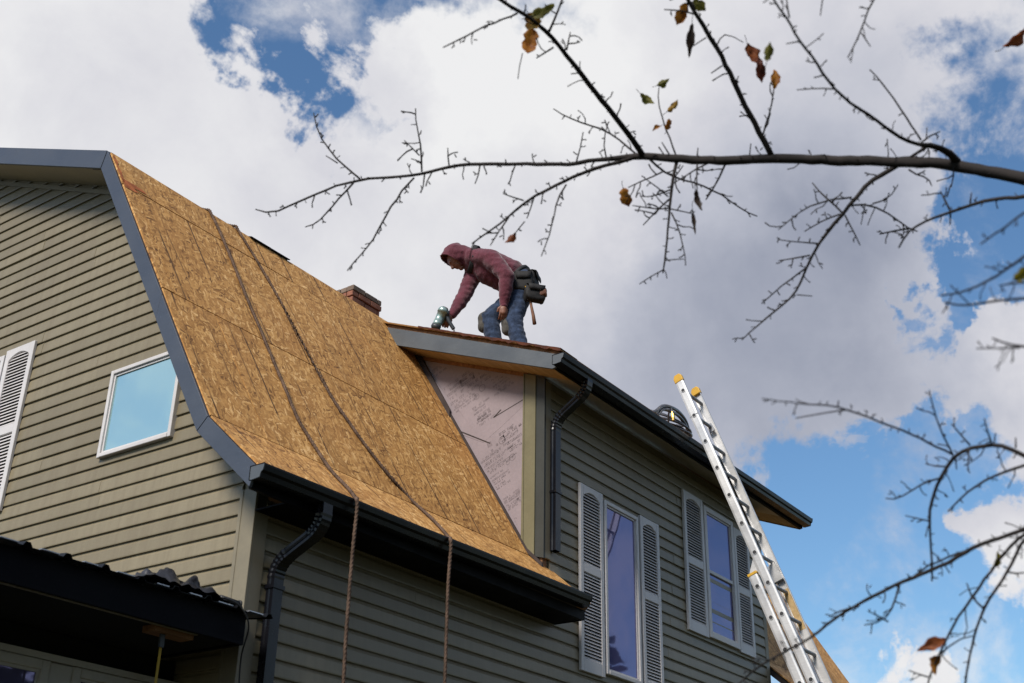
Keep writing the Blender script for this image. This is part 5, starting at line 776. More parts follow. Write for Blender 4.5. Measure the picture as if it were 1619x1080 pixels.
([(3.127,1.262,2.404,.0031),(3.104,1.242,2.419,.0030),(3.082,1.219,2.434,.0028),(3.052,1.194,2.452,.0026),(3.018,1.171,2.472,.0021)],[[(3.107,1.248,2.407,.0026),(3.100,1.233,2.416,.0025),(3.108,1.231,2.442,.0020),(3.099,1.221,2.453,.0027)],[(3.084,1.226,2.421,.0025),(3.074,1.225,2.419,.0025),(3.088,1.234,2.438,.0020),(3.092,1.238,2.447,.0026)],[(3.079,1.214,2.444,.0020),(3.084,1.218,2.453,.0020),(3.088,1.221,2.461,.0016),(3.088,1.221,2.466,.0021)],[(3.054,1.196,2.448,.0022),(3.044,1.192,2.446,.0022),(3.042,1.190,2.450,.0017),(3.029,1.184,2.445,.0023)],[(3.050,1.194,2.456,.0019),(3.050,1.186,2.465,.0019)],[(3.047,1.187,2.470,.0023),(3.034,1.189,2.484,.0023),(3.034,1.188,2.507,.0018),(3.007,1.168,2.502,.0023)],[(3.033,1.178,2.502,.0019),(3.025,1.184,2.509,.0019)]]),
([(2.845,1.311,2.625,.0024),(2.829,1.325,2.605,.0021),(2.813,1.339,2.584,.0018)],[]),
([(2.781,1.315,2.677,.0031),(2.757,1.353,2.692,.0025),(2.733,1.396,2.700,.0020)],[[(2.768,1.330,2.681,.0019),(2.764,1.329,2.694,.0019),(2.762,1.327,2.707,.0015),(2.762,1.325,2.722,.0020)],[(2.758,1.325,2.703,.0019),(2.750,1.332,2.708,.0019)],[(2.762,1.346,2.690,.0025),(2.766,1.350,2.692,.0025),(2.751,1.345,2.675,.0019),(2.759,1.350,2.680,.0026)],[(2.742,1.372,2.693,.0019),(2.736,1.373,2.684,.0019),(2.738,1.376,2.682,.0015),(2.749,1.382,2.688,.0020)],[(2.743,1.377,2.686,.0019),(2.748,1.378,2.676,.0019)]]),
([(2.926,1.298,2.563,.0026),(2.919,1.335,2.544,.0018)],[]),
([(3.117,1.573,2.436,.0031),(3.106,1.578,2.466,.0030),(3.095,1.581,2.496,.0029),(3.080,1.589,2.531,.0028),(3.067,1.592,2.570,.0024),(3.054,1.595,2.607,.0023),(3.045,1.593,2.643,.0021),(3.040,1.586,2.677,.0018)],[]),
([(3.082,1.703,2.469,.0038),(3.074,1.734,2.508,.0037),(3.067,1.762,2.545,.0035),(3.059,1.794,2.580,.0035),(3.051,1.829,2.611,.0035),(3.044,1.865,2.634,.0032),(3.036,1.902,2.659,.0030),(3.029,1.936,2.685,.0028),(3.021,1.968,2.711,.0025),(3.012,1.999,2.743,.0020)],[[(3.086,1.726,2.498,.0020),(3.076,1.723,2.507,.0020),(3.073,1.725,2.521,.0015),(3.067,1.730,2.532,.0020)],[(3.066,1.740,2.515,.0021),(3.062,1.747,2.506,.0021),(3.067,1.753,2.499,.0016),(3.056,1.751,2.479,.0022)],[(3.056,1.771,2.553,.0021),(3.049,1.767,2.556,.0021),(3.043,1.765,2.559,.0016),(3.046,1.766,2.569,.0022)],[(3.051,1.767,2.565,.0021),(3.057,1.756,2.568,.0021)],[(3.061,1.793,2.579,.0023),(3.053,1.796,2.595,.0023),(3.028,1.788,2.596,.0018),(3.041,1.803,2.631,.0024)],[(3.041,1.796,2.607,.0021),(3.042,1.786,2.617,.0021)],[(3.046,1.806,2.587,.0026),(3.048,1.810,2.597,.0026),(3.031,1.805,2.589,.0020),(3.051,1.822,2.614,.0027)],[(3.038,1.811,2.595,.0021),(3.033,1.822,2.589,.0021)],[(3.052,1.856,2.631,.0019),(3.050,1.863,2.626,.0019),(3.048,1.866,2.616,.0015),(3.060,1.882,2.622,.0020)],[(3.050,1.870,2.620,.0021),(3.053,1.875,2.608,.0021)],[(3.032,1.877,2.639,.0022),(3.027,1.875,2.658,.0022),(3.009,1.875,2.667,.0017),(3.013,1.895,2.693,.0023)],[(3.033,1.905,2.661,.0022),(3.029,1.905,2.664,.0022),(3.042,1.914,2.682,.0017),(3.018,1.901,2.668,.0023)],[(3.028,1.905,2.670,.0021),(3.028,1.896,2.680,.0021)],[(3.027,1.938,2.686,.0021),(3.032,1.940,2.695,.0021),(3.015,1.927,2.683,.0017),(3.038,1.940,2.708,.0022)],[(3.029,1.961,2.707,.0027),(3.028,1.965,2.704,.0027),(3.021,1.963,2.694,.0021),(3.031,1.973,2.700,.0028)]]),
([(3.032,1.916,2.491,.0029),(3.004,1.881,2.524,.0024),(2.973,1.850,2.557,.0020)],[[(3.009,1.893,2.500,.0023),(3.009,1.901,2.506,.0023),(2.988,1.894,2.495,.0018),(2.983,1.897,2.500,.0023)],[(3.003,1.880,2.526,.0020),(3.003,1.873,2.523,.0020),(3.023,1.878,2.537,.0016),(3.008,1.863,2.525,.0021)],[(2.997,1.871,2.547,.0028),(2.994,1.863,2.543,.0028),(3.013,1.869,2.557,.0022),(3.011,1.862,2.553,.0029)]]),
([(3.057,1.809,2.479,.0030),(3.038,1.806,2.521,.0025),(3.026,1.794,2.560,.0022),(3.019,1.776,2.597,.0020)],[[(3.045,1.807,2.507,.0021),(3.040,1.808,2.505,.0021),(3.049,1.817,2.515,.0017),(3.054,1.824,2.521,.0022)],[(3.041,1.812,2.508,.0021),(3.038,1.822,2.501,.0021)],[(3.032,1.800,2.544,.0025),(3.023,1.797,2.539,.0025),(3.033,1.807,2.550,.0020),(3.015,1.799,2.535,.0026)],[(3.023,1.784,2.583,.0023),(3.015,1.783,2.587,.0023),(3.025,1.791,2.605,.0018),(3.028,1.796,2.618,.0024)],[(3.014,1.785,2.596,.0021),(3.006,1.796,2.594,.0021)]]),
([(3.102,1.591,2.439,.0029),(3.060,1.595,2.465,.0019)],[]),
([(3.128,1.501,2.412,.0026),(3.129,1.496,2.444,.0019)],[]),
([(3.176,1.336,2.375,.0025),(3.174,1.327,2.421,.0019)],[]),
([(3.126,1.576,2.419,.0064),(3.129,1.591,2.371,.0057),(3.133,1.602,2.329,.0054),(3.138,1.612,2.289,.0050),(3.143,1.620,2.252,.0043),(3.148,1.627,2.216,.0040),(3.152,1.635,2.183,.0036),(3.158,1.642,2.147,.0035),(3.162,1.650,2.112,.0034),(3.166,1.658,2.078,.0032),(3.170,1.669,2.036,.0024)],[[(3.131,1.584,2.400,.0018),(3.139,1.584,2.403,.0018),(3.144,1.581,2.404,.0014),(3.141,1.575,2.398,.0019)],[(3.137,1.577,2.399,.0020),(3.137,1.569,2.409,.0020)],[(3.128,1.589,2.374,.0020),(3.132,1.598,2.379,.0020),(3.110,1.593,2.366,.0016),(3.117,1.602,2.373,.0021)],[(3.130,1.598,2.338,.0025),(3.127,1.601,2.333,.0025),(3.120,1.600,2.324,.0019),(3.117,1.603,2.319,.0026)],[(3.130,1.604,2.331,.0020),(3.125,1.615,2.327,.0020)],[(3.139,1.608,2.312,.0022),(3.130,1.614,2.308,.0022),(3.129,1.623,2.309,.0018),(3.137,1.637,2.318,.0023)],[(3.138,1.615,2.266,.0024),(3.145,1.621,2.269,.0024),(3.125,1.614,2.255,.0018),(3.141,1.626,2.265,.0025)],[(3.136,1.620,2.263,.0020),(3.128,1.630,2.265,.0020)],[(3.144,1.621,2.249,.0018),(3.141,1.626,2.249,.0018),(3.132,1.628,2.244,.0014),(3.139,1.637,2.253,.0019)],[(3.137,1.630,2.250,.0020),(3.131,1.630,2.261,.0020)],[(3.146,1.626,2.220,.0023),(3.150,1.635,2.224,.0023),(3.136,1.635,2.217,.0018),(3.122,1.634,2.208,.0024)],[(3.149,1.631,2.192,.0019),(3.154,1.621,2.186,.0019),(3.165,1.612,2.187,.0015),(3.158,1.597,2.170,.0020)],[(3.166,1.617,2.182,.0020),(3.173,1.606,2.183,.0020)],[(3.155,1.640,2.154,.0021),(3.153,1.631,2.147,.0021),(3.179,1.636,2.163,.0016),(3.158,1.618,2.150,.0022)],[(3.163,1.647,2.132,.0018),(3.165,1.653,2.133,.0018),(3.172,1.661,2.138,.0014),(3.164,1.661,2.134,.0019)],[(3.163,1.651,2.109,.0021),(3.166,1.648,2.109,.0021),(3.178,1.650,2.115,.0017),(3.185,1.650,2.120,.0022)],[(3.163,1.654,2.087,.0026),(3.171,1.653,2.087,.0026),(3.178,1.652,2.085,.0020),(3.155,1.635,2.064,.0027)],[(3.166,1.665,2.047,.0020),(3.178,1.663,2.043,.0020),(3.173,1.658,2.027,.0015),(3.202,1.672,2.033,.0021)]]),
([(3.166,1.666,2.045,.0024),(3.142,1.697,2.020,.0020),(3.119,1.730,1.990,.0017)],[[(3.160,1.682,2.037,.0024),(3.160,1.682,2.032,.0024),(3.168,1.688,2.033,.0018),(3.183,1.697,2.038,.0025)],[(3.142,1.699,2.018,.0025),(3.139,1.698,2.013,.0025),(3.153,1.706,2.019,.0019),(3.163,1.711,2.021,.0026)],[(3.124,1.715,1.999,.0021),(3.127,1.715,1.997,.0021),(3.133,1.716,1.997,.0016),(3.152,1.723,2.005,.0022)]]),
([(3.150,1.618,2.243,.0029),(3.158,1.606,2.204,.0027),(3.165,1.597,2.163,.0025),(3.169,1.591,2.115,.0022),(3.173,1.587,2.076,.0020),(3.174,1.587,2.041,.0019)],[[(3.151,1.607,2.214,.0019),(3.154,1.603,2.210,.0019),(3.152,1.596,2.203,.0015),(3.160,1.593,2.204,.0020)],[(3.162,1.605,2.198,.0023),(3.173,1.588,2.189,.0023),(3.202,1.577,2.200,.0018),(3.216,1.563,2.190,.0024)],[(3.165,1.597,2.162,.0018),(3.163,1.590,2.155,.0018),(3.182,1.593,2.165,.0014),(3.160,1.575,2.147,.0019)],[(3.170,1.591,2.115,.0020),(3.169,1.595,2.110,.0020),(3.175,1.600,2.109,.0016),(3.155,1.592,2.090,.0021)],[(3.171,1.598,2.106,.0020),(3.166,1.608,2.101,.0020)],[(3.170,1.587,2.081,.0020),(3.169,1.591,2.079,.0020),(3.159,1.591,2.070,.0016),(3.161,1.596,2.069,.0021)],[(3.169,1.594,2.075,.0020),(3.164,1.605,2.071,.0020)]]),
([(3.167,1.656,2.079,.0022),(3.195,1.637,2.090,.0020),(3.225,1.618,2.100,.0017)],[]),
([(3.136,1.616,2.287,.0035),(3.146,1.662,2.271,.0029),(3.156,1.700,2.256,.0024),(3.165,1.734,2.241,.0019)],[[(3.150,1.645,2.285,.0025),(3.140,1.654,2.297,.0025),(3.124,1.656,2.305,.0019),(3.118,1.667,2.320,.0026)],[(3.147,1.661,2.272,.0027),(3.135,1.668,2.279,.0027),(3.127,1.679,2.285,.0021),(3.120,1.692,2.285,.0028)],[(3.127,1.682,2.279,.0020),(3.119,1.685,2.288,.0020)],[(3.158,1.687,2.267,.0024),(3.141,1.701,2.269,.0024),(3.143,1.727,2.285,.0019),(3.098,1.726,2.263,.0025)],[(3.155,1.702,2.254,.0025),(3.149,1.710,2.258,.0025),(3.129,1.707,2.255,.0019),(3.132,1.712,2.271,.0026)]]),
([(3.140,1.620,2.256,.0029),(3.117,1.647,2.249,.0026),(3.085,1.677,2.249,.0023),(3.051,1.709,2.250,.0017)],[[(3.118,1.645,2.250,.0024),(3.111,1.649,2.239,.0024),(3.113,1.655,2.233,.0019),(3.101,1.658,2.222,.0025)],[(3.097,1.662,2.247,.0027),(3.090,1.662,2.246,.0027),(3.088,1.664,2.247,.0021),(3.070,1.658,2.237,.0028)],[(3.086,1.676,2.249,.0018),(3.077,1.676,2.264,.0018),(3.052,1.674,2.267,.0014),(3.056,1.683,2.293,.0019)],[(3.073,1.692,2.251,.0026),(3.076,1.698,2.249,.0026),(3.071,1.697,2.238,.0020),(3.067,1.699,2.230,.0027)]]),
([(3.130,1.617,2.295,.0029),(3.081,1.629,2.308,.0023),(3.033,1.643,2.318,.0017)],[[(3.090,1.624,2.301,.0026),(3.092,1.630,2.300,.0027),(3.091,1.634,2.296,.0021),(3.105,1.644,2.300,.0028)],[(3.090,1.631,2.292,.0020),(3.098,1.627,2.283,.0020)],[(3.046,1.633,2.308,.0026),(3.050,1.641,2.312,.0026),(3.050,1.647,2.310,.0020),(3.032,1.641,2.292,.0027)]]),
([(3.104,1.616,2.381,.0031),(3.101,1.654,2.373,.0028),(3.095,1.696,2.366,.0025),(3.089,1.745,2.355,.0019)],[[(3.105,1.643,2.378,.0026),(3.094,1.648,2.386,.0026),(3.095,1.659,2.404,.0021),(3.075,1.655,2.408,.0027)],[(3.100,1.683,2.371,.0025),(3.104,1.687,2.377,.0025),(3.110,1.691,2.385,.0020),(3.111,1.693,2.390,.0027)],[(3.097,1.684,2.376,.0020),(3.088,1.691,2.382,.0020)],[(3.094,1.699,2.364,.0022),(3.097,1.704,2.346,.0022),(3.091,1.712,2.326,.0018),(3.119,1.732,2.327,.0024)],[(3.104,1.712,2.332,.0020),(3.103,1.721,2.323,.0020)],[(3.086,1.716,2.356,.0020),(3.098,1.731,2.341,.0020),(3.095,1.744,2.321,.0016),(3.107,1.765,2.312,.0021)],[(3.089,1.744,2.319,.0020),(3.081,1.754,2.320,.0020)]]),
([(3.131,1.601,2.355,.0028),(3.142,1.584,2.381,.0023),(3.152,1.566,2.413,.0019)],[[(3.142,1.583,2.383,.0023),(3.134,1.582,2.380,.0023),(3.137,1.587,2.386,.0018),(3.129,1.586,2.382,.0024)]]),
([(3.133,1.608,2.321,.0029),(3.100,1.636,2.294,.0026),(3.071,1.658,2.277,.0022),(3.043,1.675,2.270,.0019)],[[(3.126,1.625,2.314,.0021),(3.117,1.624,2.312,.0021),(3.124,1.632,2.321,.0016),(3.137,1.643,2.335,.0022)],[(3.120,1.630,2.318,.0020),(3.114,1.640,2.315,.0020)],[(3.093,1.649,2.291,.0026),(3.085,1.650,2.283,.0026),(3.093,1.657,2.285,.0021),(3.094,1.658,2.279,.0028)],[(3.051,1.664,2.270,.0024),(3.045,1.666,2.274,.0024),(3.038,1.662,2.276,.0019),(3.019,1.653,2.270,.0025)]]),
([(3.092,1.660,2.440,.0043),(3.127,1.652,2.430,.0042),(3.163,1.641,2.420,.0040),(3.201,1.625,2.417,.0037),(3.236,1.608,2.416,.0035),(3.271,1.588,2.419,.0034),(3.310,1.569,2.418,.0034),(3.345,1.554,2.414,.0033),(3.383,1.537,2.411,.0029),(3.424,1.523,2.400,.0028),(3.464,1.509,2.392,.0026),(3.502,1.494,2.385,.0025),(3.536,1.477,2.383,.0020)],[[(3.127,1.652,2.429,.0020),(3.126,1.646,2.431,.0020),(3.123,1.639,2.428,.0016),(3.117,1.630,2.424,.0021)],[(3.165,1.640,2.419,.0023),(3.169,1.624,2.419,.0023),(3.190,1.620,2.438,.0018),(3.195,1.613,2.454,.0024)],[(3.205,1.621,2.415,.0027),(3.206,1.626,2.395,.0027),(3.232,1.635,2.392,.0022),(3.220,1.618,2.360,.0028)],[(3.234,1.609,2.417,.0027),(3.232,1.605,2.418,.0027),(3.247,1.610,2.433,.0021),(3.231,1.599,2.424,.0028)],[(3.234,1.604,2.423,.0021),(3.225,1.610,2.431,.0021)],[(3.271,1.588,2.419,.0019),(3.275,1.586,2.427,.0019),(3.267,1.580,2.427,.0015),(3.254,1.573,2.425,.0020)],[(3.300,1.579,2.422,.0021),(3.310,1.582,2.425,.0021),(3.298,1.574,2.411,.0016),(3.294,1.571,2.404,.0021)],[(3.320,1.560,2.412,.0024),(3.321,1.552,2.410,.0024),(3.340,1.553,2.425,.0019),(3.328,1.539,2.416,.0026)],[(3.373,1.546,2.415,.0025),(3.377,1.530,2.408,.0025),(3.405,1.527,2.414,.0020),(3.397,1.505,2.401,.0026)],[(3.413,1.532,2.409,.0027),(3.411,1.530,2.400,.0027),(3.422,1.531,2.400,.0021),(3.412,1.522,2.386,.0028)],[(3.430,1.519,2.396,.0019),(3.438,1.518,2.401,.0019),(3.429,1.509,2.392,.0015),(3.452,1.515,2.403,.0020)],[(3.474,1.501,2.385,.0020),(3.484,1.501,2.391,.0020),(3.483,1.496,2.390,.0016),(3.456,1.481,2.373,.0021)],[(3.500,1.495,2.386,.0026),(3.511,1.497,2.386,.0026),(3.504,1.492,2.373,.0021),(3.507,1.490,2.369,.0027)]]),
([(3.160,1.415,2.369,.0039),(3.180,1.450,2.337,.0033),(3.195,1.484,2.310,.0029),(3.206,1.516,2.287,.0021)],[[(3.163,1.428,2.351,.0024),(3.158,1.439,2.354,.0024),(3.135,1.442,2.340,.0018),(3.121,1.450,2.331,.0024)],[(3.181,1.453,2.333,.0019),(3.178,1.455,2.334,.0019),(3.169,1.455,2.330,.0015),(3.183,1.465,2.343,.0020)],[(3.195,1.482,2.312,.0024),(3.195,1.492,2.307,.0024),(3.178,1.492,2.287,.0019),(3.173,1.494,2.273,.0025)],[(3.196,1.496,2.295,.0020),(3.191,1.506,2.290,.0020)],[(3.195,1.495,2.297,.0020),(3.191,1.498,2.295,.0020),(3.188,1.500,2.291,.0016),(3.182,1.502,2.287,.0021)]]),
([(3.137,1.507,2.391,.0032),(3.127,1.507,2.325,.0027),(3.118,1.504,2.262,.0022)],[[(3.144,1.513,2.372,.0025),(3.156,1.499,2.371,.0025),(3.177,1.489,2.377,.0019),(3.173,1.468,2.373,.0026)],[(3.132,1.510,2.313,.0021),(3.130,1.511,2.309,.0021),(3.137,1.516,2.310,.0017),(3.136,1.517,2.306,.0022)]]),
([(3.144,1.617,2.254,.0026),(3.168,1.586,2.246,.0022),(3.190,1.559,2.239,.0019)],[[(3.158,1.598,2.249,.0021),(3.153,1.593,2.252,.0021),(3.154,1.591,2.258,.0017),(3.139,1.577,2.249,.0022)],[(3.159,1.590,2.257,.0020),(3.155,1.585,2.268,.0020)],[(3.182,1.568,2.241,.0021),(3.191,1.568,2.248,.0021),(3.184,1.561,2.247,.0016),(3.178,1.555,2.246,.0021)],[(3.184,1.561,2.247,.0020),(3.192,1.552,2.244,.0020)]]),
([(3.147,1.471,2.383,.0032),(3.138,1.511,2.370,.0028),(3.131,1.550,2.352,.0023),(3.123,1.592,2.334,.0019)],[[(3.145,1.493,2.378,.0019),(3.143,1.491,2.369,.0019),(3.165,1.498,2.377,.0015),(3.134,1.478,2.347,.0020)],[(3.153,1.490,2.368,.0020),(3.154,1.498,2.358,.0020)],[(3.137,1.512,2.369,.0021),(3.136,1.509,2.362,.0021),(3.148,1.514,2.366,.0017),(3.144,1.512,2.357,.0022)],[(3.141,1.513,2.361,.0020),(3.150,1.508,2.353,.0020)],[(3.137,1.533,2.363,.0020),(3.144,1.538,2.348,.0020),(3.152,1.537,2.332,.0015),(3.144,1.530,2.305,.0020)],[(3.128,1.558,2.348,.0019),(3.131,1.559,2.343,.0019),(3.120,1.552,2.328,.0015),(3.117,1.550,2.319,.0020)]]),
([(3.276,0.897,2.227,.0084),(3.268,0.920,2.214,.0080),(3.260,0.943,2.201,.0076),(3.251,0.969,2.187,.0072),(3.245,0.995,2.168,.0069),(3.244,1.019,2.143,.0066),(3.240,1.047,2.118,.0063),(3.239,1.073,2.091,.0059),(3.236,1.100,2.067,.0056),(3.234,1.126,2.041,.0053),(3.233,1.153,2.012,.0049),(3.236,1.181,1.978,.0044),(3.241,1.207,1.942,.0040),(3.247,1.230,1.906,.0037),(3.250,1.250,1.880,.0035),(3.248,1.272,1.858,.0033),(3.243,1.297,1.839,.0032),(3.236,1.324,1.820,.0030),(3.230,1.349,1.802,.0027),(3.225,1.373,1.784,.0024),(3.218,1.401,1.763,.0021),(3.214,1.427,1.742,.0018)],[[(3.268,0.921,2.213,.0021),(3.261,0.921,2.214,.0020),(3.274,0.925,2.228,.0016),(3.270,0.925,2.230,.0021)],[(3.263,0.922,2.220,.0019),(3.256,0.932,2.220,.0019)],[(3.258,0.950,2.197,.0023),(3.243,0.959,2.198,.0023),(3.246,0.975,2.208,.0018),(3.223,0.982,2.203,.0024)],[(3.237,0.972,2.204,.0019),(3.234,0.982,2.198,.0019)],[(3.251,0.972,2.184,.0024),(3.246,0.970,2.177,.0024),(3.258,0.972,2.181,.0019),(3.247,0.969,2.169,.0025)],[(3.247,0.990,2.171,.0018),(3.255,0.992,2.171,.0018),(3.257,0.993,2.167,.0014),(3.249,0.992,2.156,.0019)],[(3.244,1.005,2.157,.0019),(3.242,1.004,2.152,.0019),(3.255,1.007,2.157,.0015),(3.232,1.000,2.138,.0020)],[(3.248,1.005,2.152,.0019),(3.244,1.015,2.146,.0019)],[(3.244,1.016,2.146,.0018),(3.254,1.021,2.146,.0018),(3.250,1.022,2.138,.0014),(3.230,1.020,2.121,.0018)],[(3.246,1.022,2.137,.0019),(3.253,1.019,2.129,.0019)],[(3.242,1.030,2.133,.0018),(3.231,1.031,2.129,.0018),(3.222,1.033,2.125,.0014),(3.213,1.035,2.119,.0018)],[(3.237,1.038,2.132,.0019),(3.229,1.042,2.140,.0019)],[(3.240,1.046,2.119,.0017),(3.253,1.041,2.114,.0017),(3.274,1.042,2.113,.0013),(3.242,1.024,2.080,.0018)],[(3.239,1.072,2.092,.0023),(3.238,1.076,2.093,.0023),(3.243,1.081,2.098,.0018),(3.249,1.088,2.102,.0024)],[(3.238,1.087,2.079,.0019),(3.232,1.086,2.070,.0019),(3.254,1.094,2.079,.0015),(3.217,1.084,2.052,.0020)],[(3.235,1.112,2.054,.0022),(3.230,1.117,2.053,.0022),(3.223,1.120,2.046,.0017),(3.240,1.131,2.054,.0023)],[(3.231,1.122,2.049,.0019),(3.235,1.126,2.039,.0019)],[(3.234,1.134,2.032,.0022),(3.236,1.138,2.031,.0022),(3.225,1.138,2.025,.0017),(3.250,1.151,2.042,.0023)],[(3.233,1.155,2.010,.0021),(3.239,1.161,2.014,.0021),(3.220,1.157,2.002,.0016),(3.240,1.167,2.014,.0022)],[(3.235,1.173,1.987,.0018),(3.244,1.171,1.970,.0018),(3.246,1.167,1.949,.0014),(3.258,1.161,1.935,.0019)],[(3.257,1.169,1.957,.0019),(3.265,1.161,1.953,.0019)],[(3.236,1.183,1.974,.0020),(3.239,1.190,1.975,.0020),(3.233,1.193,1.970,.0016),(3.245,1.203,1.978,.0021)],[(3.238,1.194,1.960,.0018),(3.248,1.193,1.958,.0019),(3.239,1.186,1.945,.0014),(3.270,1.191,1.956,.0019)],[(3.240,1.204,1.946,.0021),(3.242,1.213,1.949,.0022),(3.223,1.214,1.943,.0017),(3.201,1.213,1.935,.0022)],[(3.230,1.216,1.948,.0019),(3.224,1.216,1.958,.0019)],[(3.245,1.219,1.923,.0021),(3.249,1.216,1.914,.0021),(3.271,1.218,1.917,.0016),(3.289,1.217,1.918,.0022)],[(3.249,1.241,1.892,.0018),(3.251,1.248,1.894,.0018),(3.237,1.247,1.883,.0014),(3.236,1.252,1.882,.0019)],[(3.249,1.257,1.873,.0018),(3.254,1.258,1.872,.0018),(3.242,1.252,1.863,.0014),(3.249,1.254,1.863,.0019)],[(3.253,1.256,1.868,.0019),(3.253,1.264,1.859,.0019)],[(3.247,1.278,1.854,.0023),(3.249,1.285,1.857,.0023),(3.249,1.292,1.856,.0018),(3.259,1.302,1.864,.0024)],[(3.243,1.295,1.840,.0023),(3.244,1.299,1.844,.0023),(3.227,1.296,1.836,.0018),(3.221,1.297,1.836,.0024)],[(3.238,1.301,1.842,.0019),(3.236,1.310,1.836,.0019)],[(3.238,1.318,1.824,.0024),(3.231,1.324,1.827,.0024),(3.230,1.332,1.832,.0019),(3.199,1.327,1.822,.0025)],[(3.233,1.335,1.812,.0018),(3.228,1.332,1.804,.0018),(3.222,1.329,1.796,.0014),(3.252,1.342,1.808,.0019)],[(3.228,1.359,1.795,.0019),(3.221,1.374,1.797,.0019),(3.217,1.390,1.801,.0015),(3.201,1.402,1.801,.0020)],[(3.223,1.382,1.778,.0017),(3.227,1.388,1.783,.0017),(3.210,1.385,1.774,.0013),(3.216,1.393,1.778,.0018)],[(3.218,1.404,1.761,.0022),(3.220,1.399,1.750,.0022),(3.221,1.395,1.738,.0017),(3.251,1.401,1.742,.0023)],[(3.232,1.399,1.744,.0019),(3.238,1.388,1.746,.0019)],[(3.216,1.417,1.750,.0020),(3.216,1.431,1.750,.0020),(3.205,1.440,1.749,.0016),(3.187,1.445,1.739,.0021)],[(3.203,1.439,1.746,.0019),(3.204,1.446,1.736,.0019)]]),
([(3.238,1.072,2.095,.0033),(3.238,1.091,2.128,.0033),(3.237,1.116,2.165,.0032),(3.237,1.139,2.202,.0025),(3.237,1.157,2.239,.0018)],[[(3.239,1.091,2.127,.0022),(3.235,1.086,2.129,.0022),(3.224,1.079,2.127,.0017),(3.232,1.078,2.136,.0023)],[(3.227,1.099,2.138,.0024),(3.220,1.086,2.144,.0024),(3.237,1.077,2.160,.0019),(3.255,1.071,2.181,.0025)],[(3.236,1.116,2.166,.0022),(3.242,1.118,2.174,.0022),(3.248,1.119,2.182,.0017),(3.258,1.121,2.193,.0023)],[(3.240,1.137,2.199,.0022),(3.229,1.138,2.194,.0022),(3.247,1.149,2.208,.0017),(3.247,1.153,2.207,.0023)]]),
([(3.234,1.037,2.139,.0033),(3.208,1.058,2.128,.0031),(3.181,1.080,2.118,.0029),(3.154,1.104,2.101,.0027),(3.124,1.132,2.081,.0024),(3.099,1.158,2.054,.0020),(3.075,1.186,2.020,.0018),(3.053,1.211,1.988,.0016)],[[(3.212,1.052,2.129,.0024),(3.209,1.054,2.131,.0024),(3.191,1.051,2.123,.0019),(3.220,1.065,2.146,.0026)],[(3.184,1.075,2.118,.0024),(3.192,1.078,2.120,.0024),(3.184,1.077,2.113,.0019),(3.184,1.079,2.111,.0025)],[(3.184,1.078,2.114,.0019),(3.189,1.081,2.104,.0019)],[(3.174,1.092,2.114,.0018),(3.178,1.110,2.102,.0018),(3.180,1.133,2.101,.0014),(3.145,1.139,2.066,.0019)],[(3.164,1.128,2.089,.0019),(3.169,1.129,2.079,.0019)],[(3.149,1.113,2.098,.0020),(3.132,1.113,2.105,.0020),(3.123,1.110,2.117,.0015),(3.101,1.105,2.120,.0020)],[(3.121,1.139,2.076,.0017),(3.113,1.140,2.075,.0017),(3.099,1.138,2.070,.0014),(3.108,1.142,2.081,.0018)],[(3.102,1.148,2.060,.0018),(3.098,1.149,2.059,.0018),(3.094,1.150,2.059,.0014),(3.115,1.160,2.076,.0019)],[(3.097,1.166,2.048,.0023),(3.096,1.166,2.044,.0023),(3.112,1.175,2.052,.0018),(3.101,1.173,2.041,.0024)],[(3.097,1.170,2.043,.0018),(3.090,1.179,2.044,.0018)],[(3.077,1.176,2.026,.0023),(3.086,1.178,2.017,.0023),(3.097,1.181,2.010,.0018),(3.092,1.172,1.993,.0024)],[(3.073,1.191,2.016,.0023),(3.078,1.197,2.021,.0024),(3.082,1.203,2.025,.0018),(3.084,1.208,2.028,.0025)],[(3.056,1.198,1.997,.0020),(3.051,1.216,1.998,.0020),(3.021,1.224,1.988,.0016),(3.008,1.234,1.997,.0021)]]),
([(3.235,1.079,2.092,.0030),(3.238,1.110,2.093,.0027),(3.243,1.143,2.092,.0024),(3.249,1.174,2.088,.0021),(3.256,1.206,2.084,.0018)],[[(3.240,1.106,2.094,.0022),(3.238,1.110,2.098,.0022),(3.248,1.118,2.111,.0017),(3.222,1.114,2.098,.0022)],[(3.233,1.120,2.088,.0020),(3.224,1.120,2.091,.0020),(3.223,1.121,2.100,.0015),(3.222,1.122,2.109,.0021)],[(3.224,1.122,2.101,.0019),(3.218,1.132,2.099,.0019)],[(3.241,1.147,2.090,.0021),(3.237,1.148,2.088,.0020),(3.234,1.150,2.088,.0016),(3.229,1.151,2.088,.0021)],[(3.237,1.150,2.092,.0019),(3.235,1.146,2.102,.0019)],[(3.246,1.182,2.084,.0018),(3.247,1.184,2.091,.0018),(3.232,1.183,2.087,.0014),(3.223,1.185,2.087,.0019)]]),
([(3.244,1.067,2.090,.0030),(3.257,1.061,2.063,.0027),(3.273,1.053,2.031,.0024),(3.290,1.046,1.997,.0018)],[[(3.253,1.062,2.069,.0019),(3.258,1.065,2.069,.0019),(3.265,1.069,2.070,.0015),(3.247,1.066,2.057,.0020)],[(3.252,1.067,2.065,.0019),(3.254,1.072,2.054,.0019)],[(3.266,1.055,2.040,.0022),(3.264,1.058,2.038,.0022),(3.257,1.060,2.034,.0017),(3.270,1.069,2.044,.0023)],[(3.277,1.052,2.026,.0019),(3.285,1.057,2.026,.0019),(3.273,1.058,2.017,.0015),(3.267,1.058,2.009,.0020)],[(3.277,1.059,2.019,.0019),(3.281,1.062,2.008,.0019)]]),
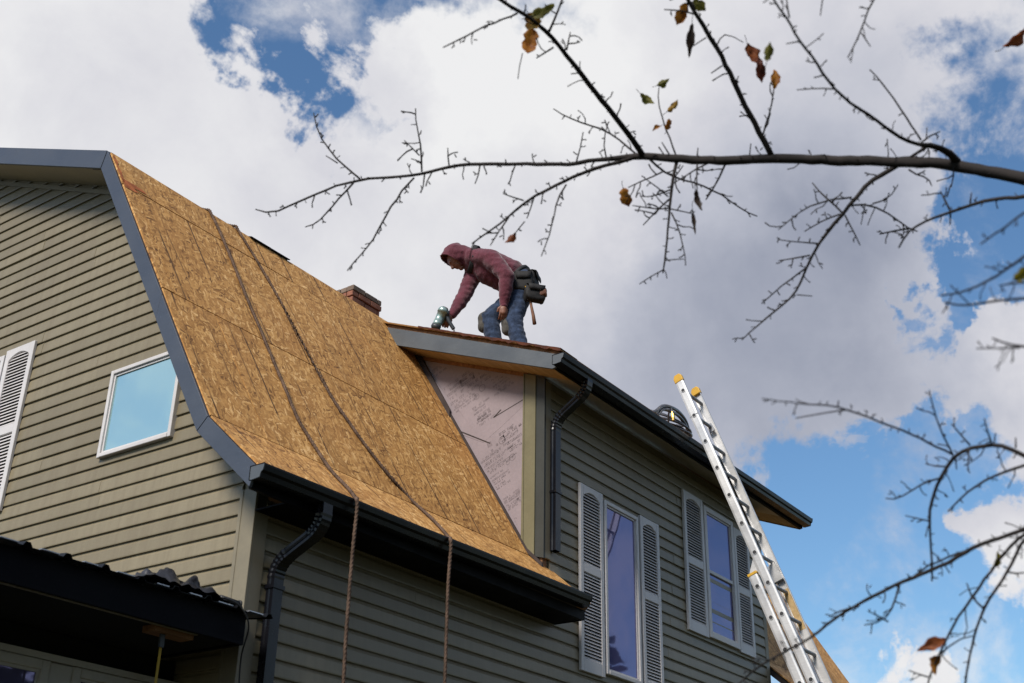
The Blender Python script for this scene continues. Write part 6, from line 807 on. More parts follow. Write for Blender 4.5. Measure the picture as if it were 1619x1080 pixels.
([(3.230,1.159,2.011,.0029),(3.180,1.186,1.999,.0022),(3.136,1.209,1.988,.0019),(3.095,1.230,1.980,.0016)],[[(3.192,1.170,1.998,.0023),(3.188,1.168,2.000,.0023),(3.205,1.173,2.015,.0018),(3.175,1.160,2.000,.0024)],[(3.172,1.197,2.000,.0019),(3.167,1.195,2.000,.0019),(3.157,1.191,1.996,.0015),(3.150,1.188,1.995,.0020)],[(3.169,1.197,2.004,.0019),(3.168,1.190,2.014,.0019)],[(3.137,1.209,1.988,.0021),(3.131,1.210,1.980,.0021),(3.139,1.219,1.983,.0017),(3.156,1.230,1.990,.0022)],[(3.135,1.217,1.981,.0018),(3.138,1.222,1.971,.0018)],[(3.098,1.225,1.979,.0018),(3.104,1.230,1.987,.0018),(3.100,1.232,1.989,.0014),(3.079,1.228,1.978,.0019)],[(3.093,1.231,1.982,.0018),(3.096,1.235,1.971,.0018)]]),
([(3.232,1.187,1.978,.0029),(3.215,1.216,1.972,.0026),(3.199,1.246,1.967,.0022),(3.184,1.272,1.963,.0016)],[[(3.222,1.205,1.975,.0025),(3.229,1.209,1.976,.0025),(3.225,1.209,1.969,.0019),(3.203,1.204,1.954,.0025)],[(3.206,1.233,1.970,.0022),(3.202,1.234,1.957,.0022),(3.205,1.238,1.948,.0017),(3.229,1.251,1.953,.0023)],[(3.211,1.241,1.952,.0019),(3.207,1.251,1.948,.0019)],[(3.192,1.257,1.965,.0022),(3.182,1.261,1.956,.0021),(3.188,1.272,1.957,.0017),(3.160,1.270,1.941,.0022)]]),
([(3.239,1.210,1.941,.0030),(3.249,1.239,1.936,.0028),(3.260,1.269,1.930,.0026),(3.272,1.305,1.924,.0024),(3.288,1.345,1.913,.0022),(3.305,1.390,1.901,.0018)],[[(3.251,1.232,1.941,.0022),(3.250,1.232,1.937,.0022),(3.250,1.233,1.935,.0018),(3.252,1.236,1.935,.0023)],[(3.262,1.262,1.935,.0019),(3.270,1.265,1.936,.0019),(3.279,1.269,1.938,.0015),(3.245,1.255,1.914,.0019)],[(3.256,1.282,1.922,.0025),(3.256,1.279,1.917,.0025),(3.250,1.272,1.909,.0020),(3.242,1.265,1.901,.0026)],[(3.268,1.319,1.912,.0019),(3.275,1.321,1.912,.0019),(3.267,1.316,1.903,.0015),(3.290,1.325,1.912,.0020)],[(3.272,1.319,1.906,.0019),(3.280,1.316,1.898,.0019)],[(3.288,1.343,1.914,.0022),(3.287,1.347,1.918,.0022),(3.280,1.349,1.919,.0017),(3.280,1.353,1.925,.0023)],[(3.309,1.374,1.914,.0019),(3.309,1.379,1.914,.0019),(3.299,1.380,1.909,.0015),(3.303,1.386,1.910,.0020)],[(3.306,1.382,1.910,.0019),(3.312,1.383,1.900,.0019)]]),
([(3.244,1.043,2.117,.0032),(3.286,1.017,2.133,.0034),(3.331,0.994,2.138,.0031),(3.383,0.974,2.136,.0029),(3.429,0.959,2.129,.0028),(3.474,0.945,2.122,.0025),(3.513,0.928,2.122,.0022)],[[(3.280,1.026,2.132,.0023),(3.293,1.023,2.129,.0023),(3.304,1.021,2.124,.0018),(3.324,1.026,2.124,.0024)],[(3.293,1.022,2.115,.0019),(3.292,1.031,2.107,.0019)],[(3.296,1.005,2.130,.0019),(3.292,0.999,2.127,.0019),(3.295,0.995,2.130,.0015),(3.293,0.990,2.129,.0020)],[(3.329,0.996,2.139,.0017),(3.326,1.006,2.119,.0017),(3.345,1.022,2.113,.0014),(3.327,1.026,2.083,.0018)],[(3.371,0.985,2.143,.0019),(3.365,0.975,2.152,.0019),(3.381,0.973,2.176,.0015),(3.346,0.961,2.170,.0020)],[(3.362,0.975,2.167,.0019),(3.361,0.969,2.177,.0019)],[(3.395,0.964,2.127,.0023),(3.405,0.967,2.128,.0024),(3.416,0.969,2.130,.0018),(3.412,0.967,2.122,.0025)],[(3.400,0.964,2.120,.0019),(3.408,0.955,2.116,.0019)],[(3.441,0.950,2.120,.0025),(3.452,0.952,2.108,.0025),(3.444,0.953,2.085,.0020),(3.434,0.960,2.066,.0026)],[(3.451,0.960,2.092,.0019),(3.447,0.970,2.086,.0019)],[(3.476,0.943,2.121,.0023),(3.478,0.946,2.117,.0023),(3.480,0.950,2.113,.0018),(3.483,0.951,2.109,.0024)],[(3.478,0.948,2.112,.0019),(3.474,0.958,2.107,.0019)]]),
([(3.320,0.999,2.149,.0029),(3.338,0.969,2.160,.0025),(3.348,0.944,2.180,.0021),(3.350,0.922,2.208,.0016)],[[(3.337,0.973,2.159,.0022),(3.345,0.972,2.168,.0022),(3.342,0.966,2.168,.0017),(3.331,0.957,2.162,.0022)],[(3.344,0.956,2.171,.0022),(3.345,0.956,2.176,.0022),(3.358,0.958,2.189,.0018),(3.331,0.948,2.175,.0023)],[(3.348,0.935,2.190,.0022),(3.346,0.933,2.194,.0022),(3.356,0.936,2.206,.0017),(3.332,0.932,2.195,.0022)]]),
([(3.287,1.013,2.136,.0021),(3.278,1.022,2.093,.0018),(3.270,1.029,2.056,.0014)],[[(3.276,1.018,2.101,.0022),(3.272,1.015,2.096,.0022),(3.278,1.014,2.097,.0017),(3.272,1.009,2.091,.0023)],[(3.280,1.014,2.099,.0019),(3.279,1.007,2.108,.0019)]]),
([(3.256,1.251,1.869,.0021),(3.258,1.203,1.851,.0014)],[]),
([(3.398,0.095,1.175,.0138),(3.353,0.144,1.307,.0128),(3.302,0.182,1.430,.0118),(3.249,0.216,1.542,.0108),(3.197,0.251,1.640,.0098),(3.151,0.293,1.725,.0088),(3.115,0.348,1.792,.0078),(3.091,0.422,1.842,.0068),(3.084,0.521,1.873,.0058),(3.084,0.545,1.877,.0056),(3.083,0.566,1.884,.0054),(3.083,0.594,1.890,.0052),(3.083,0.624,1.895,.0050),(3.085,0.657,1.896,.0047),(3.087,0.686,1.896,.0044),(3.088,0.716,1.895,.0041),(3.090,0.742,1.895,.0039),(3.091,0.767,1.894,.0037),(3.093,0.791,1.892,.0035),(3.096,0.817,1.887,.0032),(3.099,0.839,1.880,.0029),(3.107,0.862,1.864,.0027),(3.115,0.881,1.846,.0025)],[[(3.089,0.537,1.878,.0017),(3.093,0.539,1.886,.0017),(3.090,0.541,1.890,.0013),(3.100,0.545,1.901,.0018)],[(3.087,0.561,1.884,.0019),(3.084,0.562,1.885,.0019),(3.099,0.566,1.897,.0015),(3.105,0.569,1.901,.0020)],[(3.085,0.590,1.891,.0019),(3.095,0.596,1.888,.0019),(3.073,0.592,1.864,.0015),(3.111,0.598,1.877,.0020)],[(3.083,0.625,1.895,.0019),(3.075,0.626,1.885,.0019),(3.074,0.629,1.881,.0015),(3.087,0.635,1.885,.0020)],[(3.091,0.644,1.900,.0019),(3.097,0.647,1.909,.0019),(3.100,0.651,1.914,.0015),(3.082,0.649,1.908,.0020)],[(3.085,0.647,1.906,.0017),(3.085,0.641,1.915,.0017)],[(3.089,0.681,1.898,.0015),(3.087,0.685,1.899,.0015),(3.074,0.688,1.893,.0012),(3.057,0.689,1.884,.0016)],[(3.091,0.712,1.897,.0019),(3.083,0.711,1.897,.0019),(3.083,0.712,1.902,.0015),(3.095,0.716,1.914,.0020)],[(3.089,0.745,1.894,.0017),(3.088,0.745,1.886,.0017),(3.095,0.749,1.884,.0014),(3.084,0.748,1.870,.0018)],[(3.097,0.782,1.896,.0016),(3.096,0.786,1.899,.0016),(3.074,0.785,1.889,.0013),(3.109,0.798,1.916,.0017)],[(3.090,0.788,1.901,.0017),(3.089,0.781,1.910,.0017)],[(3.095,0.822,1.884,.0018),(3.101,0.827,1.884,.0018),(3.103,0.829,1.881,.0014),(3.076,0.825,1.862,.0019)],[(3.094,0.828,1.878,.0017),(3.097,0.831,1.868,.0017)],[(3.107,0.860,1.866,.0023),(3.092,0.864,1.874,.0023),(3.102,0.880,1.891,.0018),(3.080,0.888,1.885,.0024)]]),
([(3.088,0.717,1.895,.0033),(3.092,0.727,1.935,.0029),(3.095,0.737,1.974,.0019)],[[(3.095,0.726,1.930,.0015),(3.095,0.728,1.930,.0015),(3.091,0.730,1.928,.0012),(3.083,0.730,1.924,.0016)],[(3.093,0.730,1.929,.0017),(3.091,0.738,1.922,.0017)],[(3.086,0.728,1.943,.0021),(3.089,0.724,1.955,.0021),(3.091,0.720,1.968,.0017),(3.084,0.717,1.975,.0022)],[(3.099,0.736,1.970,.0021),(3.094,0.753,1.973,.0021),(3.068,0.765,1.958,.0017),(3.085,0.788,1.975,.0022)],[(3.078,0.767,1.967,.0017),(3.072,0.769,1.976,.0017)]]),
([(3.087,0.717,1.897,.0030),(3.125,0.733,1.877,.0017)],[]),
([(3.477,0.943,2.120,.0038),(3.433,0.976,2.099,.0033),(3.388,1.011,2.076,.0023)],[[(3.443,0.959,2.103,.0018),(3.441,0.961,2.110,.0018),(3.425,0.960,2.107,.0014),(3.434,0.969,2.118,.0019)],[(3.423,0.993,2.095,.0021),(3.418,0.997,2.080,.0021),(3.427,1.006,2.074,.0016),(3.418,1.005,2.055,.0022)],[(3.393,1.002,2.078,.0022),(3.389,1.004,2.079,.0022),(3.401,1.011,2.090,.0017),(3.387,1.009,2.087,.0023)],[(3.387,1.006,2.083,.0019),(3.380,1.016,2.082,.0019)]]),
([(3.080,0.660,1.900,.0030),(3.095,0.655,1.940,.0017)],[]),
([(3.277,0.864,2.202,.0032),(3.292,0.847,2.186,.0030),(3.303,0.830,2.178,.0027),(3.315,0.817,2.166,.0024),(3.323,0.814,2.148,.0017)],[[(3.293,0.845,2.185,.0024),(3.295,0.837,2.187,.0024),(3.301,0.830,2.192,.0019),(3.328,0.829,2.213,.0026)],[(3.300,0.830,2.191,.0018),(3.308,0.825,2.185,.0018)],[(3.312,0.819,2.168,.0018),(3.320,0.823,2.171,.0018),(3.324,0.827,2.171,.0014),(3.321,0.827,2.166,.0019)]]),
([(3.294,0.734,2.176,.0029),(3.282,0.738,2.132,.0023),(3.268,0.746,2.088,.0017)],[[(3.281,0.737,2.136,.0021),(3.270,0.750,2.123,.0021),(3.275,0.769,2.128,.0017),(3.263,0.783,2.121,.0022)],[(3.265,0.741,2.098,.0023),(3.264,0.750,2.085,.0023),(3.277,0.758,2.078,.0018),(3.286,0.768,2.071,.0024)],[(3.267,0.758,2.075,.0018),(3.272,0.760,2.065,.0018)]]),
([(3.398,0.095,1.125,.0079),(3.214,0.119,1.184,.0072),(2.998,0.125,1.228,.0065),(2.769,0.123,1.261,.0058),(2.549,0.124,1.282,.0051),(2.359,0.139,1.294,.0044),(2.219,0.179,1.297,.0037),(2.151,0.253,1.294,.0030),(2.175,0.373,1.286,.0023),(2.184,0.390,1.285,.0022),(2.191,0.404,1.282,.0021),(2.200,0.421,1.279,.0021),(2.208,0.438,1.279,.0019),(2.217,0.455,1.277,.0017),(2.225,0.471,1.275,.0015)],[[(2.183,0.391,1.284,.0015),(2.180,0.390,1.277,.0015),(2.182,0.390,1.273,.0012),(2.165,0.388,1.258,.0016)],[(2.187,0.392,1.276,.0011),(2.186,0.398,1.271,.0011)],[(2.201,0.418,1.282,.0014),(2.199,0.418,1.277,.0014),(2.211,0.422,1.281,.0011),(2.198,0.422,1.271,.0015)],[(2.202,0.421,1.277,.0012),(2.205,0.422,1.270,.0012)],[(2.218,0.452,1.280,.0014),(2.221,0.457,1.284,.0014),(2.202,0.456,1.276,.0011),(2.203,0.460,1.280,.0014)],[(2.212,0.458,1.282,.0012),(2.208,0.459,1.288,.0012)]]),
([(3.398,0.095,1.125,.0089),(3.219,0.123,1.174,.0081),(3.007,0.133,1.210,.0074),(2.783,0.137,1.234,.0066),(2.568,0.143,1.246,.0059),(2.383,0.162,1.249,.0051),(2.247,0.203,1.244,.0044),(2.181,0.277,1.231,.0036),(2.206,0.393,1.212,.0029),(2.217,0.413,1.209,.0027),(2.227,0.434,1.207,.0026),(2.238,0.455,1.204,.0025),(2.248,0.477,1.204,.0024),(2.258,0.497,1.204,.0023),(2.266,0.518,1.206,.0022),(2.274,0.537,1.209,.0021),(2.280,0.555,1.214,.0020),(2.286,0.576,1.220,.0020)],[[(2.219,0.405,1.215,.0015),(2.223,0.403,1.212,.0015),(2.237,0.403,1.216,.0011),(2.246,0.402,1.217,.0015)],[(2.214,0.421,1.204,.0014),(2.204,0.429,1.199,.0014),(2.200,0.439,1.203,.0011),(2.213,0.453,1.212,.0015)],[(2.201,0.439,1.205,.0011),(2.197,0.439,1.211,.0011)],[(2.226,0.439,1.203,.0014),(2.212,0.447,1.203,.0014),(2.222,0.459,1.217,.0011),(2.223,0.470,1.223,.0015)],[(2.237,0.458,1.202,.0011),(2.234,0.460,1.202,.0011),(2.235,0.463,1.203,.0009),(2.253,0.469,1.213,.0012)],[(2.248,0.478,1.203,.0013),(2.247,0.484,1.191,.0013),(2.268,0.496,1.192,.0010),(2.279,0.501,1.184,.0013)],[(2.269,0.512,1.209,.0013),(2.274,0.514,1.208,.0013),(2.272,0.516,1.204,.0010),(2.280,0.521,1.207,.0014)],[(2.281,0.552,1.214,.0013),(2.278,0.559,1.199,.0013),(2.283,0.569,1.190,.0010),(2.296,0.581,1.185,.0014)]]),
([(3.398,0.095,1.125,.0086),(3.226,0.126,1.156,.0079),(3.025,0.140,1.160,.0071),(2.813,0.147,1.147,.0064),(2.610,0.157,1.126,.0057),(2.432,0.180,1.105,.0049),(2.299,0.223,1.095,.0042),(2.227,0.298,1.104,.0034),(2.235,0.413,1.141,.0027),(2.244,0.434,1.150,.0026),(2.252,0.457,1.158,.0025),(2.261,0.478,1.165,.0024),(2.269,0.502,1.172,.0023),(2.278,0.526,1.179,.0022),(2.284,0.548,1.189,.0021),(2.289,0.571,1.204,.0020)],[[(2.248,0.428,1.150,.0013),(2.251,0.430,1.148,.0013),(2.255,0.431,1.146,.0010),(2.244,0.429,1.137,.0013)],[(2.249,0.463,1.157,.0012),(2.240,0.467,1.162,.0012),(2.234,0.468,1.170,.0009),(2.256,0.474,1.194,.0012)],[(2.280,0.522,1.180,.0014),(2.266,0.529,1.190,.0014),(2.251,0.536,1.200,.0011),(2.227,0.540,1.205,.0014)],[(2.256,0.537,1.203,.0012),(2.253,0.534,1.209,.0012)],[(2.294,0.566,1.203,.0016),(2.289,0.568,1.198,.0016),(2.304,0.573,1.202,.0013),(2.296,0.571,1.193,.0017)],[(2.296,0.568,1.197,.0012),(2.297,0.573,1.191,.0012)]]),
([(3.398,0.095,1.125,.0076),(3.224,0.125,1.159,.0069),(3.021,0.138,1.167,.0062),(2.809,0.144,1.157,.0055),(2.604,0.152,1.140,.0049),(2.425,0.173,1.122,.0042),(2.290,0.216,1.115,.0035),(2.217,0.290,1.128,.0028),(2.224,0.405,1.168,.0021),(2.233,0.428,1.177,.0019),(2.243,0.454,1.185,.0014)],[[(2.236,0.424,1.178,.0013),(2.247,0.432,1.169,.0013),(2.241,0.439,1.154,.0010),(2.261,0.452,1.153,.0013)],[(2.245,0.451,1.186,.0015),(2.238,0.449,1.177,.0015),(2.261,0.452,1.184,.0012),(2.241,0.446,1.170,.0016)],[(2.250,0.449,1.179,.0012),(2.249,0.455,1.175,.0012)]]),
([(2.220,0.420,1.208,.0020),(2.221,0.428,1.219,.0014)],[]),
([(3.398,0.095,1.125,.0086),(3.232,0.130,1.142,.0079),(3.039,0.151,1.127,.0071),(2.838,0.165,1.093,.0064),(2.643,0.182,1.052,.0057),(2.472,0.209,1.016,.0049),(2.342,0.255,0.997,.0042),(2.269,0.327,1.008,.0034),(2.270,0.435,1.060,.0027),(2.277,0.456,1.072,.0022),(2.282,0.475,1.085,.0021),(2.286,0.492,1.100,.0019)],[[(2.279,0.453,1.072,.0011),(2.274,0.467,1.058,.0011),(2.265,0.476,1.037,.0009),(2.268,0.493,1.030,.0012)],[(2.270,0.463,1.074,.0012),(2.264,0.472,1.055,.0011),(2.293,0.488,1.052,.0009),(2.291,0.494,1.032,.0012)],[(2.292,0.486,1.097,.0011),(2.291,0.489,1.093,.0011),(2.283,0.489,1.085,.0009),(2.296,0.495,1.088,.0012)],[(2.294,0.491,1.090,.0012),(2.292,0.496,1.085,.0012)]]),
([(2.274,0.444,1.061,.0020),(2.281,0.463,1.070,.0019),(2.289,0.483,1.077,.0017),(2.297,0.506,1.086,.0015),(2.304,0.529,1.095,.0013)],[[(2.286,0.456,1.070,.0015),(2.295,0.462,1.065,.0015),(2.304,0.465,1.058,.0012),(2.298,0.468,1.046,.0016)],[(2.291,0.464,1.053,.0012),(2.295,0.462,1.048,.0012)],[(2.293,0.478,1.077,.0011),(2.298,0.481,1.078,.0011),(2.287,0.480,1.070,.0009),(2.296,0.485,1.074,.0011)],[(2.300,0.500,1.086,.0014),(2.304,0.504,1.091,.0014),(2.277,0.500,1.081,.0011),(2.314,0.511,1.101,.0014)],[(2.291,0.514,1.086,.0011),(2.293,0.516,1.093,.0011),(2.277,0.515,1.091,.0008),(2.268,0.517,1.091,.0011)],[(2.283,0.518,1.093,.0012),(2.280,0.517,1.099,.0012)]]),
([(3.296,0.722,2.186,.0124),(3.248,0.730,2.192,.0111),(3.205,0.744,2.190,.0096),(3.164,0.760,2.183,.0081),(3.121,0.781,2.168,.0056),(3.077,0.798,2.161,.0053),(3.038,0.811,2.157,.0049),(2.997,0.821,2.156,.0048),(2.956,0.831,2.156,.0047),(2.920,0.839,2.157,.0045),(2.881,0.848,2.156,.0044),(2.841,0.858,2.154,.0042),(2.800,0.868,2.152,.0041),(2.761,0.874,2.153,.0040),(2.720,0.881,2.155,.0038),(2.680,0.883,2.158,.0037),(2.646,0.885,2.162,.0036),(2.613,0.884,2.167,.0035),(2.579,0.884,2.170,.0034),(2.540,0.887,2.172,.0033),(2.507,0.888,2.175,.0032),(2.474,0.888,2.178,.0032),(2.443,0.885,2.182,.0031),(2.413,0.884,2.184,.0030),(2.374,0.885,2.186,.0029),(2.334,0.884,2.189,.0027),(2.296,0.881,2.192,.0022),(2.257,0.878,2.195,.0017)],[[(3.253,0.727,2.187,.0022),(3.247,0.731,2.185,.0021),(3.262,0.740,2.196,.0017),(3.258,0.745,2.195,.0023)],[(3.212,0.738,2.186,.0017),(3.213,0.739,2.200,.0017),(3.188,0.730,2.195,.0013),(3.204,0.728,2.215,.0017)],[(3.200,0.749,2.192,.0017),(3.197,0.751,2.185,.0017),(3.204,0.755,2.184,.0014),(3.192,0.755,2.171,.0018)],[(3.201,0.755,2.183,.0018),(3.195,0.764,2.183,.0018)],[(3.160,0.766,2.183,.0021),(3.159,0.769,2.165,.0021),(3.159,0.779,2.153,.0016),(3.184,0.799,2.166,.0022)],[(3.125,0.776,2.168,.0018),(3.129,0.781,2.171,.0018),(3.109,0.780,2.157,.0014),(3.127,0.788,2.172,.0019)],[(3.121,0.782,2.168,.0018),(3.116,0.780,2.178,.0018)],[(3.080,0.795,2.160,.0022),(3.081,0.797,2.167,.0022),(3.084,0.800,2.176,.0017),(3.083,0.802,2.181,.0023)],[(3.073,0.797,2.169,.0018),(3.074,0.790,2.177,.0018)],[(3.041,0.807,2.155,.0016),(3.040,0.806,2.160,.0016),(3.030,0.803,2.157,.0013),(3.045,0.807,2.173,.0017)],[(2.997,0.821,2.156,.0016),(2.999,0.817,2.169,.0016),(2.984,0.810,2.171,.0013),(2.969,0.799,2.168,.0017)],[(2.965,0.824,2.149,.0019),(2.960,0.826,2.148,.0019),(2.971,0.833,2.155,.0015),(2.967,0.835,2.153,.0020)],[(2.962,0.830,2.148,.0017),(2.955,0.838,2.150,.0017)],[(2.922,0.837,2.155,.0021),(2.921,0.850,2.162,.0021),(2.913,0.859,2.169,.0016),(2.905,0.863,2.180,.0022)],[(2.881,0.848,2.156,.0021),(2.881,0.850,2.155,.0021),(2.880,0.851,2.152,.0016),(2.885,0.854,2.154,.0022)],[(2.846,0.854,2.151,.0019),(2.845,0.858,2.149,.0019),(2.832,0.857,2.137,.0014),(2.844,0.864,2.143,.0019)],[(2.835,0.863,2.158,.0019),(2.828,0.864,2.151,.0019),(2.840,0.872,2.158,.0015),(2.847,0.878,2.161,.0020)],[(2.833,0.870,2.153,.0017),(2.837,0.872,2.143,.0017)],[(2.794,0.872,2.158,.0021),(2.800,0.873,2.166,.0021),(2.793,0.870,2.165,.0016),(2.809,0.876,2.182,.0022)],[(2.759,0.875,2.155,.0020),(2.752,0.877,2.148,.0020),(2.748,0.878,2.141,.0015),(2.767,0.886,2.152,.0021)],[(2.725,0.877,2.149,.0020),(2.718,0.877,2.141,.0020),(2.737,0.886,2.153,.0016),(2.726,0.886,2.143,.0021)],[(2.689,0.879,2.149,.0015),(2.696,0.881,2.157,.0015),(2.673,0.872,2.141,.0012),(2.667,0.869,2.138,.0016)],[(2.689,0.876,2.152,.0016),(2.696,0.871,2.147,.0016)],[(2.651,0.882,2.156,.0021),(2.645,0.890,2.154,.0021),(2.631,0.895,2.143,.0016),(2.627,0.903,2.142,.0022)],[(2.617,0.882,2.161,.0020),(2.613,0.872,2.160,.0020),(2.634,0.873,2.184,.0016),(2.629,0.863,2.184,.0021)],[(2.607,0.886,2.174,.0019),(2.602,0.894,2.172,.0019),(2.593,0.900,2.171,.0015),(2.586,0.906,2.173,.0020)],[(2.595,0.900,2.176,.0016),(2.589,0.902,2.184,.0016)],[(2.547,0.883,2.164,.0018),(2.556,0.884,2.172,.0018),(2.545,0.878,2.164,.0014),(2.537,0.873,2.157,.0019)],[(2.549,0.879,2.166,.0016),(2.555,0.878,2.158,.0016)],[(2.539,0.888,2.174,.0015),(2.545,0.872,2.186,.0015),(2.534,0.850,2.184,.0012),(2.547,0.837,2.205,.0016)],[(2.547,0.855,2.198,.0016),(2.554,0.849,2.194,.0016)],[(2.509,0.887,2.173,.0019),(2.513,0.893,2.177,.0019),(2.517,0.899,2.185,.0015),(2.515,0.904,2.186,.0020)],[(2.473,0.888,2.179,.0020),(2.480,0.889,2.188,.0020),(2.476,0.886,2.187,.0016),(2.455,0.877,2.171,.0021)],[(2.448,0.884,2.176,.0018),(2.449,0.881,2.178,.0018),(2.450,0.877,2.178,.0014),(2.461,0.877,2.188,.0019)],[(2.412,0.885,2.185,.0018),(2.403,0.888,2.183,.0018),(2.412,0.897,2.199,.0014),(2.414,0.904,2.208,.0018)],[(2.403,0.894,2.190,.0015),(2.401,0.901,2.184,.0015)],[(2.380,0.882,2.180,.0018),(2.379,0.877,2.188,.0018),(2.388,0.880,2.210,.0015),(2.371,0.875,2.208,.0019)],[(2.373,0.876,2.197,.0015),(2.367,0.879,2.205,.0015)],[(2.367,0.887,2.195,.0015),(2.362,0.891,2.196,.0015),(2.361,0.898,2.201,.0012),(2.356,0.903,2.197,.0016)],[(2.359,0.898,2.195,.0015),(2.353,0.902,2.201,.0015)],[(2.329,0.885,2.195,.0018),(2.326,0.892,2.189,.0018),(2.325,0.899,2.183,.0014),(2.326,0.908,2.182,.0019)],[(2.298,0.880,2.190,.0015),(2.291,0.876,2.185,.0015),(2.305,0.879,2.199,.0011),(2.317,0.882,2.212,.0015)],[(2.289,0.883,2.202,.0014),(2.273,0.891,2.200,.0014),(2.264,0.903,2.205,.0011),(2.258,0.914,2.215,.0014)]]),
([(2.717,0.885,2.154,.0024),(2.717,0.912,2.168,.0022),(2.719,0.947,2.183,.0019),(2.721,0.988,2.199,.0015)],[[(2.723,0.905,2.168,.0018),(2.722,0.908,2.160,.0018),(2.721,0.910,2.152,.0014),(2.746,0.923,2.166,.0019)],[(2.724,0.940,2.184,.0015),(2.725,0.943,2.188,.0015),(2.719,0.943,2.187,.0012),(2.729,0.949,2.198,.0016)],[(2.713,0.956,2.183,.0020),(2.718,0.961,2.189,.0020),(2.717,0.963,2.190,.0015),(2.718,0.965,2.194,.0020)]]),
([(2.504,0.892,2.174,.0022),(2.487,0.919,2.167,.0014)],[]),
([(2.418,0.878,2.185,.0025),(2.416,0.879,2.215,.0023),(2.414,0.879,2.250,.0020),(2.411,0.880,2.293,.0015)],[[(2.418,0.879,2.210,.0020),(2.411,0.879,2.210,.0020),(2.418,0.883,2.222,.0016),(2.428,0.888,2.237,.0021)],[(2.414,0.879,2.249,.0017),(2.408,0.881,2.245,.0017),(2.420,0.889,2.260,.0014),(2.415,0.891,2.260,.0018)],[(2.416,0.881,2.285,.0017),(2.413,0.883,2.284,.0017),(2.407,0.884,2.277,.0013),(2.408,0.887,2.278,.0017)]]),
([(3.119,0.774,2.180,.0031),(3.102,0.781,2.202,.0030),(3.088,0.788,2.221,.0030),(3.072,0.794,2.242,.0030),(3.053,0.803,2.267,.0028),(3.033,0.811,2.292,.0026),(3.014,0.821,2.315,.0025),(2.997,0.830,2.336,.0023),(2.981,0.839,2.355,.0021),(2.965,0.850,2.372,.0020)],[[(3.104,0.781,2.200,.0019),(3.106,0.786,2.201,.0019),(3.088,0.785,2.188,.0014),(3.098,0.792,2.194,.0019)],[(3.101,0.788,2.196,.0018),(3.095,0.797,2.195,.0018)],[(3.063,0.798,2.253,.0022),(3.061,0.802,2.252,.0022),(3.062,0.807,2.252,.0017),(3.082,0.817,2.265,.0023)],[(2.990,0.834,2.344,.0020),(2.989,0.839,2.344,.0020),(2.992,0.846,2.350,.0016),(2.958,0.842,2.327,.0021)],[(2.983,0.843,2.344,.0018),(2.976,0.845,2.353,.0018)]]),
([(3.121,0.776,2.173,.0031),(3.145,0.753,2.203,.0027),(3.171,0.729,2.225,.0020)],[[(3.142,0.765,2.195,.0021),(3.139,0.761,2.205,.0021),(3.127,0.756,2.209,.0017),(3.148,0.759,2.236,.0022)],[(3.150,0.742,2.208,.0020),(3.157,0.739,2.210,.0020),(3.170,0.738,2.214,.0016),(3.165,0.734,2.205,.0021)],[(3.157,0.736,2.204,.0018),(3.162,0.738,2.194,.0018)]]),
([(3.161,0.761,2.186,.0057),(3.151,0.788,2.167,.0049),(3.140,0.816,2.150,.0040)],[[(3.157,0.775,2.177,.0022),(3.157,0.775,2.172,.0022),(3.155,0.777,2.168,.0017),(3.167,0.783,2.173,.0023)],[(3.157,0.779,2.172,.0018),(3.149,0.784,2.178,.0018)],[(3.147,0.801,2.159,.0020),(3.144,0.801,2.152,.0020),(3.152,0.802,2.153,.0016),(3.164,0.805,2.156,.0021)]]),
([(2.612,0.686,2.336,.0032),(2.611,0.711,2.308,.0027),(2.613,0.732,2.280,.0026),(2.618,0.746,2.256,.0025),(2.622,0.761,2.232,.0024),(2.625,0.776,2.208,.0022),(2.627,0.792,2.186,.0020),(2.629,0.807,2.166,.0018)],[[(2.611,0.699,2.321,.0018),(2.614,0.703,2.324,.0018),(2.619,0.707,2.329,.0014),(2.589,0.702,2.302,.0019)],[(2.611,0.714,2.304,.0017),(2.607,0.717,2.301,.0017),(2.596,0.717,2.294,.0013),(2.597,0.720,2.295,.0018)],[(2.612,0.728,2.285,.0020),(2.612,0.736,2.288,.0020),(2.595,0.739,2.279,.0016),(2.574,0.741,2.267,.0021)],[(2.602,0.740,2.288,.0016),(2.597,0.749,2.287,.0016)],[(2.615,0.738,2.269,.0019),(2.618,0.743,2.271,.0019),(2.600,0.743,2.258,.0015),(2.589,0.744,2.249,.0020)],[(2.618,0.747,2.254,.0015),(2.628,0.744,2.247,.0015),(2.646,0.741,2.247,.0012),(2.632,0.726,2.227,.0016)],[(2.620,0.755,2.242,.0016),(2.621,0.752,2.227,.0016),(2.618,0.751,2.209,.0012),(2.626,0.753,2.202,.0017)],[(2.624,0.769,2.219,.0018),(2.626,0.770,2.217,.0018),(2.614,0.768,2.203,.0014),(2.650,0.780,2.229,.0019)],[(2.627,0.788,2.192,.0015),(2.627,0.791,2.176,.0015),(2.626,0.795,2.160,.0011),(2.619,0.797,2.139,.0015)],[(2.635,0.797,2.167,.0016),(2.633,0.805,2.161,.0016)]]),
([(2.625,0.761,2.226,.0021),(2.653,0.750,2.194,.0015)],[]),
([(2.526,0.814,2.325,.0023),(2.534,0.826,2.298,.0019),(2.545,0.839,2.265,.0015)],[]),
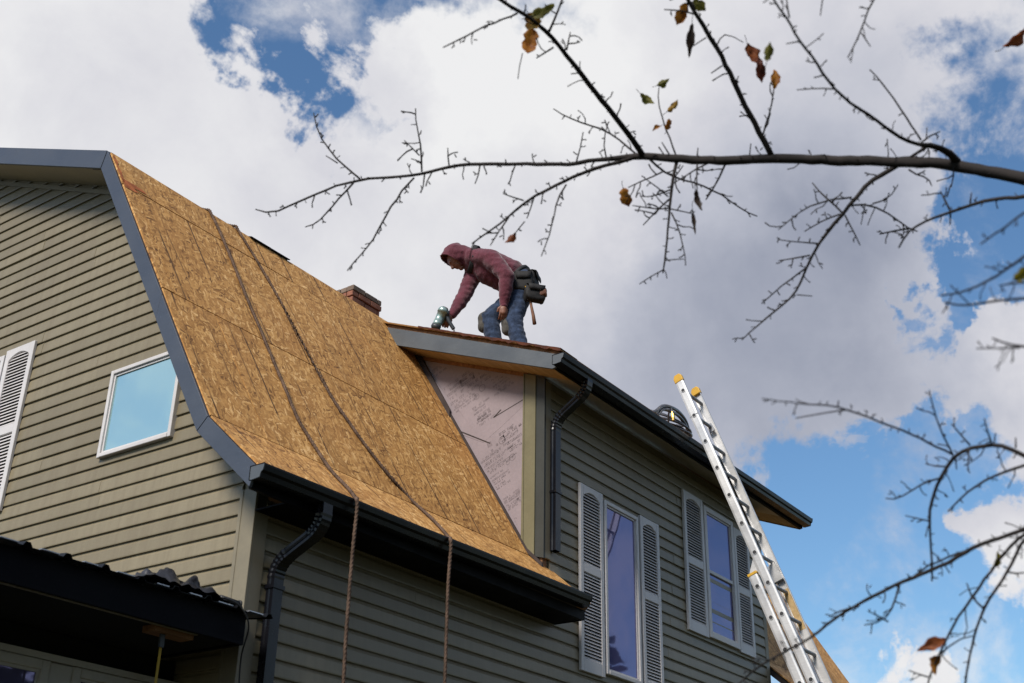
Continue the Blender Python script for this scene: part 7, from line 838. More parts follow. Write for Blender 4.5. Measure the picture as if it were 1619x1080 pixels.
([(3.398,0.095,0.825,.0133),(3.337,0.161,0.892,.0123),(3.272,0.224,0.937,.0113),(3.206,0.286,0.965,.0103),(3.142,0.347,0.985,.0094),(3.081,0.409,1.001,.0084),(3.027,0.473,1.021,.0074),(2.981,0.539,1.051,.0064),(2.947,0.609,1.098,.0055),(2.939,0.630,1.114,.0053),(2.932,0.652,1.127,.0052),(2.928,0.673,1.133,.0051),(2.926,0.696,1.134,.0051),(2.924,0.720,1.134,.0050),(2.925,0.743,1.130,.0049),(2.927,0.766,1.120,.0047),(2.933,0.786,1.103,.0045),(2.940,0.805,1.084,.0043),(2.948,0.824,1.062,.0040),(2.957,0.839,1.038,.0037),(2.967,0.853,1.013,.0035),(2.977,0.860,0.989,.0032),(2.988,0.866,0.964,.0029),(2.998,0.871,0.940,.0028),(3.009,0.876,0.915,.0027),(3.020,0.881,0.889,.0026),(3.034,0.891,0.856,.0019)],[[(2.946,0.624,1.110,.0016),(2.953,0.629,1.108,.0016),(2.941,0.629,1.099,.0013),(2.927,0.630,1.090,.0017)],[(2.940,0.644,1.123,.0014),(2.938,0.652,1.118,.0014),(2.922,0.655,1.105,.0011),(2.930,0.665,1.101,.0014)],[(2.928,0.657,1.127,.0016),(2.923,0.658,1.123,.0016),(2.945,0.665,1.129,.0013),(2.900,0.656,1.109,.0017)],[(2.928,0.673,1.133,.0014),(2.927,0.674,1.137,.0014),(2.918,0.675,1.138,.0011),(2.894,0.672,1.131,.0014)],[(2.922,0.677,1.138,.0014),(2.917,0.685,1.137,.0014)],[(2.930,0.689,1.135,.0019),(2.941,0.705,1.119,.0019),(2.910,0.718,1.096,.0015),(2.939,0.747,1.099,.0020)],[(2.925,0.723,1.104,.0015),(2.919,0.730,1.105,.0015)],[(2.922,0.702,1.133,.0016),(2.917,0.703,1.128,.0016),(2.916,0.705,1.124,.0012),(2.946,0.715,1.132,.0017)],[(2.922,0.725,1.132,.0015),(2.930,0.736,1.124,.0016),(2.926,0.748,1.117,.0012),(2.900,0.754,1.100,.0016)],[(2.916,0.747,1.116,.0015),(2.919,0.750,1.107,.0015)],[(2.922,0.752,1.124,.0019),(2.927,0.756,1.130,.0019),(2.918,0.757,1.131,.0015),(2.929,0.763,1.138,.0020)],[(2.933,0.778,1.111,.0014),(2.921,0.784,1.118,.0014),(2.912,0.794,1.122,.0011),(2.913,0.809,1.123,.0014)],[(2.917,0.799,1.114,.0015),(2.911,0.803,1.119,.0015)],[(2.933,0.787,1.102,.0017),(2.934,0.789,1.090,.0017),(2.950,0.800,1.086,.0013),(2.937,0.805,1.073,.0017)],[(2.940,0.797,1.093,.0017),(2.943,0.790,1.077,.0017),(2.956,0.789,1.064,.0013),(2.978,0.792,1.053,.0018)],[(2.940,0.808,1.079,.0015),(2.929,0.817,1.075,.0015),(2.943,0.832,1.077,.0012),(2.938,0.840,1.068,.0016)],[(2.949,0.826,1.060,.0016),(2.949,0.818,1.049,.0016),(2.975,0.814,1.051,.0013),(2.992,0.812,1.046,.0017)],[(2.966,0.812,1.048,.0015),(2.971,0.811,1.040,.0015)],[(2.955,0.835,1.046,.0019),(2.967,0.834,1.047,.0019),(2.942,0.826,1.033,.0015),(2.941,0.825,1.028,.0019)],[(2.961,0.833,1.039,.0015),(2.967,0.827,1.036,.0015)],[(2.964,0.847,1.025,.0018),(2.976,0.846,1.026,.0019),(2.987,0.844,1.030,.0015),(2.983,0.839,1.025,.0019)],[(2.972,0.856,1.002,.0016),(2.967,0.857,0.999,.0016),(2.986,0.865,1.003,.0013),(2.985,0.867,1.001,.0017)],[(2.980,0.862,0.984,.0018),(2.974,0.866,0.972,.0018),(2.970,0.869,0.960,.0014),(2.961,0.870,0.946,.0019)],[(2.990,0.867,0.960,.0018),(2.992,0.864,0.960,.0018),(3.003,0.864,0.964,.0014),(3.019,0.866,0.969,.0018)],[(2.997,0.871,0.941,.0017),(2.990,0.867,0.936,.0017),(3.019,0.873,0.944,.0013),(2.978,0.859,0.929,.0017)],[(3.006,0.874,0.921,.0015),(3.031,0.866,0.911,.0015),(3.032,0.855,0.891,.0012),(3.069,0.855,0.880,.0016)],[(3.015,0.879,0.900,.0015),(3.008,0.880,0.894,.0015),(3.010,0.884,0.890,.0012),(3.029,0.894,0.893,.0016)],[(3.023,0.883,0.881,.0016),(3.022,0.888,0.880,.0016),(3.039,0.897,0.883,.0013),(3.016,0.894,0.874,.0017)],[(3.021,0.891,0.876,.0015),(3.015,0.898,0.876,.0015)],[(3.029,0.888,0.868,.0018),(3.034,0.887,0.866,.0018),(3.040,0.886,0.865,.0014),(3.052,0.886,0.867,.0019)],[(3.034,0.884,0.864,.0015),(3.040,0.877,0.863,.0015)]]),
([(2.922,0.767,1.126,.0030),(2.886,0.774,1.127,.0029),(2.849,0.783,1.125,.0029),(2.814,0.790,1.125,.0028),(2.776,0.797,1.126,.0027),(2.740,0.805,1.124,.0027),(2.697,0.814,1.123,.0026),(2.652,0.824,1.119,.0025),(2.606,0.834,1.115,.0024),(2.564,0.842,1.113,.0024),(2.521,0.851,1.109,.0023),(2.479,0.860,1.104,.0023),(2.439,0.868,1.099,.0022),(2.404,0.876,1.092,.0020),(2.369,0.885,1.083,.0019),(2.334,0.894,1.073,.0018),(2.298,0.903,1.064,.0017),(2.268,0.909,1.058,.0016),(2.233,0.917,1.048,.0015),(2.204,0.923,1.042,.0014),(2.172,0.929,1.034,.0014)],[[(2.885,0.775,1.127,.0018),(2.886,0.777,1.129,.0018),(2.891,0.781,1.132,.0014),(2.870,0.777,1.126,.0018)],[(2.842,0.789,1.129,.0019),(2.850,0.792,1.135,.0019),(2.836,0.790,1.133,.0015),(2.849,0.795,1.141,.0020)],[(2.780,0.793,1.123,.0015),(2.772,0.790,1.124,.0015),(2.788,0.792,1.134,.0012),(2.762,0.781,1.125,.0016)],[(2.781,0.788,1.129,.0014),(2.778,0.786,1.137,.0014)],[(2.772,0.801,1.128,.0018),(2.771,0.800,1.130,.0018),(2.783,0.804,1.137,.0014),(2.769,0.799,1.133,.0018)],[(2.736,0.808,1.126,.0016),(2.737,0.810,1.131,.0016),(2.714,0.803,1.125,.0012),(2.745,0.811,1.142,.0016)],[(2.692,0.819,1.125,.0018),(2.690,0.819,1.122,.0018),(2.676,0.816,1.113,.0014),(2.700,0.825,1.121,.0019)],[(2.656,0.820,1.118,.0017),(2.655,0.823,1.116,.0017),(2.663,0.827,1.117,.0013),(2.640,0.823,1.105,.0018)],[(2.611,0.829,1.113,.0017),(2.619,0.831,1.120,.0017),(2.589,0.823,1.112,.0013),(2.607,0.829,1.123,.0018)],[(2.568,0.838,1.111,.0018),(2.563,0.836,1.112,.0018),(2.554,0.831,1.111,.0014),(2.575,0.837,1.123,.0019)],[(2.566,0.836,1.116,.0014),(2.569,0.828,1.120,.0014)],[(2.559,0.847,1.115,.0013),(2.561,0.848,1.121,.0013),(2.574,0.851,1.130,.0010),(2.567,0.846,1.131,.0014)],[(2.557,0.844,1.122,.0014),(2.551,0.847,1.128,.0014)],[(2.522,0.850,1.108,.0013),(2.524,0.851,1.112,.0013),(2.529,0.854,1.116,.0010),(2.514,0.849,1.112,.0014)],[(2.483,0.856,1.102,.0012),(2.482,0.855,1.107,.0012),(2.467,0.848,1.104,.0009),(2.470,0.847,1.108,.0013)],[(2.481,0.852,1.109,.0013),(2.476,0.853,1.116,.0013)],[(2.472,0.867,1.107,.0016),(2.470,0.871,1.102,.0016),(2.456,0.870,1.093,.0013),(2.459,0.876,1.093,.0017)],[(2.470,0.876,1.100,.0013),(2.473,0.877,1.093,.0013)],[(2.438,0.868,1.099,.0017),(2.446,0.870,1.107,.0017),(2.429,0.863,1.104,.0013),(2.458,0.872,1.121,.0018)],[(2.402,0.879,1.092,.0014),(2.393,0.876,1.091,.0014),(2.408,0.880,1.101,.0011),(2.385,0.870,1.093,.0014)],[(2.371,0.883,1.083,.0016),(2.377,0.886,1.088,.0016),(2.381,0.887,1.093,.0013),(2.357,0.876,1.083,.0017)],[(2.335,0.893,1.073,.0013),(2.331,0.901,1.077,.0013),(2.332,0.912,1.083,.0010),(2.327,0.919,1.089,.0014)],[(2.321,0.907,1.079,.0013),(2.321,0.912,1.073,.0013)],[(2.296,0.905,1.064,.0016),(2.301,0.910,1.059,.0016),(2.309,0.917,1.055,.0012),(2.326,0.927,1.054,.0017)],[(2.298,0.914,1.050,.0013),(2.303,0.914,1.044,.0013)],[(2.263,0.916,1.058,.0014),(2.270,0.918,1.059,.0014),(2.253,0.912,1.048,.0011),(2.269,0.919,1.053,.0015)],[(2.229,0.923,1.049,.0013),(2.235,0.928,1.049,.0013),(2.221,0.926,1.042,.0010),(2.226,0.932,1.043,.0014)],[(2.200,0.927,1.042,.0016),(2.200,0.930,1.040,.0016),(2.202,0.935,1.041,.0013),(2.219,0.946,1.050,.0017)]]),
([(2.478,0.860,1.105,.0020),(2.488,0.888,1.112,.0019),(2.499,0.919,1.119,.0019),(2.510,0.949,1.125,.0018),(2.518,0.975,1.130,.0016),(2.527,1.002,1.135,.0014)],[]),
([(2.921,0.767,1.129,.0026),(2.888,0.766,1.141,.0024),(2.855,0.765,1.153,.0022),(2.823,0.762,1.166,.0020),(2.795,0.759,1.177,.0019),(2.767,0.754,1.190,.0017),(2.739,0.749,1.202,.0016),(2.713,0.743,1.213,.0014)],[[(2.893,0.764,1.134,.0019),(2.888,0.771,1.139,.0019),(2.893,0.781,1.145,.0015),(2.901,0.793,1.152,.0020)],[(2.858,0.764,1.150,.0019),(2.851,0.761,1.149,.0019),(2.854,0.760,1.152,.0015),(2.877,0.765,1.163,.0020)],[(2.857,0.761,1.153,.0014),(2.851,0.766,1.159,.0014)],[(2.825,0.762,1.163,.0016),(2.815,0.757,1.163,.0016),(2.817,0.754,1.167,.0013),(2.833,0.756,1.177,.0017)],[(2.825,0.756,1.170,.0014),(2.830,0.748,1.170,.0014)],[(2.793,0.759,1.181,.0017),(2.781,0.768,1.188,.0017),(2.782,0.784,1.195,.0013),(2.758,0.791,1.196,.0017)],[(2.771,0.778,1.195,.0014),(2.766,0.785,1.193,.0014)],[(2.765,0.754,1.192,.0014),(2.755,0.753,1.188,.0014),(2.776,0.761,1.196,.0011),(2.764,0.759,1.190,.0014)],[(2.734,0.748,1.210,.0017),(2.730,0.750,1.212,.0017),(2.715,0.750,1.207,.0013),(2.735,0.758,1.220,.0018)]]),
([(2.920,0.722,1.140,.0025),(2.913,0.733,1.159,.0022),(2.906,0.743,1.178,.0019),(2.899,0.753,1.196,.0016)],[[(2.917,0.730,1.155,.0014),(2.920,0.733,1.155,.0014),(2.932,0.739,1.159,.0011),(2.923,0.738,1.153,.0015)],[(2.916,0.734,1.151,.0015),(2.911,0.741,1.151,.0015)],[(2.907,0.736,1.165,.0018),(2.908,0.733,1.169,.0018),(2.922,0.734,1.178,.0014),(2.933,0.732,1.184,.0019)],[(2.898,0.747,1.186,.0018),(2.887,0.743,1.189,.0018),(2.893,0.744,1.200,.0014),(2.890,0.741,1.207,.0019)]]),
([(2.927,0.673,1.135,.0026),(2.879,0.667,1.150,.0020),(2.834,0.659,1.165,.0015)],[[(2.919,0.674,1.147,.0016),(2.907,0.680,1.141,.0016),(2.905,0.689,1.138,.0013),(2.884,0.693,1.126,.0017)],[(2.880,0.667,1.149,.0013),(2.878,0.670,1.150,.0013),(2.859,0.668,1.146,.0010),(2.862,0.671,1.150,.0014)],[(2.841,0.660,1.154,.0014),(2.843,0.665,1.154,.0014),(2.852,0.671,1.156,.0011),(2.852,0.675,1.155,.0014)]]),
([(2.929,0.669,1.135,.0021),(2.935,0.662,1.164,.0014)],[]),
([(2.940,0.623,1.119,.0023),(2.938,0.619,1.144,.0015)],[]),
([(2.931,0.789,1.102,.0025),(2.925,0.812,1.106,.0020),(2.916,0.834,1.114,.0015)],[[(2.931,0.804,1.106,.0019),(2.920,0.803,1.103,.0019),(2.940,0.810,1.113,.0015),(2.934,0.810,1.112,.0020)],[(2.921,0.828,1.113,.0014),(2.920,0.831,1.120,.0014),(2.925,0.833,1.130,.0011),(2.937,0.833,1.143,.0015)]]),
([(2.939,0.810,1.079,.0026),(2.918,0.828,1.069,.0026),(2.897,0.845,1.056,.0024),(2.878,0.863,1.039,.0022),(2.858,0.882,1.022,.0020),(2.840,0.897,1.012,.0019),(2.818,0.911,1.010,.0015)],[[(2.919,0.825,1.070,.0019),(2.909,0.827,1.068,.0019),(2.898,0.828,1.063,.0015),(2.896,0.831,1.064,.0020)],[(2.913,0.838,1.064,.0016),(2.904,0.839,1.064,.0016),(2.904,0.843,1.068,.0013),(2.918,0.850,1.077,.0017)],[(2.896,0.848,1.054,.0017),(2.908,0.851,1.048,.0017),(2.923,0.851,1.043,.0013),(2.918,0.842,1.034,.0017)],[(2.878,0.864,1.039,.0017),(2.871,0.871,1.045,.0017),(2.852,0.871,1.049,.0013),(2.848,0.879,1.056,.0018)],[(2.859,0.881,1.023,.0017),(2.852,0.883,1.021,.0017),(2.863,0.890,1.025,.0014),(2.847,0.888,1.022,.0018)],[(2.842,0.892,1.014,.0018),(2.843,0.896,1.022,.0018),(2.850,0.902,1.032,.0014),(2.821,0.899,1.027,.0018)],[(2.832,0.899,1.023,.0014),(2.827,0.906,1.022,.0014)]]),
([(2.920,0.726,1.134,.0025),(2.916,0.731,1.101,.0020),(2.913,0.735,1.075,.0015)],[[(2.911,0.726,1.115,.0013),(2.904,0.723,1.107,.0013),(2.926,0.726,1.112,.0010),(2.910,0.720,1.102,.0014)],[(2.917,0.723,1.109,.0014),(2.920,0.726,1.101,.0014)],[(2.916,0.730,1.103,.0014),(2.912,0.733,1.102,.0014),(2.916,0.738,1.105,.0011),(2.918,0.743,1.104,.0014)],[(2.912,0.737,1.101,.0014),(2.905,0.741,1.106,.0014)],[(2.911,0.733,1.082,.0016),(2.916,0.733,1.081,.0016),(2.907,0.731,1.075,.0012),(2.907,0.732,1.072,.0016)],[(2.913,0.734,1.077,.0014),(2.919,0.732,1.070,.0014)]]),
([(2.928,0.763,1.122,.0025),(2.972,0.776,1.106,.0015)],[]),
([(2.977,0.861,0.989,.0023),(2.974,0.889,1.000,.0018),(2.970,0.916,1.011,.0014)],[[(2.982,0.879,0.997,.0019),(2.974,0.881,0.992,.0019),(2.985,0.888,0.995,.0015),(2.966,0.887,0.988,.0019)],[(2.970,0.893,1.001,.0020),(2.969,0.895,0.998,.0020),(2.952,0.893,0.989,.0015),(2.987,0.908,1.000,.0021)]]),
([(3.398,0.095,0.825,.0104),(3.335,0.160,0.897,.0096),(3.263,0.218,0.957,.0088),(3.189,0.273,1.006,.0079),(3.117,0.329,1.043,.0071),(3.053,0.388,1.068,.0063),(3.001,0.453,1.082,.0054),(2.967,0.528,1.085,.0046),(2.955,0.615,1.077,.0038),(2.955,0.638,1.074,.0036),(2.956,0.663,1.070,.0034),(2.957,0.688,1.065,.0032),(2.958,0.710,1.059,.0030),(2.960,0.734,1.049,.0027),(2.963,0.755,1.040,.0025),(2.967,0.776,1.028,.0024),(2.971,0.794,1.016,.0022),(2.975,0.812,1.004,.0020)],[[(2.956,0.637,1.075,.0018),(2.961,0.641,1.059,.0018),(2.972,0.653,1.051,.0014),(2.948,0.657,1.028,.0018)],[(2.959,0.658,1.072,.0018),(2.946,0.662,1.085,.0018),(2.939,0.662,1.101,.0014),(2.927,0.664,1.116,.0019)],[(2.937,0.662,1.101,.0014),(2.932,0.670,1.101,.0014)],[(2.957,0.686,1.066,.0018),(2.955,0.689,1.063,.0018),(2.971,0.695,1.065,.0014),(2.981,0.698,1.064,.0019)],[(2.959,0.689,1.059,.0014),(2.965,0.683,1.057,.0014)],[(2.961,0.701,1.063,.0015),(2.957,0.702,1.065,.0015),(2.955,0.701,1.068,.0012),(2.969,0.704,1.076,.0016)],[(2.954,0.720,1.052,.0015),(2.960,0.722,1.051,.0015),(2.964,0.724,1.049,.0011),(2.931,0.716,1.034,.0015)],[(2.957,0.722,1.047,.0014),(2.954,0.729,1.042,.0014)],[(2.963,0.755,1.040,.0015),(2.962,0.759,1.045,.0015),(2.956,0.760,1.047,.0012),(2.976,0.769,1.060,.0016)],[(2.955,0.760,1.047,.0015),(2.953,0.756,1.055,.0015)],[(2.967,0.777,1.027,.0019),(2.976,0.778,1.027,.0019),(2.968,0.774,1.021,.0015),(2.962,0.771,1.016,.0020)],[(2.970,0.796,1.014,.0015),(2.973,0.798,1.009,.0015),(2.985,0.804,1.009,.0012),(2.958,0.800,0.996,.0016)]]),
([(3.398,0.095,0.825,.0130),(3.343,0.165,0.878,.0120),(3.280,0.231,0.917,.0110),(3.215,0.295,0.944,.0101),(3.152,0.358,0.960,.0091),(3.096,0.423,0.966,.0082),(3.050,0.493,0.964,.0072),(3.021,0.568,0.956,.0062),(3.012,0.652,0.941,.0053),(3.013,0.680,0.936,.0052),(3.014,0.710,0.930,.0051),(3.014,0.732,0.927,.0051),(3.015,0.753,0.923,.0050),(3.015,0.777,0.917,.0050),(3.018,0.797,0.909,.0049),(3.019,0.820,0.901,.0048),(3.022,0.840,0.892,.0048),(3.022,0.863,0.887,.0047),(3.023,0.887,0.880,.0047),(3.024,0.910,0.875,.0046),(3.024,0.934,0.868,.0046),(3.024,0.957,0.863,.0045),(3.025,0.980,0.857,.0044),(3.026,1.004,0.849,.0044),(3.027,1.029,0.841,.0043),(3.028,1.052,0.834,.0042),(3.029,1.077,0.825,.0040),(3.031,1.099,0.816,.0039),(3.032,1.124,0.807,.0038),(3.034,1.148,0.796,.0037),(3.037,1.172,0.784,.0036),(3.040,1.196,0.770,.0034),(3.042,1.221,0.758,.0032),(3.044,1.246,0.747,.0030),(3.044,1.274,0.739,.0028),(3.045,1.303,0.728,.0028),(3.046,1.336,0.717,.0028),(3.047,1.363,0.705,.0026),(3.049,1.392,0.691,.0025),(3.052,1.416,0.676,.0023),(3.056,1.446,0.658,.0020),(3.061,1.473,0.639,.0018)],[[(3.017,0.672,0.939,.0018),(3.023,0.674,0.938,.0018),(3.010,0.671,0.930,.0014),(3.010,0.670,0.926,.0019)],[(3.020,0.673,0.933,.0014),(3.026,0.669,0.928,.0014)],[(3.010,0.687,0.934,.0015),(3.009,0.691,0.935,.0015),(2.992,0.692,0.933,.0012),(2.977,0.693,0.931,.0016)],[(3.010,0.717,0.927,.0015),(3.010,0.720,0.932,.0015),(3.022,0.728,0.939,.0012),(2.995,0.724,0.935,.0016)],[(3.012,0.737,0.925,.0015),(3.011,0.739,0.922,.0015),(3.033,0.745,0.925,.0012),(3.008,0.740,0.914,.0016)],[(3.014,0.740,0.919,.0014),(3.020,0.734,0.915,.0014)],[(3.013,0.757,0.921,.0015),(3.014,0.758,0.926,.0015),(3.004,0.758,0.927,.0011),(2.987,0.753,0.926,.0015)],[(3.013,0.784,0.913,.0016),(3.004,0.784,0.912,.0016),(2.996,0.785,0.911,.0012),(3.032,0.796,0.924,.0017)],[(3.015,0.803,0.906,.0015),(3.011,0.805,0.908,.0015),(3.024,0.813,0.914,.0012),(2.990,0.809,0.905,.0015)],[(3.024,0.832,0.897,.0016),(3.019,0.832,0.890,.0016),(3.016,0.833,0.884,.0013),(3.003,0.830,0.874,.0017)],[(3.023,0.862,0.887,.0017),(3.023,0.860,0.879,.0017),(3.018,0.858,0.869,.0013),(3.056,0.871,0.872,.0018)],[(3.030,0.864,0.873,.0015),(3.027,0.872,0.869,.0015)],[(3.027,0.878,0.884,.0019),(3.019,0.878,0.884,.0019),(3.025,0.883,0.888,.0015),(3.026,0.887,0.890,.0020)],[(3.022,0.883,0.887,.0015),(3.020,0.890,0.882,.0015)],[(3.025,0.907,0.876,.0017),(3.029,0.913,0.879,.0017),(3.021,0.915,0.881,.0014),(3.017,0.916,0.885,.0018)],[(3.018,0.912,0.882,.0015),(3.015,0.908,0.890,.0015)],[(3.022,0.938,0.866,.0016),(3.020,0.940,0.870,.0016),(3.006,0.938,0.871,.0012),(3.026,0.947,0.880,.0017)],[(3.021,0.963,0.860,.0019),(3.018,0.964,0.855,.0019),(3.018,0.967,0.851,.0015),(3.041,0.976,0.853,.0020)],[(3.023,0.968,0.852,.0015),(3.018,0.976,0.851,.0015)],[(3.021,0.989,0.853,.0015),(3.014,0.992,0.852,.0015),(3.023,1.001,0.854,.0012),(3.004,1.000,0.850,.0016)],[(3.024,1.010,0.846,.0019),(3.028,1.009,0.837,.0019),(3.025,1.010,0.826,.0015),(3.009,1.011,0.813,.0020)],[(3.027,1.018,0.830,.0015),(3.021,1.025,0.833,.0015)],[(3.031,1.044,0.838,.0018),(3.022,1.048,0.845,.0018),(3.010,1.048,0.853,.0014),(3.003,1.043,0.863,.0018)],[(3.019,1.045,0.857,.0015),(3.019,1.038,0.864,.0015)],[(3.030,1.075,0.826,.0019),(3.026,1.079,0.817,.0019),(3.026,1.087,0.813,.0015),(3.051,1.104,0.814,.0020)],[(3.032,1.095,0.818,.0020),(3.040,1.100,0.818,.0020),(3.033,1.100,0.814,.0016),(3.036,1.105,0.815,.0021)],[(3.030,1.100,0.816,.0015),(3.023,1.104,0.822,.0015)],[(3.034,1.119,0.809,.0020),(3.043,1.124,0.809,.0020),(3.036,1.123,0.804,.0016),(3.052,1.131,0.804,.0021)],[(3.036,1.122,0.803,.0015),(3.032,1.130,0.799,.0015)],[(3.029,1.134,0.800,.0018),(3.033,1.142,0.802,.0018),(3.023,1.146,0.799,.0014),(2.998,1.143,0.791,.0019)],[(3.038,1.166,0.788,.0016),(3.030,1.168,0.788,.0016),(3.034,1.175,0.790,.0013),(3.017,1.174,0.784,.0017)],[(3.033,1.175,0.786,.0015),(3.027,1.181,0.790,.0015)],[(3.042,1.189,0.776,.0018),(3.044,1.194,0.775,.0018),(3.023,1.190,0.766,.0014),(3.043,1.200,0.767,.0019)],[(3.037,1.204,0.765,.0016),(3.040,1.208,0.767,.0016),(3.029,1.207,0.765,.0012),(3.023,1.207,0.766,.0017)],[(3.047,1.237,0.753,.0019),(3.041,1.238,0.754,.0018),(3.030,1.238,0.753,.0014),(3.026,1.241,0.751,.0019)],[(3.042,1.250,0.745,.0018),(3.044,1.256,0.750,.0018),(3.045,1.261,0.755,.0014),(3.036,1.261,0.758,.0019)],[(3.034,1.256,0.752,.0015),(3.031,1.253,0.761,.0015)],[(3.042,1.279,0.736,.0018),(3.032,1.286,0.738,.0018),(3.041,1.298,0.748,.0014),(3.006,1.288,0.749,.0018)],[(3.029,1.286,0.749,.0016),(3.022,1.292,0.753,.0016)],[(3.045,1.301,0.729,.0019),(3.064,1.304,0.719,.0019),(3.071,1.306,0.706,.0015),(3.040,1.296,0.684,.0020)],[(3.059,1.305,0.703,.0016),(3.060,1.311,0.695,.0016)],[(3.040,1.315,0.722,.0016),(3.037,1.318,0.717,.0016),(3.047,1.326,0.714,.0013),(3.030,1.324,0.706,.0017)],[(3.040,1.323,0.713,.0016),(3.034,1.331,0.713,.0016)],[(3.044,1.339,0.714,.0019),(3.035,1.348,0.715,.0019),(3.012,1.350,0.712,.0015),(3.024,1.365,0.721,.0020)],[(3.029,1.356,0.719,.0016),(3.026,1.364,0.714,.0016)],[(3.048,1.360,0.707,.0019),(3.049,1.369,0.715,.0019),(3.018,1.368,0.712,.0014),(3.040,1.389,0.723,.0019)],[(3.033,1.376,0.713,.0016),(3.032,1.383,0.706,.0016)],[(3.052,1.382,0.697,.0018),(3.047,1.383,0.702,.0018),(3.056,1.387,0.712,.0014),(3.034,1.378,0.713,.0018)],[(3.045,1.381,0.709,.0016),(3.048,1.373,0.714,.0016)],[(3.049,1.395,0.688,.0019),(3.045,1.399,0.691,.0019),(3.030,1.399,0.690,.0015),(3.028,1.405,0.690,.0020)],[(3.040,1.405,0.691,.0016),(3.039,1.412,0.685,.0016)],[(3.051,1.420,0.673,.0020),(3.063,1.413,0.661,.0020),(3.057,1.399,0.644,.0015),(3.102,1.405,0.641,.0021)],[(3.056,1.446,0.658,.0016),(3.055,1.448,0.657,.0016),(3.044,1.446,0.653,.0013),(3.036,1.446,0.651,.0017)]]),
([(3.018,0.794,0.913,.0029),(3.017,0.817,0.909,.0028),(3.017,0.844,0.903,.0027),(3.019,0.868,0.896,.0026),(3.019,0.891,0.891,.0026),(3.023,0.915,0.880,.0026),(3.028,0.940,0.868,.0022)],[[(3.018,0.815,0.910,.0018),(3.021,0.817,0.907,.0018),(3.013,0.816,0.901,.0014),(3.041,0.824,0.905,.0019)],[(3.021,0.837,0.906,.0015),(3.024,0.840,0.916,.0015),(2.992,0.834,0.914,.0012),(3.007,0.843,0.925,.0016)],[(3.010,0.840,0.919,.0015),(3.005,0.848,0.919,.0015)],[(3.021,0.862,0.899,.0017),(3.016,0.863,0.900,.0017),(3.023,0.866,0.904,.0013),(3.025,0.868,0.907,.0018)],[(3.018,0.865,0.902,.0015),(3.014,0.862,0.911,.0015)],[(3.019,0.891,0.890,.0019),(3.015,0.893,0.893,.0019),(3.000,0.892,0.891,.0015),(3.017,0.901,0.897,.0020)],[(3.013,0.897,0.894,.0015),(3.008,0.896,0.902,.0015)],[(3.025,0.911,0.883,.0015),(3.025,0.914,0.885,.0015),(3.019,0.915,0.884,.0012),(3.025,0.920,0.885,.0016)],[(3.029,0.936,0.871,.0019),(3.028,0.939,0.873,.0019),(3.022,0.941,0.872,.0015),(3.031,0.947,0.876,.0020)]]),
([(3.030,1.099,0.817,.0027),(3.014,1.124,0.808,.0022),(3.000,1.151,0.794,.0017)],[[(3.020,1.114,0.811,.0018),(3.024,1.119,0.804,.0018),(3.042,1.129,0.800,.0014),(2.998,1.114,0.780,.0019)],[(3.011,1.131,0.805,.0014),(2.997,1.132,0.805,.0014),(3.006,1.142,0.812,.0011),(2.986,1.142,0.810,.0015)],[(3.002,1.146,0.797,.0015),(2.992,1.145,0.795,.0015),(2.999,1.149,0.799,.0012),(3.024,1.161,0.807,.0016)],[(2.999,1.148,0.799,.0015),(2.993,1.156,0.799,.0015)]]),
([(3.030,0.973,0.857,.0028),(3.026,0.982,0.828,.0027),(3.019,0.994,0.799,.0027),(3.009,1.008,0.776,.0022),(2.989,1.028,0.761,.0019),(2.965,1.048,0.753,.0016)],[[(3.024,0.978,0.836,.0016),(3.030,0.977,0.837,.0016),(3.033,0.974,0.838,.0013),(3.039,0.973,0.841,.0017)],[(3.027,0.972,0.838,.0015),(3.023,0.970,0.846,.0015)],[(3.027,0.987,0.819,.0018),(3.033,0.981,0.814,.0018),(3.044,0.975,0.814,.0014),(3.042,0.967,0.807,.0018)],[(3.041,0.976,0.811,.0015),(3.044,0.978,0.802,.0015)],[(3.019,0.992,0.801,.0016),(3.008,0.996,0.793,.0016),(3.001,1.002,0.790,.0012),(2.988,1.005,0.781,.0016)],[(3.017,1.005,0.791,.0015),(3.012,1.013,0.789,.0015)],[(3.009,1.001,0.785,.0013),(3.005,1.011,0.780,.0013),(3.000,1.020,0.772,.0011),(3.010,1.031,0.766,.0014)],[(2.992,1.021,0.765,.0019),(2.990,1.021,0.768,.0019),(2.973,1.017,0.767,.0015),(2.998,1.027,0.776,.0020)],[(2.985,1.035,0.760,.0019),(2.991,1.040,0.753,.0019),(3.002,1.045,0.747,.0015),(2.988,1.043,0.736,.0020)]]),
([(3.016,1.006,0.767,.0024),(2.985,1.020,0.777,.0019),(2.957,1.033,0.784,.0014)],[[(2.991,1.015,0.773,.0014),(2.981,1.023,0.765,.0014),(2.986,1.037,0.766,.0011),(2.980,1.048,0.767,.0015)],[(2.981,1.023,0.779,.0018),(2.973,1.021,0.780,.0018),(2.989,1.027,0.787,.0014),(2.951,1.013,0.780,.0018)],[(2.960,1.030,0.782,.0019),(2.967,1.033,0.786,.0019),(2.950,1.026,0.784,.0015),(2.963,1.030,0.789,.0020)]]),
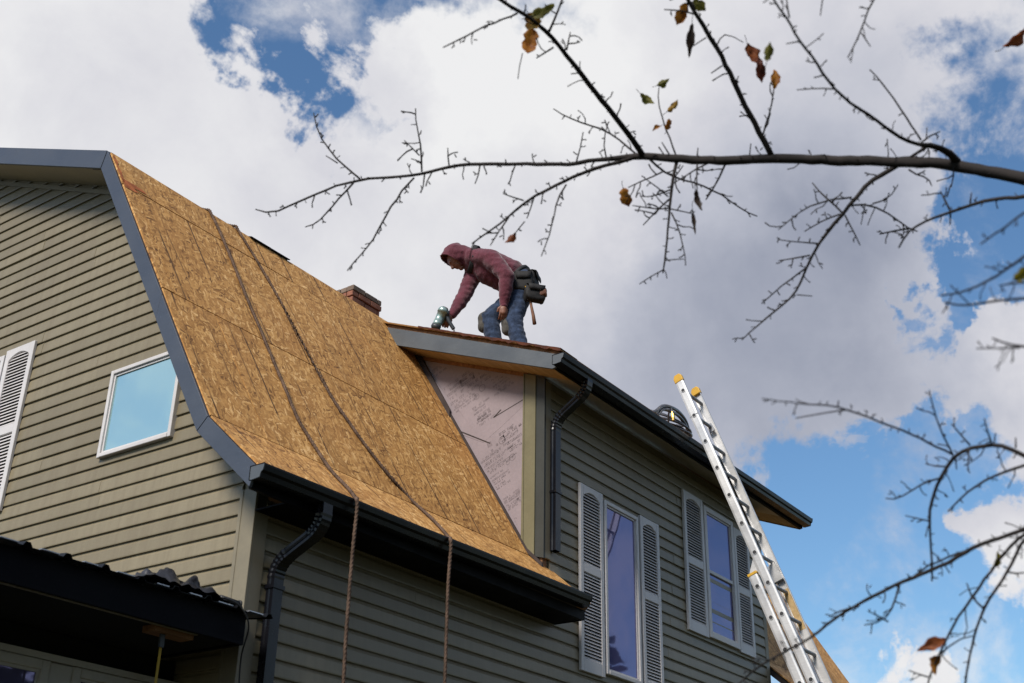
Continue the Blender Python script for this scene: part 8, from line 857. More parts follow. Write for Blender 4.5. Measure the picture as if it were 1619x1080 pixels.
([(3.398,0.095,0.825,.0107),(3.341,0.162,0.881,.0099),(3.275,0.227,0.928,.0090),(3.206,0.289,0.964,.0082),(3.139,0.351,0.988,.0073),(3.081,0.414,0.999,.0065),(3.036,0.480,0.997,.0056),(3.011,0.548,0.980,.0048),(3.011,0.620,0.947,.0039),(3.016,0.644,0.934,.0039),(3.019,0.668,0.924,.0038),(3.024,0.691,0.910,.0037),(3.029,0.710,0.895,.0036),(3.035,0.731,0.880,.0035),(3.041,0.748,0.862,.0034),(3.047,0.770,0.846,.0033),(3.054,0.787,0.828,.0032),(3.060,0.808,0.810,.0031),(3.067,0.828,0.791,.0030),(3.074,0.851,0.772,.0029),(3.081,0.868,0.752,.0028),(3.088,0.885,0.733,.0027),(3.096,0.902,0.712,.0026),(3.105,0.922,0.689,.0025),(3.113,0.937,0.667,.0025),(3.121,0.954,0.646,.0024),(3.130,0.965,0.624,.0022),(3.137,0.977,0.605,.0020)],[[(3.017,0.639,0.937,.0017),(3.003,0.655,0.940,.0017),(2.979,0.667,0.945,.0013),(2.996,0.689,0.960,.0017)],[(3.013,0.651,0.929,.0014),(3.015,0.656,0.937,.0014),(2.992,0.654,0.938,.0011),(3.028,0.662,0.958,.0015)],[(3.004,0.653,0.943,.0014),(3.004,0.647,0.949,.0014)],[(3.017,0.677,0.916,.0016),(3.018,0.677,0.913,.0016),(3.014,0.674,0.909,.0013),(3.006,0.672,0.903,.0017)],[(3.021,0.675,0.911,.0014),(3.024,0.678,0.903,.0014)],[(3.024,0.693,0.908,.0014),(3.029,0.703,0.905,.0014),(3.027,0.709,0.898,.0011),(3.015,0.715,0.889,.0015)],[(3.019,0.708,0.897,.0014),(3.013,0.714,0.901,.0014)],[(3.030,0.707,0.899,.0016),(3.023,0.705,0.893,.0016),(3.052,0.710,0.898,.0013),(3.065,0.710,0.899,.0017)],[(3.035,0.704,0.894,.0014),(3.037,0.697,0.899,.0014)],[(3.035,0.731,0.879,.0016),(3.045,0.735,0.877,.0016),(3.041,0.732,0.870,.0013),(3.043,0.731,0.866,.0017)],[(3.048,0.760,0.855,.0017),(3.053,0.761,0.853,.0018),(3.061,0.764,0.853,.0014),(3.023,0.755,0.839,.0018)],[(3.054,0.785,0.831,.0015),(3.044,0.800,0.827,.0015),(3.052,0.819,0.826,.0012),(3.025,0.827,0.810,.0015)],[(3.060,0.804,0.815,.0019),(3.057,0.803,0.811,.0019),(3.076,0.806,0.813,.0015),(3.067,0.802,0.808,.0020)],[(3.067,0.829,0.791,.0018),(3.073,0.833,0.767,.0018),(3.091,0.838,0.747,.0014),(3.077,0.845,0.722,.0019)],[(3.074,0.855,0.766,.0014),(3.078,0.862,0.768,.0014),(3.078,0.866,0.770,.0011),(3.050,0.863,0.764,.0014)],[(3.068,0.864,0.767,.0015),(3.067,0.870,0.761,.0015)],[(3.088,0.880,0.741,.0018),(3.098,0.882,0.739,.0018),(3.090,0.878,0.733,.0014),(3.120,0.885,0.736,.0019)],[(3.095,0.897,0.719,.0019),(3.097,0.897,0.715,.0019),(3.081,0.892,0.706,.0015),(3.071,0.891,0.699,.0019)],[(3.104,0.914,0.700,.0014),(3.119,0.911,0.685,.0014),(3.130,0.901,0.672,.0011),(3.166,0.897,0.666,.0015)],[(3.111,0.931,0.677,.0015),(3.101,0.931,0.673,.0015),(3.120,0.941,0.676,.0012),(3.078,0.932,0.666,.0016)],[(3.121,0.951,0.650,.0014),(3.119,0.949,0.647,.0014),(3.141,0.956,0.648,.0011),(3.139,0.955,0.645,.0014)],[(3.131,0.968,0.618,.0018),(3.134,0.971,0.613,.0018),(3.156,0.977,0.612,.0014),(3.118,0.964,0.598,.0019)],[(3.136,0.970,0.608,.0015),(3.143,0.967,0.602,.0015)]]),
([(3.398,0.095,0.825,.0110),(3.341,0.163,0.881,.0102),(3.275,0.229,0.928,.0093),(3.206,0.293,0.965,.0084),(3.139,0.357,0.989,.0076),(3.080,0.421,1.001,.0067),(3.036,0.486,0.997,.0059),(3.012,0.553,0.978,.0050),(3.014,0.622,0.940,.0041),(3.020,0.647,0.924,.0040),(3.025,0.668,0.910,.0038),(3.033,0.684,0.891,.0037),(3.040,0.699,0.872,.0036),(3.046,0.714,0.856,.0036),(3.053,0.731,0.838,.0035),(3.060,0.751,0.820,.0034),(3.066,0.770,0.802,.0033),(3.074,0.787,0.783,.0033),(3.081,0.801,0.764,.0032),(3.088,0.814,0.745,.0031),(3.096,0.826,0.725,.0030),(3.104,0.836,0.705,.0029),(3.111,0.846,0.687,.0028),(3.119,0.855,0.668,.0028),(3.127,0.865,0.648,.0027),(3.135,0.873,0.628,.0027),(3.144,0.884,0.607,.0026),(3.153,0.894,0.585,.0026)],[[(3.012,0.633,0.931,.0019),(3.021,0.634,0.929,.0019),(3.008,0.631,0.920,.0015),(2.989,0.628,0.909,.0019)],[(3.016,0.635,0.922,.0014),(3.022,0.630,0.918,.0014)],[(3.018,0.655,0.917,.0018),(3.015,0.665,0.921,.0018),(2.995,0.671,0.920,.0014),(2.972,0.677,0.915,.0019)],[(3.025,0.669,0.908,.0016),(3.025,0.666,0.898,.0016),(3.036,0.672,0.891,.0012),(3.062,0.680,0.888,.0017)],[(3.032,0.674,0.890,.0014),(3.027,0.682,0.889,.0014)],[(3.039,0.693,0.881,.0015),(3.030,0.694,0.881,.0015),(3.031,0.698,0.884,.0012),(3.056,0.708,0.894,.0016)],[(3.046,0.708,0.863,.0014),(3.041,0.711,0.863,.0014),(3.055,0.718,0.869,.0011),(3.036,0.716,0.867,.0015)],[(3.053,0.725,0.846,.0014),(3.059,0.725,0.845,.0014),(3.075,0.727,0.847,.0011),(3.033,0.715,0.834,.0015)],[(3.053,0.738,0.830,.0017),(3.064,0.737,0.829,.0017),(3.050,0.728,0.825,.0013),(3.076,0.728,0.831,.0018)],[(3.066,0.766,0.806,.0014),(3.056,0.768,0.805,.0014),(3.055,0.773,0.805,.0011),(3.040,0.774,0.800,.0014)],[(3.073,0.781,0.791,.0018),(3.072,0.784,0.790,.0018),(3.068,0.787,0.787,.0014),(3.049,0.785,0.780,.0018)],[(3.080,0.799,0.768,.0016),(3.094,0.800,0.765,.0016),(3.100,0.800,0.761,.0013),(3.098,0.795,0.756,.0017)],[(3.088,0.794,0.760,.0015),(3.094,0.793,0.753,.0015)],[(3.089,0.816,0.741,.0016),(3.077,0.834,0.730,.0016),(3.075,0.855,0.730,.0012),(3.057,0.872,0.731,.0017)],[(3.102,0.832,0.714,.0018),(3.102,0.830,0.711,.0018),(3.094,0.827,0.705,.0014),(3.088,0.824,0.701,.0019)],[(3.110,0.843,0.694,.0014),(3.105,0.847,0.694,.0014),(3.120,0.855,0.701,.0011),(3.104,0.855,0.702,.0015)],[(3.118,0.853,0.673,.0015),(3.109,0.855,0.670,.0015),(3.096,0.855,0.666,.0012),(3.111,0.864,0.669,.0015)],[(3.129,0.866,0.644,.0014),(3.126,0.868,0.641,.0014),(3.108,0.865,0.635,.0011),(3.154,0.879,0.642,.0015)],[(3.138,0.877,0.620,.0018),(3.127,0.884,0.614,.0018),(3.148,0.899,0.616,.0014),(3.158,0.911,0.614,.0019)],[(3.131,0.894,0.612,.0015),(3.134,0.896,0.603,.0015)],[(3.147,0.889,0.596,.0015),(3.149,0.885,0.596,.0015),(3.151,0.881,0.598,.0012),(3.136,0.872,0.596,.0015)],[(3.151,0.881,0.599,.0015),(3.157,0.874,0.598,.0015)]]),
([(3.048,0.712,0.855,.0025),(3.040,0.691,0.847,.0023),(3.029,0.664,0.843,.0018)],[[(3.039,0.692,0.847,.0016),(3.042,0.691,0.844,.0016),(3.039,0.689,0.841,.0013),(3.025,0.686,0.833,.0017)]]),
([(3.061,0.808,0.809,.0026),(3.054,0.814,0.845,.0016)],[]),
([(3.071,0.789,0.784,.0027),(3.062,0.798,0.796,.0026),(3.054,0.805,0.808,.0021)],[]),
([(3.105,0.918,0.693,.0024),(3.095,0.887,0.709,.0021),(3.089,0.857,0.721,.0019),(3.088,0.828,0.725,.0016)],[]),
([(3.118,0.958,0.646,.0024),(3.086,0.971,0.649,.0020),(3.056,0.982,0.653,.0015)],[[(3.092,0.964,0.647,.0015),(3.088,0.973,0.642,.0015),(3.104,0.988,0.641,.0012),(3.106,0.999,0.640,.0016)],[(3.083,0.982,0.641,.0015),(3.082,0.988,0.634,.0015)],[(3.081,0.976,0.651,.0015),(3.092,0.980,0.651,.0015),(3.075,0.977,0.646,.0012),(3.100,0.987,0.650,.0016)]]),
]
TRUNK_TOP=(3.398,0.095,1.075)
LEAVES=[
(2.570,1.797,2.641,0.0894,0.0528,100,0),
(2.502,1.741,2.653,0.0598,0.0519,60,1),
(2.510,1.708,2.678,0.0798,0.0339,-20,2),
(2.766,1.347,2.683,0.0718,0.0399,110,0),
(2.780,1.295,2.703,0.0517,0.0318,40,2),
(2.799,1.342,2.602,0.1033,0.0238,95,5),
(2.997,1.227,2.619,0.0813,0.0529,70,3),
(2.971,1.188,2.529,0.0757,0.0299,80,4),
(2.468,0.962,2.147,0.0498,0.0232,-80,2),
(3.008,1.160,2.503,0.0678,0.0259,-85,0),
(3.042,1.571,2.691,0.0453,0.0259,-25,2),
(3.026,1.626,2.635,0.0582,0.0280,40,2),
(3.079,1.557,2.610,0.0516,0.0215,-45,1),
(3.077,1.582,2.543,0.0385,0.0257,-80,0),
(3.061,1.613,2.533,0.0321,0.0150,160,0),
(3.097,1.760,2.326,0.0665,0.0408,75,0),
(2.999,2.165,2.249,0.0528,0.0242,130,3),
(3.128,1.511,2.238,0.0704,0.0207,80,5),
(3.203,1.563,2.212,0.0843,0.0126,84,5),
(3.199,0.475,2.478,0.0901,0.0338,-35,3),
(2.214,0.407,1.182,0.0359,0.0264,-40,6),
(3.080,0.923,0.715,0.0775,0.0263,160,3),
(3.113,0.931,0.673,0.0466,0.0311,120,0),
(3.033,0.732,0.881,0.0456,0.0182,100,6),
]
ROPE_A=[(5.535,6.997,5.379),(5.542,6.882,5.193),(5.536,6.743,4.968),(5.521,6.575,4.696),(5.502,6.409,4.427),(5.492,6.217,4.118),(5.478,6.031,3.817),(5.470,5.859,3.539),(5.458,5.691,3.267),(5.492,5.601,3.121),(5.529,5.522,2.994),(5.510,5.374,2.833),(5.484,5.227,2.705),(5.466,5.150,2.638)]
ROPE_B=[(5.834,6.995,5.376),(5.902,6.792,5.046),(5.958,6.567,4.683),(5.996,6.266,4.197),(6.032,5.986,3.744),(6.101,5.850,3.524),(6.178,5.734,3.337),(6.252,5.647,3.196),(6.330,5.573,3.076),(6.474,5.507,2.950),(6.472,5.322,2.788),(6.424,5.164,2.651)]

# ------------------------------------------------------------------ ropes over the roof
def smooth_path(pts, n=6):
    pts = [Vector(p) for p in pts]; out = []
    for i in range(len(pts) - 1):
        p0 = pts[max(i - 1, 0)]; p1 = pts[i]; p2 = pts[i + 1]; p3 = pts[min(i + 2, len(pts) - 1)]
        for k in range(n):
            t = k / n; out.append(0.5 * ((2 * p1) + (p2 - p0) * t + (2 * p0 - 5 * p1 + 4 * p2 - p3) * t * t + (3 * p1 - p0 - 3 * p2 + p3) * t ** 3))
    out.append(pts[-1]); return out
def rope(pts, drop_u, drop_v, label):
    p = [Vector((pts[0][0] - 0.02, KV + k * 0.25, KZ + 0.4125 * k * 0.25 + 0.022)) for k in range(6, 0, -1)] + [Vector((pts[0][0] - 0.006, KV + 0.05, KZ + 0.025)), Vector((pts[0][0] - 0.003, KV - 0.015, KZ - 0.005))] + [Vector(q) for q in pts]
    p += [Vector(((pts[-1][0] + drop_u) / 2, 5.03, 2.545)), Vector((drop_u, 4.945, 2.50)), Vector((drop_u - 0.002, drop_v, 2.44))]
    z = 2.2
    while z > GZ + 0.05: p.append(Vector((drop_u + 0.010 * math.sin(z * 2.1) + rnd.uniform(-0.003, 0.003), drop_v + 0.006 * math.sin(z * 1.3), z))); z -= 0.28
    d = smooth_path(p, 14)
    mb = MB(); mb.tube(d, 0.0115, 9, True, lobes=3, twist=75.0)
    return tag(mb.build('rope', M['rope'], None, True), label, 'rope')
rope(ROPE_A, 5.305, 4.935, 'twisted tan rope over the steep roof, the one nearer the gable, hanging past the gutter')
rope(ROPE_B, 6.235, 4.935, 'twisted brown rope over the steep roof, the one nearer the dormer, hanging past the gutter')

# ------------------------------------------------------------------ extension ladder
LP = Vector((9.8808, 5.0342, 4.9852)); LT = Vector((0, 0.3422, 0.9396)); LN = Vector((0, 0.9396, -0.3422))
lad = thing('ladder', 'aluminium extension ladder with yellow tips leaning on the dormer gutter', 'ladder', (10.07, 2.65, GZ))
def LL(u, n_, s): return Vector((u, LP.y, LP.z)) + LN * n_ + LT * s
RW = 0.041
def rail(u, sgn, off, s0, s1):
    w = RW; th = 0.003; fl = 0.026
    sec = [(0, -w), (fl, -w), (fl, -w + 0.004), (th, -w + 0.006), (th, w - 0.006), (fl, w - 0.004), (fl, w), (0, w), (-0.002, w * 0.6), (-0.002, -w * 0.6)]
    mb = MB(); mb.prism([(u + sgn * a, b + off) for a, b in sec], lambda p, d: LL(p[0], p[1], d), s0, s1); return mb.build('rail', M['alu'], lad)
U0, U1 = 9.880, 10.268
rail(U0, 1, 0, -11.3 * 0.3048, 0.150); rail(U1, -1, 0, -11.3 * 0.3048, 0.150)
BO = 0.098
rail(U0 - 0.012, 1, BO, -7.0, -6.55 * 0.3048); rail(U1 + 0.012, -1, BO, -7.0, -6.55 * 0.3048)
def rung(off, s, du):
    a, b = U0 - du - 0.004, U1 + du + 0.004
    sec = [(math.cos(t) * 0.0165, math.sin(t) * 0.0165) for t in [i * 2 * math.pi / 12 for i in range(12)]]
    sec = [(x, min(y, 0.011)) for x, y in sec]
    mb = MB(); mb.prism(sec, lambda p, d: LL(d, p[0] + off, p[1] + s), a, b); o = mb.build('rung', M['alu_dark'], lad, False)
    for u, sg in ((a, -1), (b, 1)):
        mb = MB(); mb.tube([LL(u - sg * 0.002, off, s), LL(u + sg * 0.0035, off, s)], 0.0215, 14); mb.build('rung_collar', M['alu'], o)
        mb = MB(); mb.tube([LL(u + sg * 0.003, off, s), LL(u + sg * 0.0042, off, s)], 0.0175, 12); mb.build('rung_hole', M['black_plastic'], o)  # black disc stands in for the shade inside the hollow rung
for k in range(0, 12): rung(0, -k * 0.3048, 0)
for k in range(7, 23): rung(BO, -k * 0.3048 + 0.012, 0.012)
def tip(u, sgn, off, s, h, full):
    mb = MB(); a, b = (u - sgn * 0.007, u + sgn * 0.032)
    w = RW + 0.006
    mb.prism([(-w + off, s), (w + off, s), (w + off, s + h * 0.6), (w * 0.5 + off, s + h), (-w * 0.6 + off, s + h), (-w + off, s + h * 0.7)] if full else [(-w + off, s), (w + off, s), (w + off, s + h), (-w + off, s + h)], lambda p, d: LL(d, p[0], p[1]), a, b)
    bevel(mb.build('end_cap', M['yellow'], lad), 0.006, 2)
tip(U0, 1, 0, 0.110, 0.085, True); tip(U1, -1, 0, 0.110, 0.085, True); tip(U0 - 0.012, 1, BO, -2.012, 0.028, False); tip(U1 + 0.012, -1, BO, -2.012, 0.028, False)
for u in (U0 + 0.03, U1 - 0.055):
    mb = MB(); mb.prism([(-0.04, -2.02), (0.06, -2.02), (0.13, -1.96), (0.05, -1.86), (-0.02, -1.84)], lambda p, d: LL(d, p[0], p[1]), u, u + 0.025); mb.build('rung_lock', M['alu'], lad)
    mb = MB(); mb.prism([(-0.03, -0.36), (0.03, -0.36), (0.02, -0.27), (-0.02, -0.27)], lambda p, d: LL(d, p[0], p[1]), u, u + 0.012); mb.build('guide_bracket', M['alu_dark'], lad)
mb = MB(); mb.prism([(-0.05, -0.305), (0.05, -0.305), (0.05, -0.295), (-0.05, -0.295)], lambda p, d: LL(d, p[0], p[1]), U0 - 0.004, U0 + 0.0); mb.build('rail_band', M['alu_dark'], lad)
mb = MB(); mb.prism([(-0.03, -2.5), (0.03, -2.5), (0.03, -2.1), (-0.03, -2.1)], lambda p, d: LL(d, p[0], p[1]), U1 - 0.0045, U1 - 0.0035); mb.build('sticker', M['ply'], lad)
for u in (U0 - 0.012, U1 + 0.012):
    mb = MB(); mb.prism([(BO - 0.07, -7.02), (BO + 0.07, -7.02), (BO + 0.05, -6.85), (BO - 0.05, -6.85)], lambda p, d: LL(d, p[0], p[1]), u - 0.02, u + 0.02); mb.build('foot', M['black_plastic'], lad)

# ------------------------------------------------------------------ air hose heaped on the dormer roof behind the gutter
hose = thing('air_hose', 'coiled dark grey air hose with brass fitting on the dormer roof beside the ladder', 'hose', (10.2, 5.5, dz(5.5)))
pts = []
for k in range(8 * 28):
    a = k / 28 * 2 * math.pi; t = k / 28; r = 0.30 + 0.035 * math.sin(t * 2.3) - 0.006 * t
    x = 10.28 + r * math.cos(a); y = 5.50 + r * math.sin(a); pts.append((x, y, dz(y) + 0.016 + 0.027 * t + 0.012 * math.sin(2 * a + t)))
mb = MB(); mb.tube(pts, 0.0125, 8); mb.build('coil', M['rubber'], hose, True)
for off, sc_ in ((0, 1.0), (0.045, 0.90)):
    arc = smooth_path([(9.46 + off, 5.24, dz(5.24) + 0.015), (9.60 + off, 5.20, 4.70 - off * 0.4), (9.78, 5.21, 4.825 - off * 0.8), (9.985, 5.22, 4.885 - off), (10.2, 5.25, 4.915 - off), (10.42, 5.29, 4.89 - off), (10.60 - off, 5.36, 4.79), (10.64 - off, 5.46, dz(5.46) + 0.02)], 8)
    mb = MB(); mb.tube(arc, 0.0185 * sc_, 10); mb.build('loop', M['rubber'], hose, True)
mb = MB(); mb.tube([(9.905, 5.17, 4.71), (9.905, 5.17, 4.735), (9.905, 5.17, 4.736), (9.908, 5.175, 4.775), (9.909, 5.175, 4.776), (9.91, 5.18, 4.80)], [0.015, 0.015, 0.019, 0.019, 0.012, 0.012], 8); mb.build('fitting', M['brass'], hose)
mb = MB(); mb.tube(smooth_path([(9.91, 5.18, 4.79), (9.93, 5.2, 4.85), (9.99, 5.26, 4.83), (10.05, 5.3, 4.72)], 6), 0.010, 8); mb.build('whip', M['rubber'], hose, True)

# ------------------------------------------------------------------ torn tarp, pipe offcut, cable, strap at the sunroom roof
def crumple(u0, u1, v0, v1, zb, h, seed, nu=46, nv=14):
    v = []; f = []
    for i in range(nu + 1):
        for j in range(nv + 1):
            a, b = i / nu, j / nv; u = u0 + (u1 - u0) * a; w = v0 + (v1 - v0) * b
            p = Vector((u * 9 + seed, w * 9, seed)); q = Vector((u * 22, w * 22, seed * 2))
            env = math.sin(math.pi * min(1, max(0, a))) ** 0.5 * (0.35 + 0.65 * math.sin(math.pi * b))
            z = zb + env * h * (0.35 + 0.9 * abs(noise.noise(p)) * 1.6 + 0.55 * abs(noise.noise(q)))
            v.append((u + 0.03 * noise.noise(q), w + 0.03 * noise.noise(p), z))
    for i in range(nu):
        for j in range(nv): k = i * (nv + 1) + j; f.append((k, k + 1, k + nv + 2, k + nv + 1))
    return v, f
v, f_ = crumple(3.93, 4.55, PV - 0.055, PV + 0.16, 1.712, 0.105, 2.3)
tag(mesh('tarp', v, f_, M['tarp'], None, True), 'crumpled black tarp heaped on the edge of the low metal roof', 'tarp')
mb = MB(); mb.tube([(4.50, PV - 0.02, 1.737), (4.66, PV + 0.0, 1.739)], 0.016, 10); mb.tube([(4.652, PV, 1.739), (4.662, PV, 1.739)], 0.022, 10)
tag(mb.build('pipe_offcut', M['black_plastic'], None, True), 'short black pipe lying beside the crumpled tarp on the low metal roof', 'pipe')
mb = MB(); mb.tube(smooth_path([(4.50, PV - 0.04, 1.735), (4.60, PV - 0.065, 1.71), (4.69, PV - 0.06, 1.62), (4.80, 5.25, 1.49), (4.86, 5.30, 1.30), (4.95, 5.33, 1.05), (4.96, 5.335, GZ + 0.05)], 8), 0.005, 6)
tag(mb.build('cable', M['black_plastic'], None, True), 'thin black cable running over the low black fascia and down the house corner', 'cable')
mb = MB(); mb.box(4.230, 4.246, PV + 0.09, PV + 0.093, 0.3, 1.44); 
tag(mb.build('tape_strap', M['hammer_yellow'], None), 'yellow strap hanging under the low dark soffit', 'strap')
mb = MB(); mb.box(4.224, 4.252, PV + 0.084, PV + 0.098, 1.43, 1.499)
tag(mb.build('hook', M['gun_dark'], None), 'small metal hook holding the yellow strap under the soffit', 'hook')

# ------------------------------------------------------------------ roofer
def vox(name, blobs_, voxel, mat, parent, smooth_it=6, keep=None, rough=0.0, seed=0.0, fabric=0.0):
    """one continuous surface grown round tapered limbs: blobs_ is a list of (points, radii[, squash])"""
    bm = bmesh.new()
    def ball(c, r, sc=(1, 1, 1), rot=None):
        m = Matrix.Translation(c)
        if rot is not None: m = m @ rot.to_4x4()
        m = m @ Matrix.Diagonal((r * sc[0], r * sc[1], r * sc[2], 1))
        bmesh.ops.create_icosphere(bm, subdivisions=2, radius=1.0, matrix=m)
    for bl in blobs_:
        if bl[0] == 'E': ball(Vector(bl[1]), 1.0, bl[2], bl[3] if len(bl) > 3 else None); continue
        pts, rad = bl[0], bl[1]
        for i in range(len(pts) - 1):
            a, b = Vector(pts[i]), Vector(pts[i + 1]); ra, rb_ = rad[i], rad[i + 1]; n = max(1, int((b - a).length / (min(ra, rb_) * 0.35)))
            for k in range(n + (1 if i == len(pts) - 2 else 0)):
                t = k / n; ball(a.lerp(b, t), ra + (rb_ - ra) * t)
    me = bpy.data.meshes.new(name); bm.to_mesh(me); bm.free()
    o = bpy.data.objects.new(name, me); COL.objects.link(o)
    r = o.modifiers.new('r', 'REMESH'); r.mode = 'VOXEL'; r.voxel_size = voxel
    s = o.modifiers.new('s', 'SMOOTH'); s.factor = 0.5; s.iterations = smooth_it
    dg = bpy.context.evaluated_depsgraph_get(); me2 = bpy.data.meshes.new_from_object(o.evaluated_get(dg))
    bpy.data.objects.remove(o); bpy.data.meshes.remove(me)
    if fabric:
        me2.update(); nn = [v.normal.copy() for v in me2.vertices]
        for v_, n_ in zip(me2.vertices, nn):
            p = Vector(v_.co); q = Vector((p.x * 9 + seed, p.y * 9, p.z * 24)); fold = noise.noise(q) * 0.8 + 0.25 * noise.noise(p * 30)
            v_.co = p + n_ * (fabric * (fold - 0.1))
    if keep:
        bm = bmesh.new(); bm.from_mesh(me2); bmesh.ops.delete(bm, geom=[f for f in bm.faces if not keep(f.calc_center_median())], context='FACES')
        for _ in range(10): bmesh.ops.smooth_vert(bm, verts=[v_ for v_ in bm.verts if v_.is_boundary], factor=0.5, use_axis_x=True, use_axis_y=True, use_axis_z=True)
        bm.to_mesh(me2); bm.free()
    me2.name = name
    return link(name, me2, mat, parent, True)
V3 = Vector
FW = V3((-0.575, 0.818, 0.0)); LFT = V3((-0.818, -0.575, 0.0)); UPZ = V3((0, 0, 1))
man = thing('person', 'roofer in a maroon hoodie and blue jeans bending over to nail on the dormer roof', 'person', (8.6, 6.2, dz(6.2)))
pel = V3((8.745, 6.160, 5.965)); wai = V3((8.650, 6.255, 6.075)); che = V3((8.520, 6.405, 6.150)); nek = V3((8.42, 6.538, 6.225)); hed = V3((8.335, 6.690, 6.255))
lh = pel + LFT * 0.10 + V3((-0.0, -0.0, -0.06)); rh = pel - LFT * 0.10 + V3((0, 0.02, -0.06))
lk = V3((8.55, 6.125, 5.475)); rk = V3((8.655, 6.490, 5.650))
la = V3((8.59, 6.02, dz(6.02) + 0.10)); ra = V3((8.70, 6.40, dz(6.40) + 0.10))
ls = V3((8.400, 6.300, 6.150)); le = V3((8.415, 6.115, 5.900)); lw = V3((8.438, 6.157, 5.620))
rs = V3((8.530, 6.600, 6.165)); re_ = V3((8.425, 6.622, 5.862)); rw = V3((8.275, 6.655, 5.575))
hf = (FW * 0.45 + UPZ * -0.89).normalized()         # where the face looks
hu = (FW * 0.89 + UPZ * 0.45).normalized()          # crown of the head
# hands
def hand(w, d, pal, side, curl):
    """w wrist, d pointing direction, pal palm normal, side towards the thumb"""
    d = d.normalized(); side = (side - d * side.dot(d)).normalized(); pal = d.cross(side); pal.normalize()
    out = [([w, w + d * 0.045, w + d * 0.085], [0.026, 0.032, 0.030]), ([w + d * 0.05 + side * 0.022, w + d * 0.088 + side * 0.026], [0.020, 0.015]), ([w + d * 0.05 - side * 0.022, w + d * 0.085 - side * 0.026], [0.020, 0.015])]
    for i, (sx, L) in enumerate(((0.034, 0.070), (0.0115, 0.080), (-0.0115, 0.074), (-0.033, 0.058))):
        b = w + d * 0.088 + side * sx; c1 = curl; p1 = b + (d * math.cos(c1 * 0.5) + pal * math.sin(c1 * 0.5)) * L * 0.45
        p2 = p1 + (d * math.cos(c1 * 1.3) + pal * math.sin(c1 * 1.3)) * L * 0.32; p3 = p2 + (d * math.cos(c1 * 2.0) + pal * math.sin(c1 * 2.0)) * L * 0.26
        out.append(([b, p1, p2, p3], [0.0092, 0.0086, 0.008, 0.007]))
    t0 = w + d * 0.025 + side * 0.028; t1 = t0 + (side * 0.7 + d * 0.7) * 0.035; t2 = t1 + (d * 0.9 + side * 0.15 + pal * 0.4) * 0.032
    out.append(([t0, t1, t2], [0.014, 0.0115, 0.009])); return out
gunP = V3((8.225, 6.705, 5.50))
body = [([hed + hf * 0.0, nek], [0.062, 0.060]), ('E', hed, (0.078, 0.096, 0.118), None), ('E', hed + hf * 0.055 - hu * 0.055, (0.055, 0.06, 0.055)),
        ([hed + hf * 0.095 - hu * 0.005, hed + hf * 0.118 - hu * 0.030], [0.012, 0.017]), ([hed + hf * 0.088 - hu * 0.062 + LFT * 0.02, hed + hf * 0.088 - hu * 0.062 - LFT * 0.02], [0.012, 0.012]),
        ([hed + hf * 0.078 - hu * 0.105, hed + hf * 0.05 - hu * 0.10], [0.028, 0.03]), ([hed + hf * 0.088 + hu * 0.012 + LFT * 0.036, hed + hf * 0.088 + hu * 0.012 - LFT * 0.036], [0.012, 0.012]),
        ('E', hed + LFT * 0.082 - hu * 0.01, (0.014, 0.028, 0.034)), ('E', hed - LFT * 0.082 - hu * 0.01, (0.014, 0.028, 0.034)),
        ([nek, che, wai, pel], [0.075, 0.12, 0.11, 0.11]), ([nek, ls], [0.06, 0.05]), ([nek, rs], [0.06, 0.05]), ([ls, le, lw], [0.045, 0.036, 0.027]), ([rs, re_, rw], [0.045, 0.036, 0.027]),
        ([pel, lh, lk, la], [0.09, 0.075, 0.05, 0.038]), ([pel, rh, rk, ra], [0.09, 0.075, 0.05, 0.038])]
body += hand(lw + V3((0, 0, -0.01)), V3((0.0, 0.05, -1)), None, FW * 0.9 + LFT * 0.3, 0.55)
body += hand(rw + V3((-0.008, 0.004, -0.012)), V3((-0.38, 0.30, -0.86)), None, FW + LFT * 0.2, 0.95)
vox('body', body, 0.0055, M['skin'], man, 2)
# hooded sweatshirt: torso, sleeves and hood as one garment, the hood open towards the face
back = pel.lerp(wai, 0.55)
hood_c = hed + hu * 0.004 - hf * 0.022
hd = [([nek - FW * 0.0, che, wai, back], [0.118, 0.180, 0.166, 0.155]), ([che + LFT * 0.06, wai + LFT * 0.055], [0.135, 0.12]), ([che - LFT * 0.06, wai - LFT * 0.055], [0.135, 0.12]),
      ([che + V3((0, 0, -0.05)), wai + V3((-0.02, 0.02, -0.07))], [0.15, 0.14]),
      ([nek + LFT * 0.05, ls + V3((0, 0, -0.012)), ls.lerp(le, 0.5) , le], [0.095, 0.106, 0.092, 0.080]), ([le, le.lerp(lw, 0.55), lw + V3((0, 0, 0.005))], [0.080, 0.070, 0.045]),
      ([nek - LFT * 0.05, rs + V3((0, 0, -0.02)), rs.lerp(re_, 0.5), re_], [0.095, 0.100, 0.086, 0.076]), ([re_, re_.lerp(rw, 0.5), rw], [0.076, 0.067, 0.047]),
      ([hood_c - hu * 0.03, hood_c + hu * 0.02], [0.130, 0.124]), ([hood_c - hf * 0.03 + hu * 0.02, hood_c - hf * 0.075 + hu * 0.035], [0.10, 0.062]), ([hood_c + hf * 0.03 + hu * 0.022, hood_c + hf * 0.11 + hu * 0.036], [0.118, 0.106]), ([hood_c - hu * 0.06 - hf * 0.02, nek], [0.118, 0.105])]
def keep_hood(c):
    r = c - hed; al = r.dot(hf)
    return not (al > 0.070 - 0.05 * max(0.0, -r.dot(hu)) and (r - hf * al).length < 0.16 and r.dot(hu) > -0.085 and abs(r.dot(LFT)) < 0.15)
hoodie = vox('hoodie', hd, 0.0095, M['hoodie'], man, 7, keep_hood, fabric=0.009, seed=4.0)
so = hoodie.modifiers.new('cloth', 'SOLIDIFY'); so.thickness = 0.012; so.offset = -1
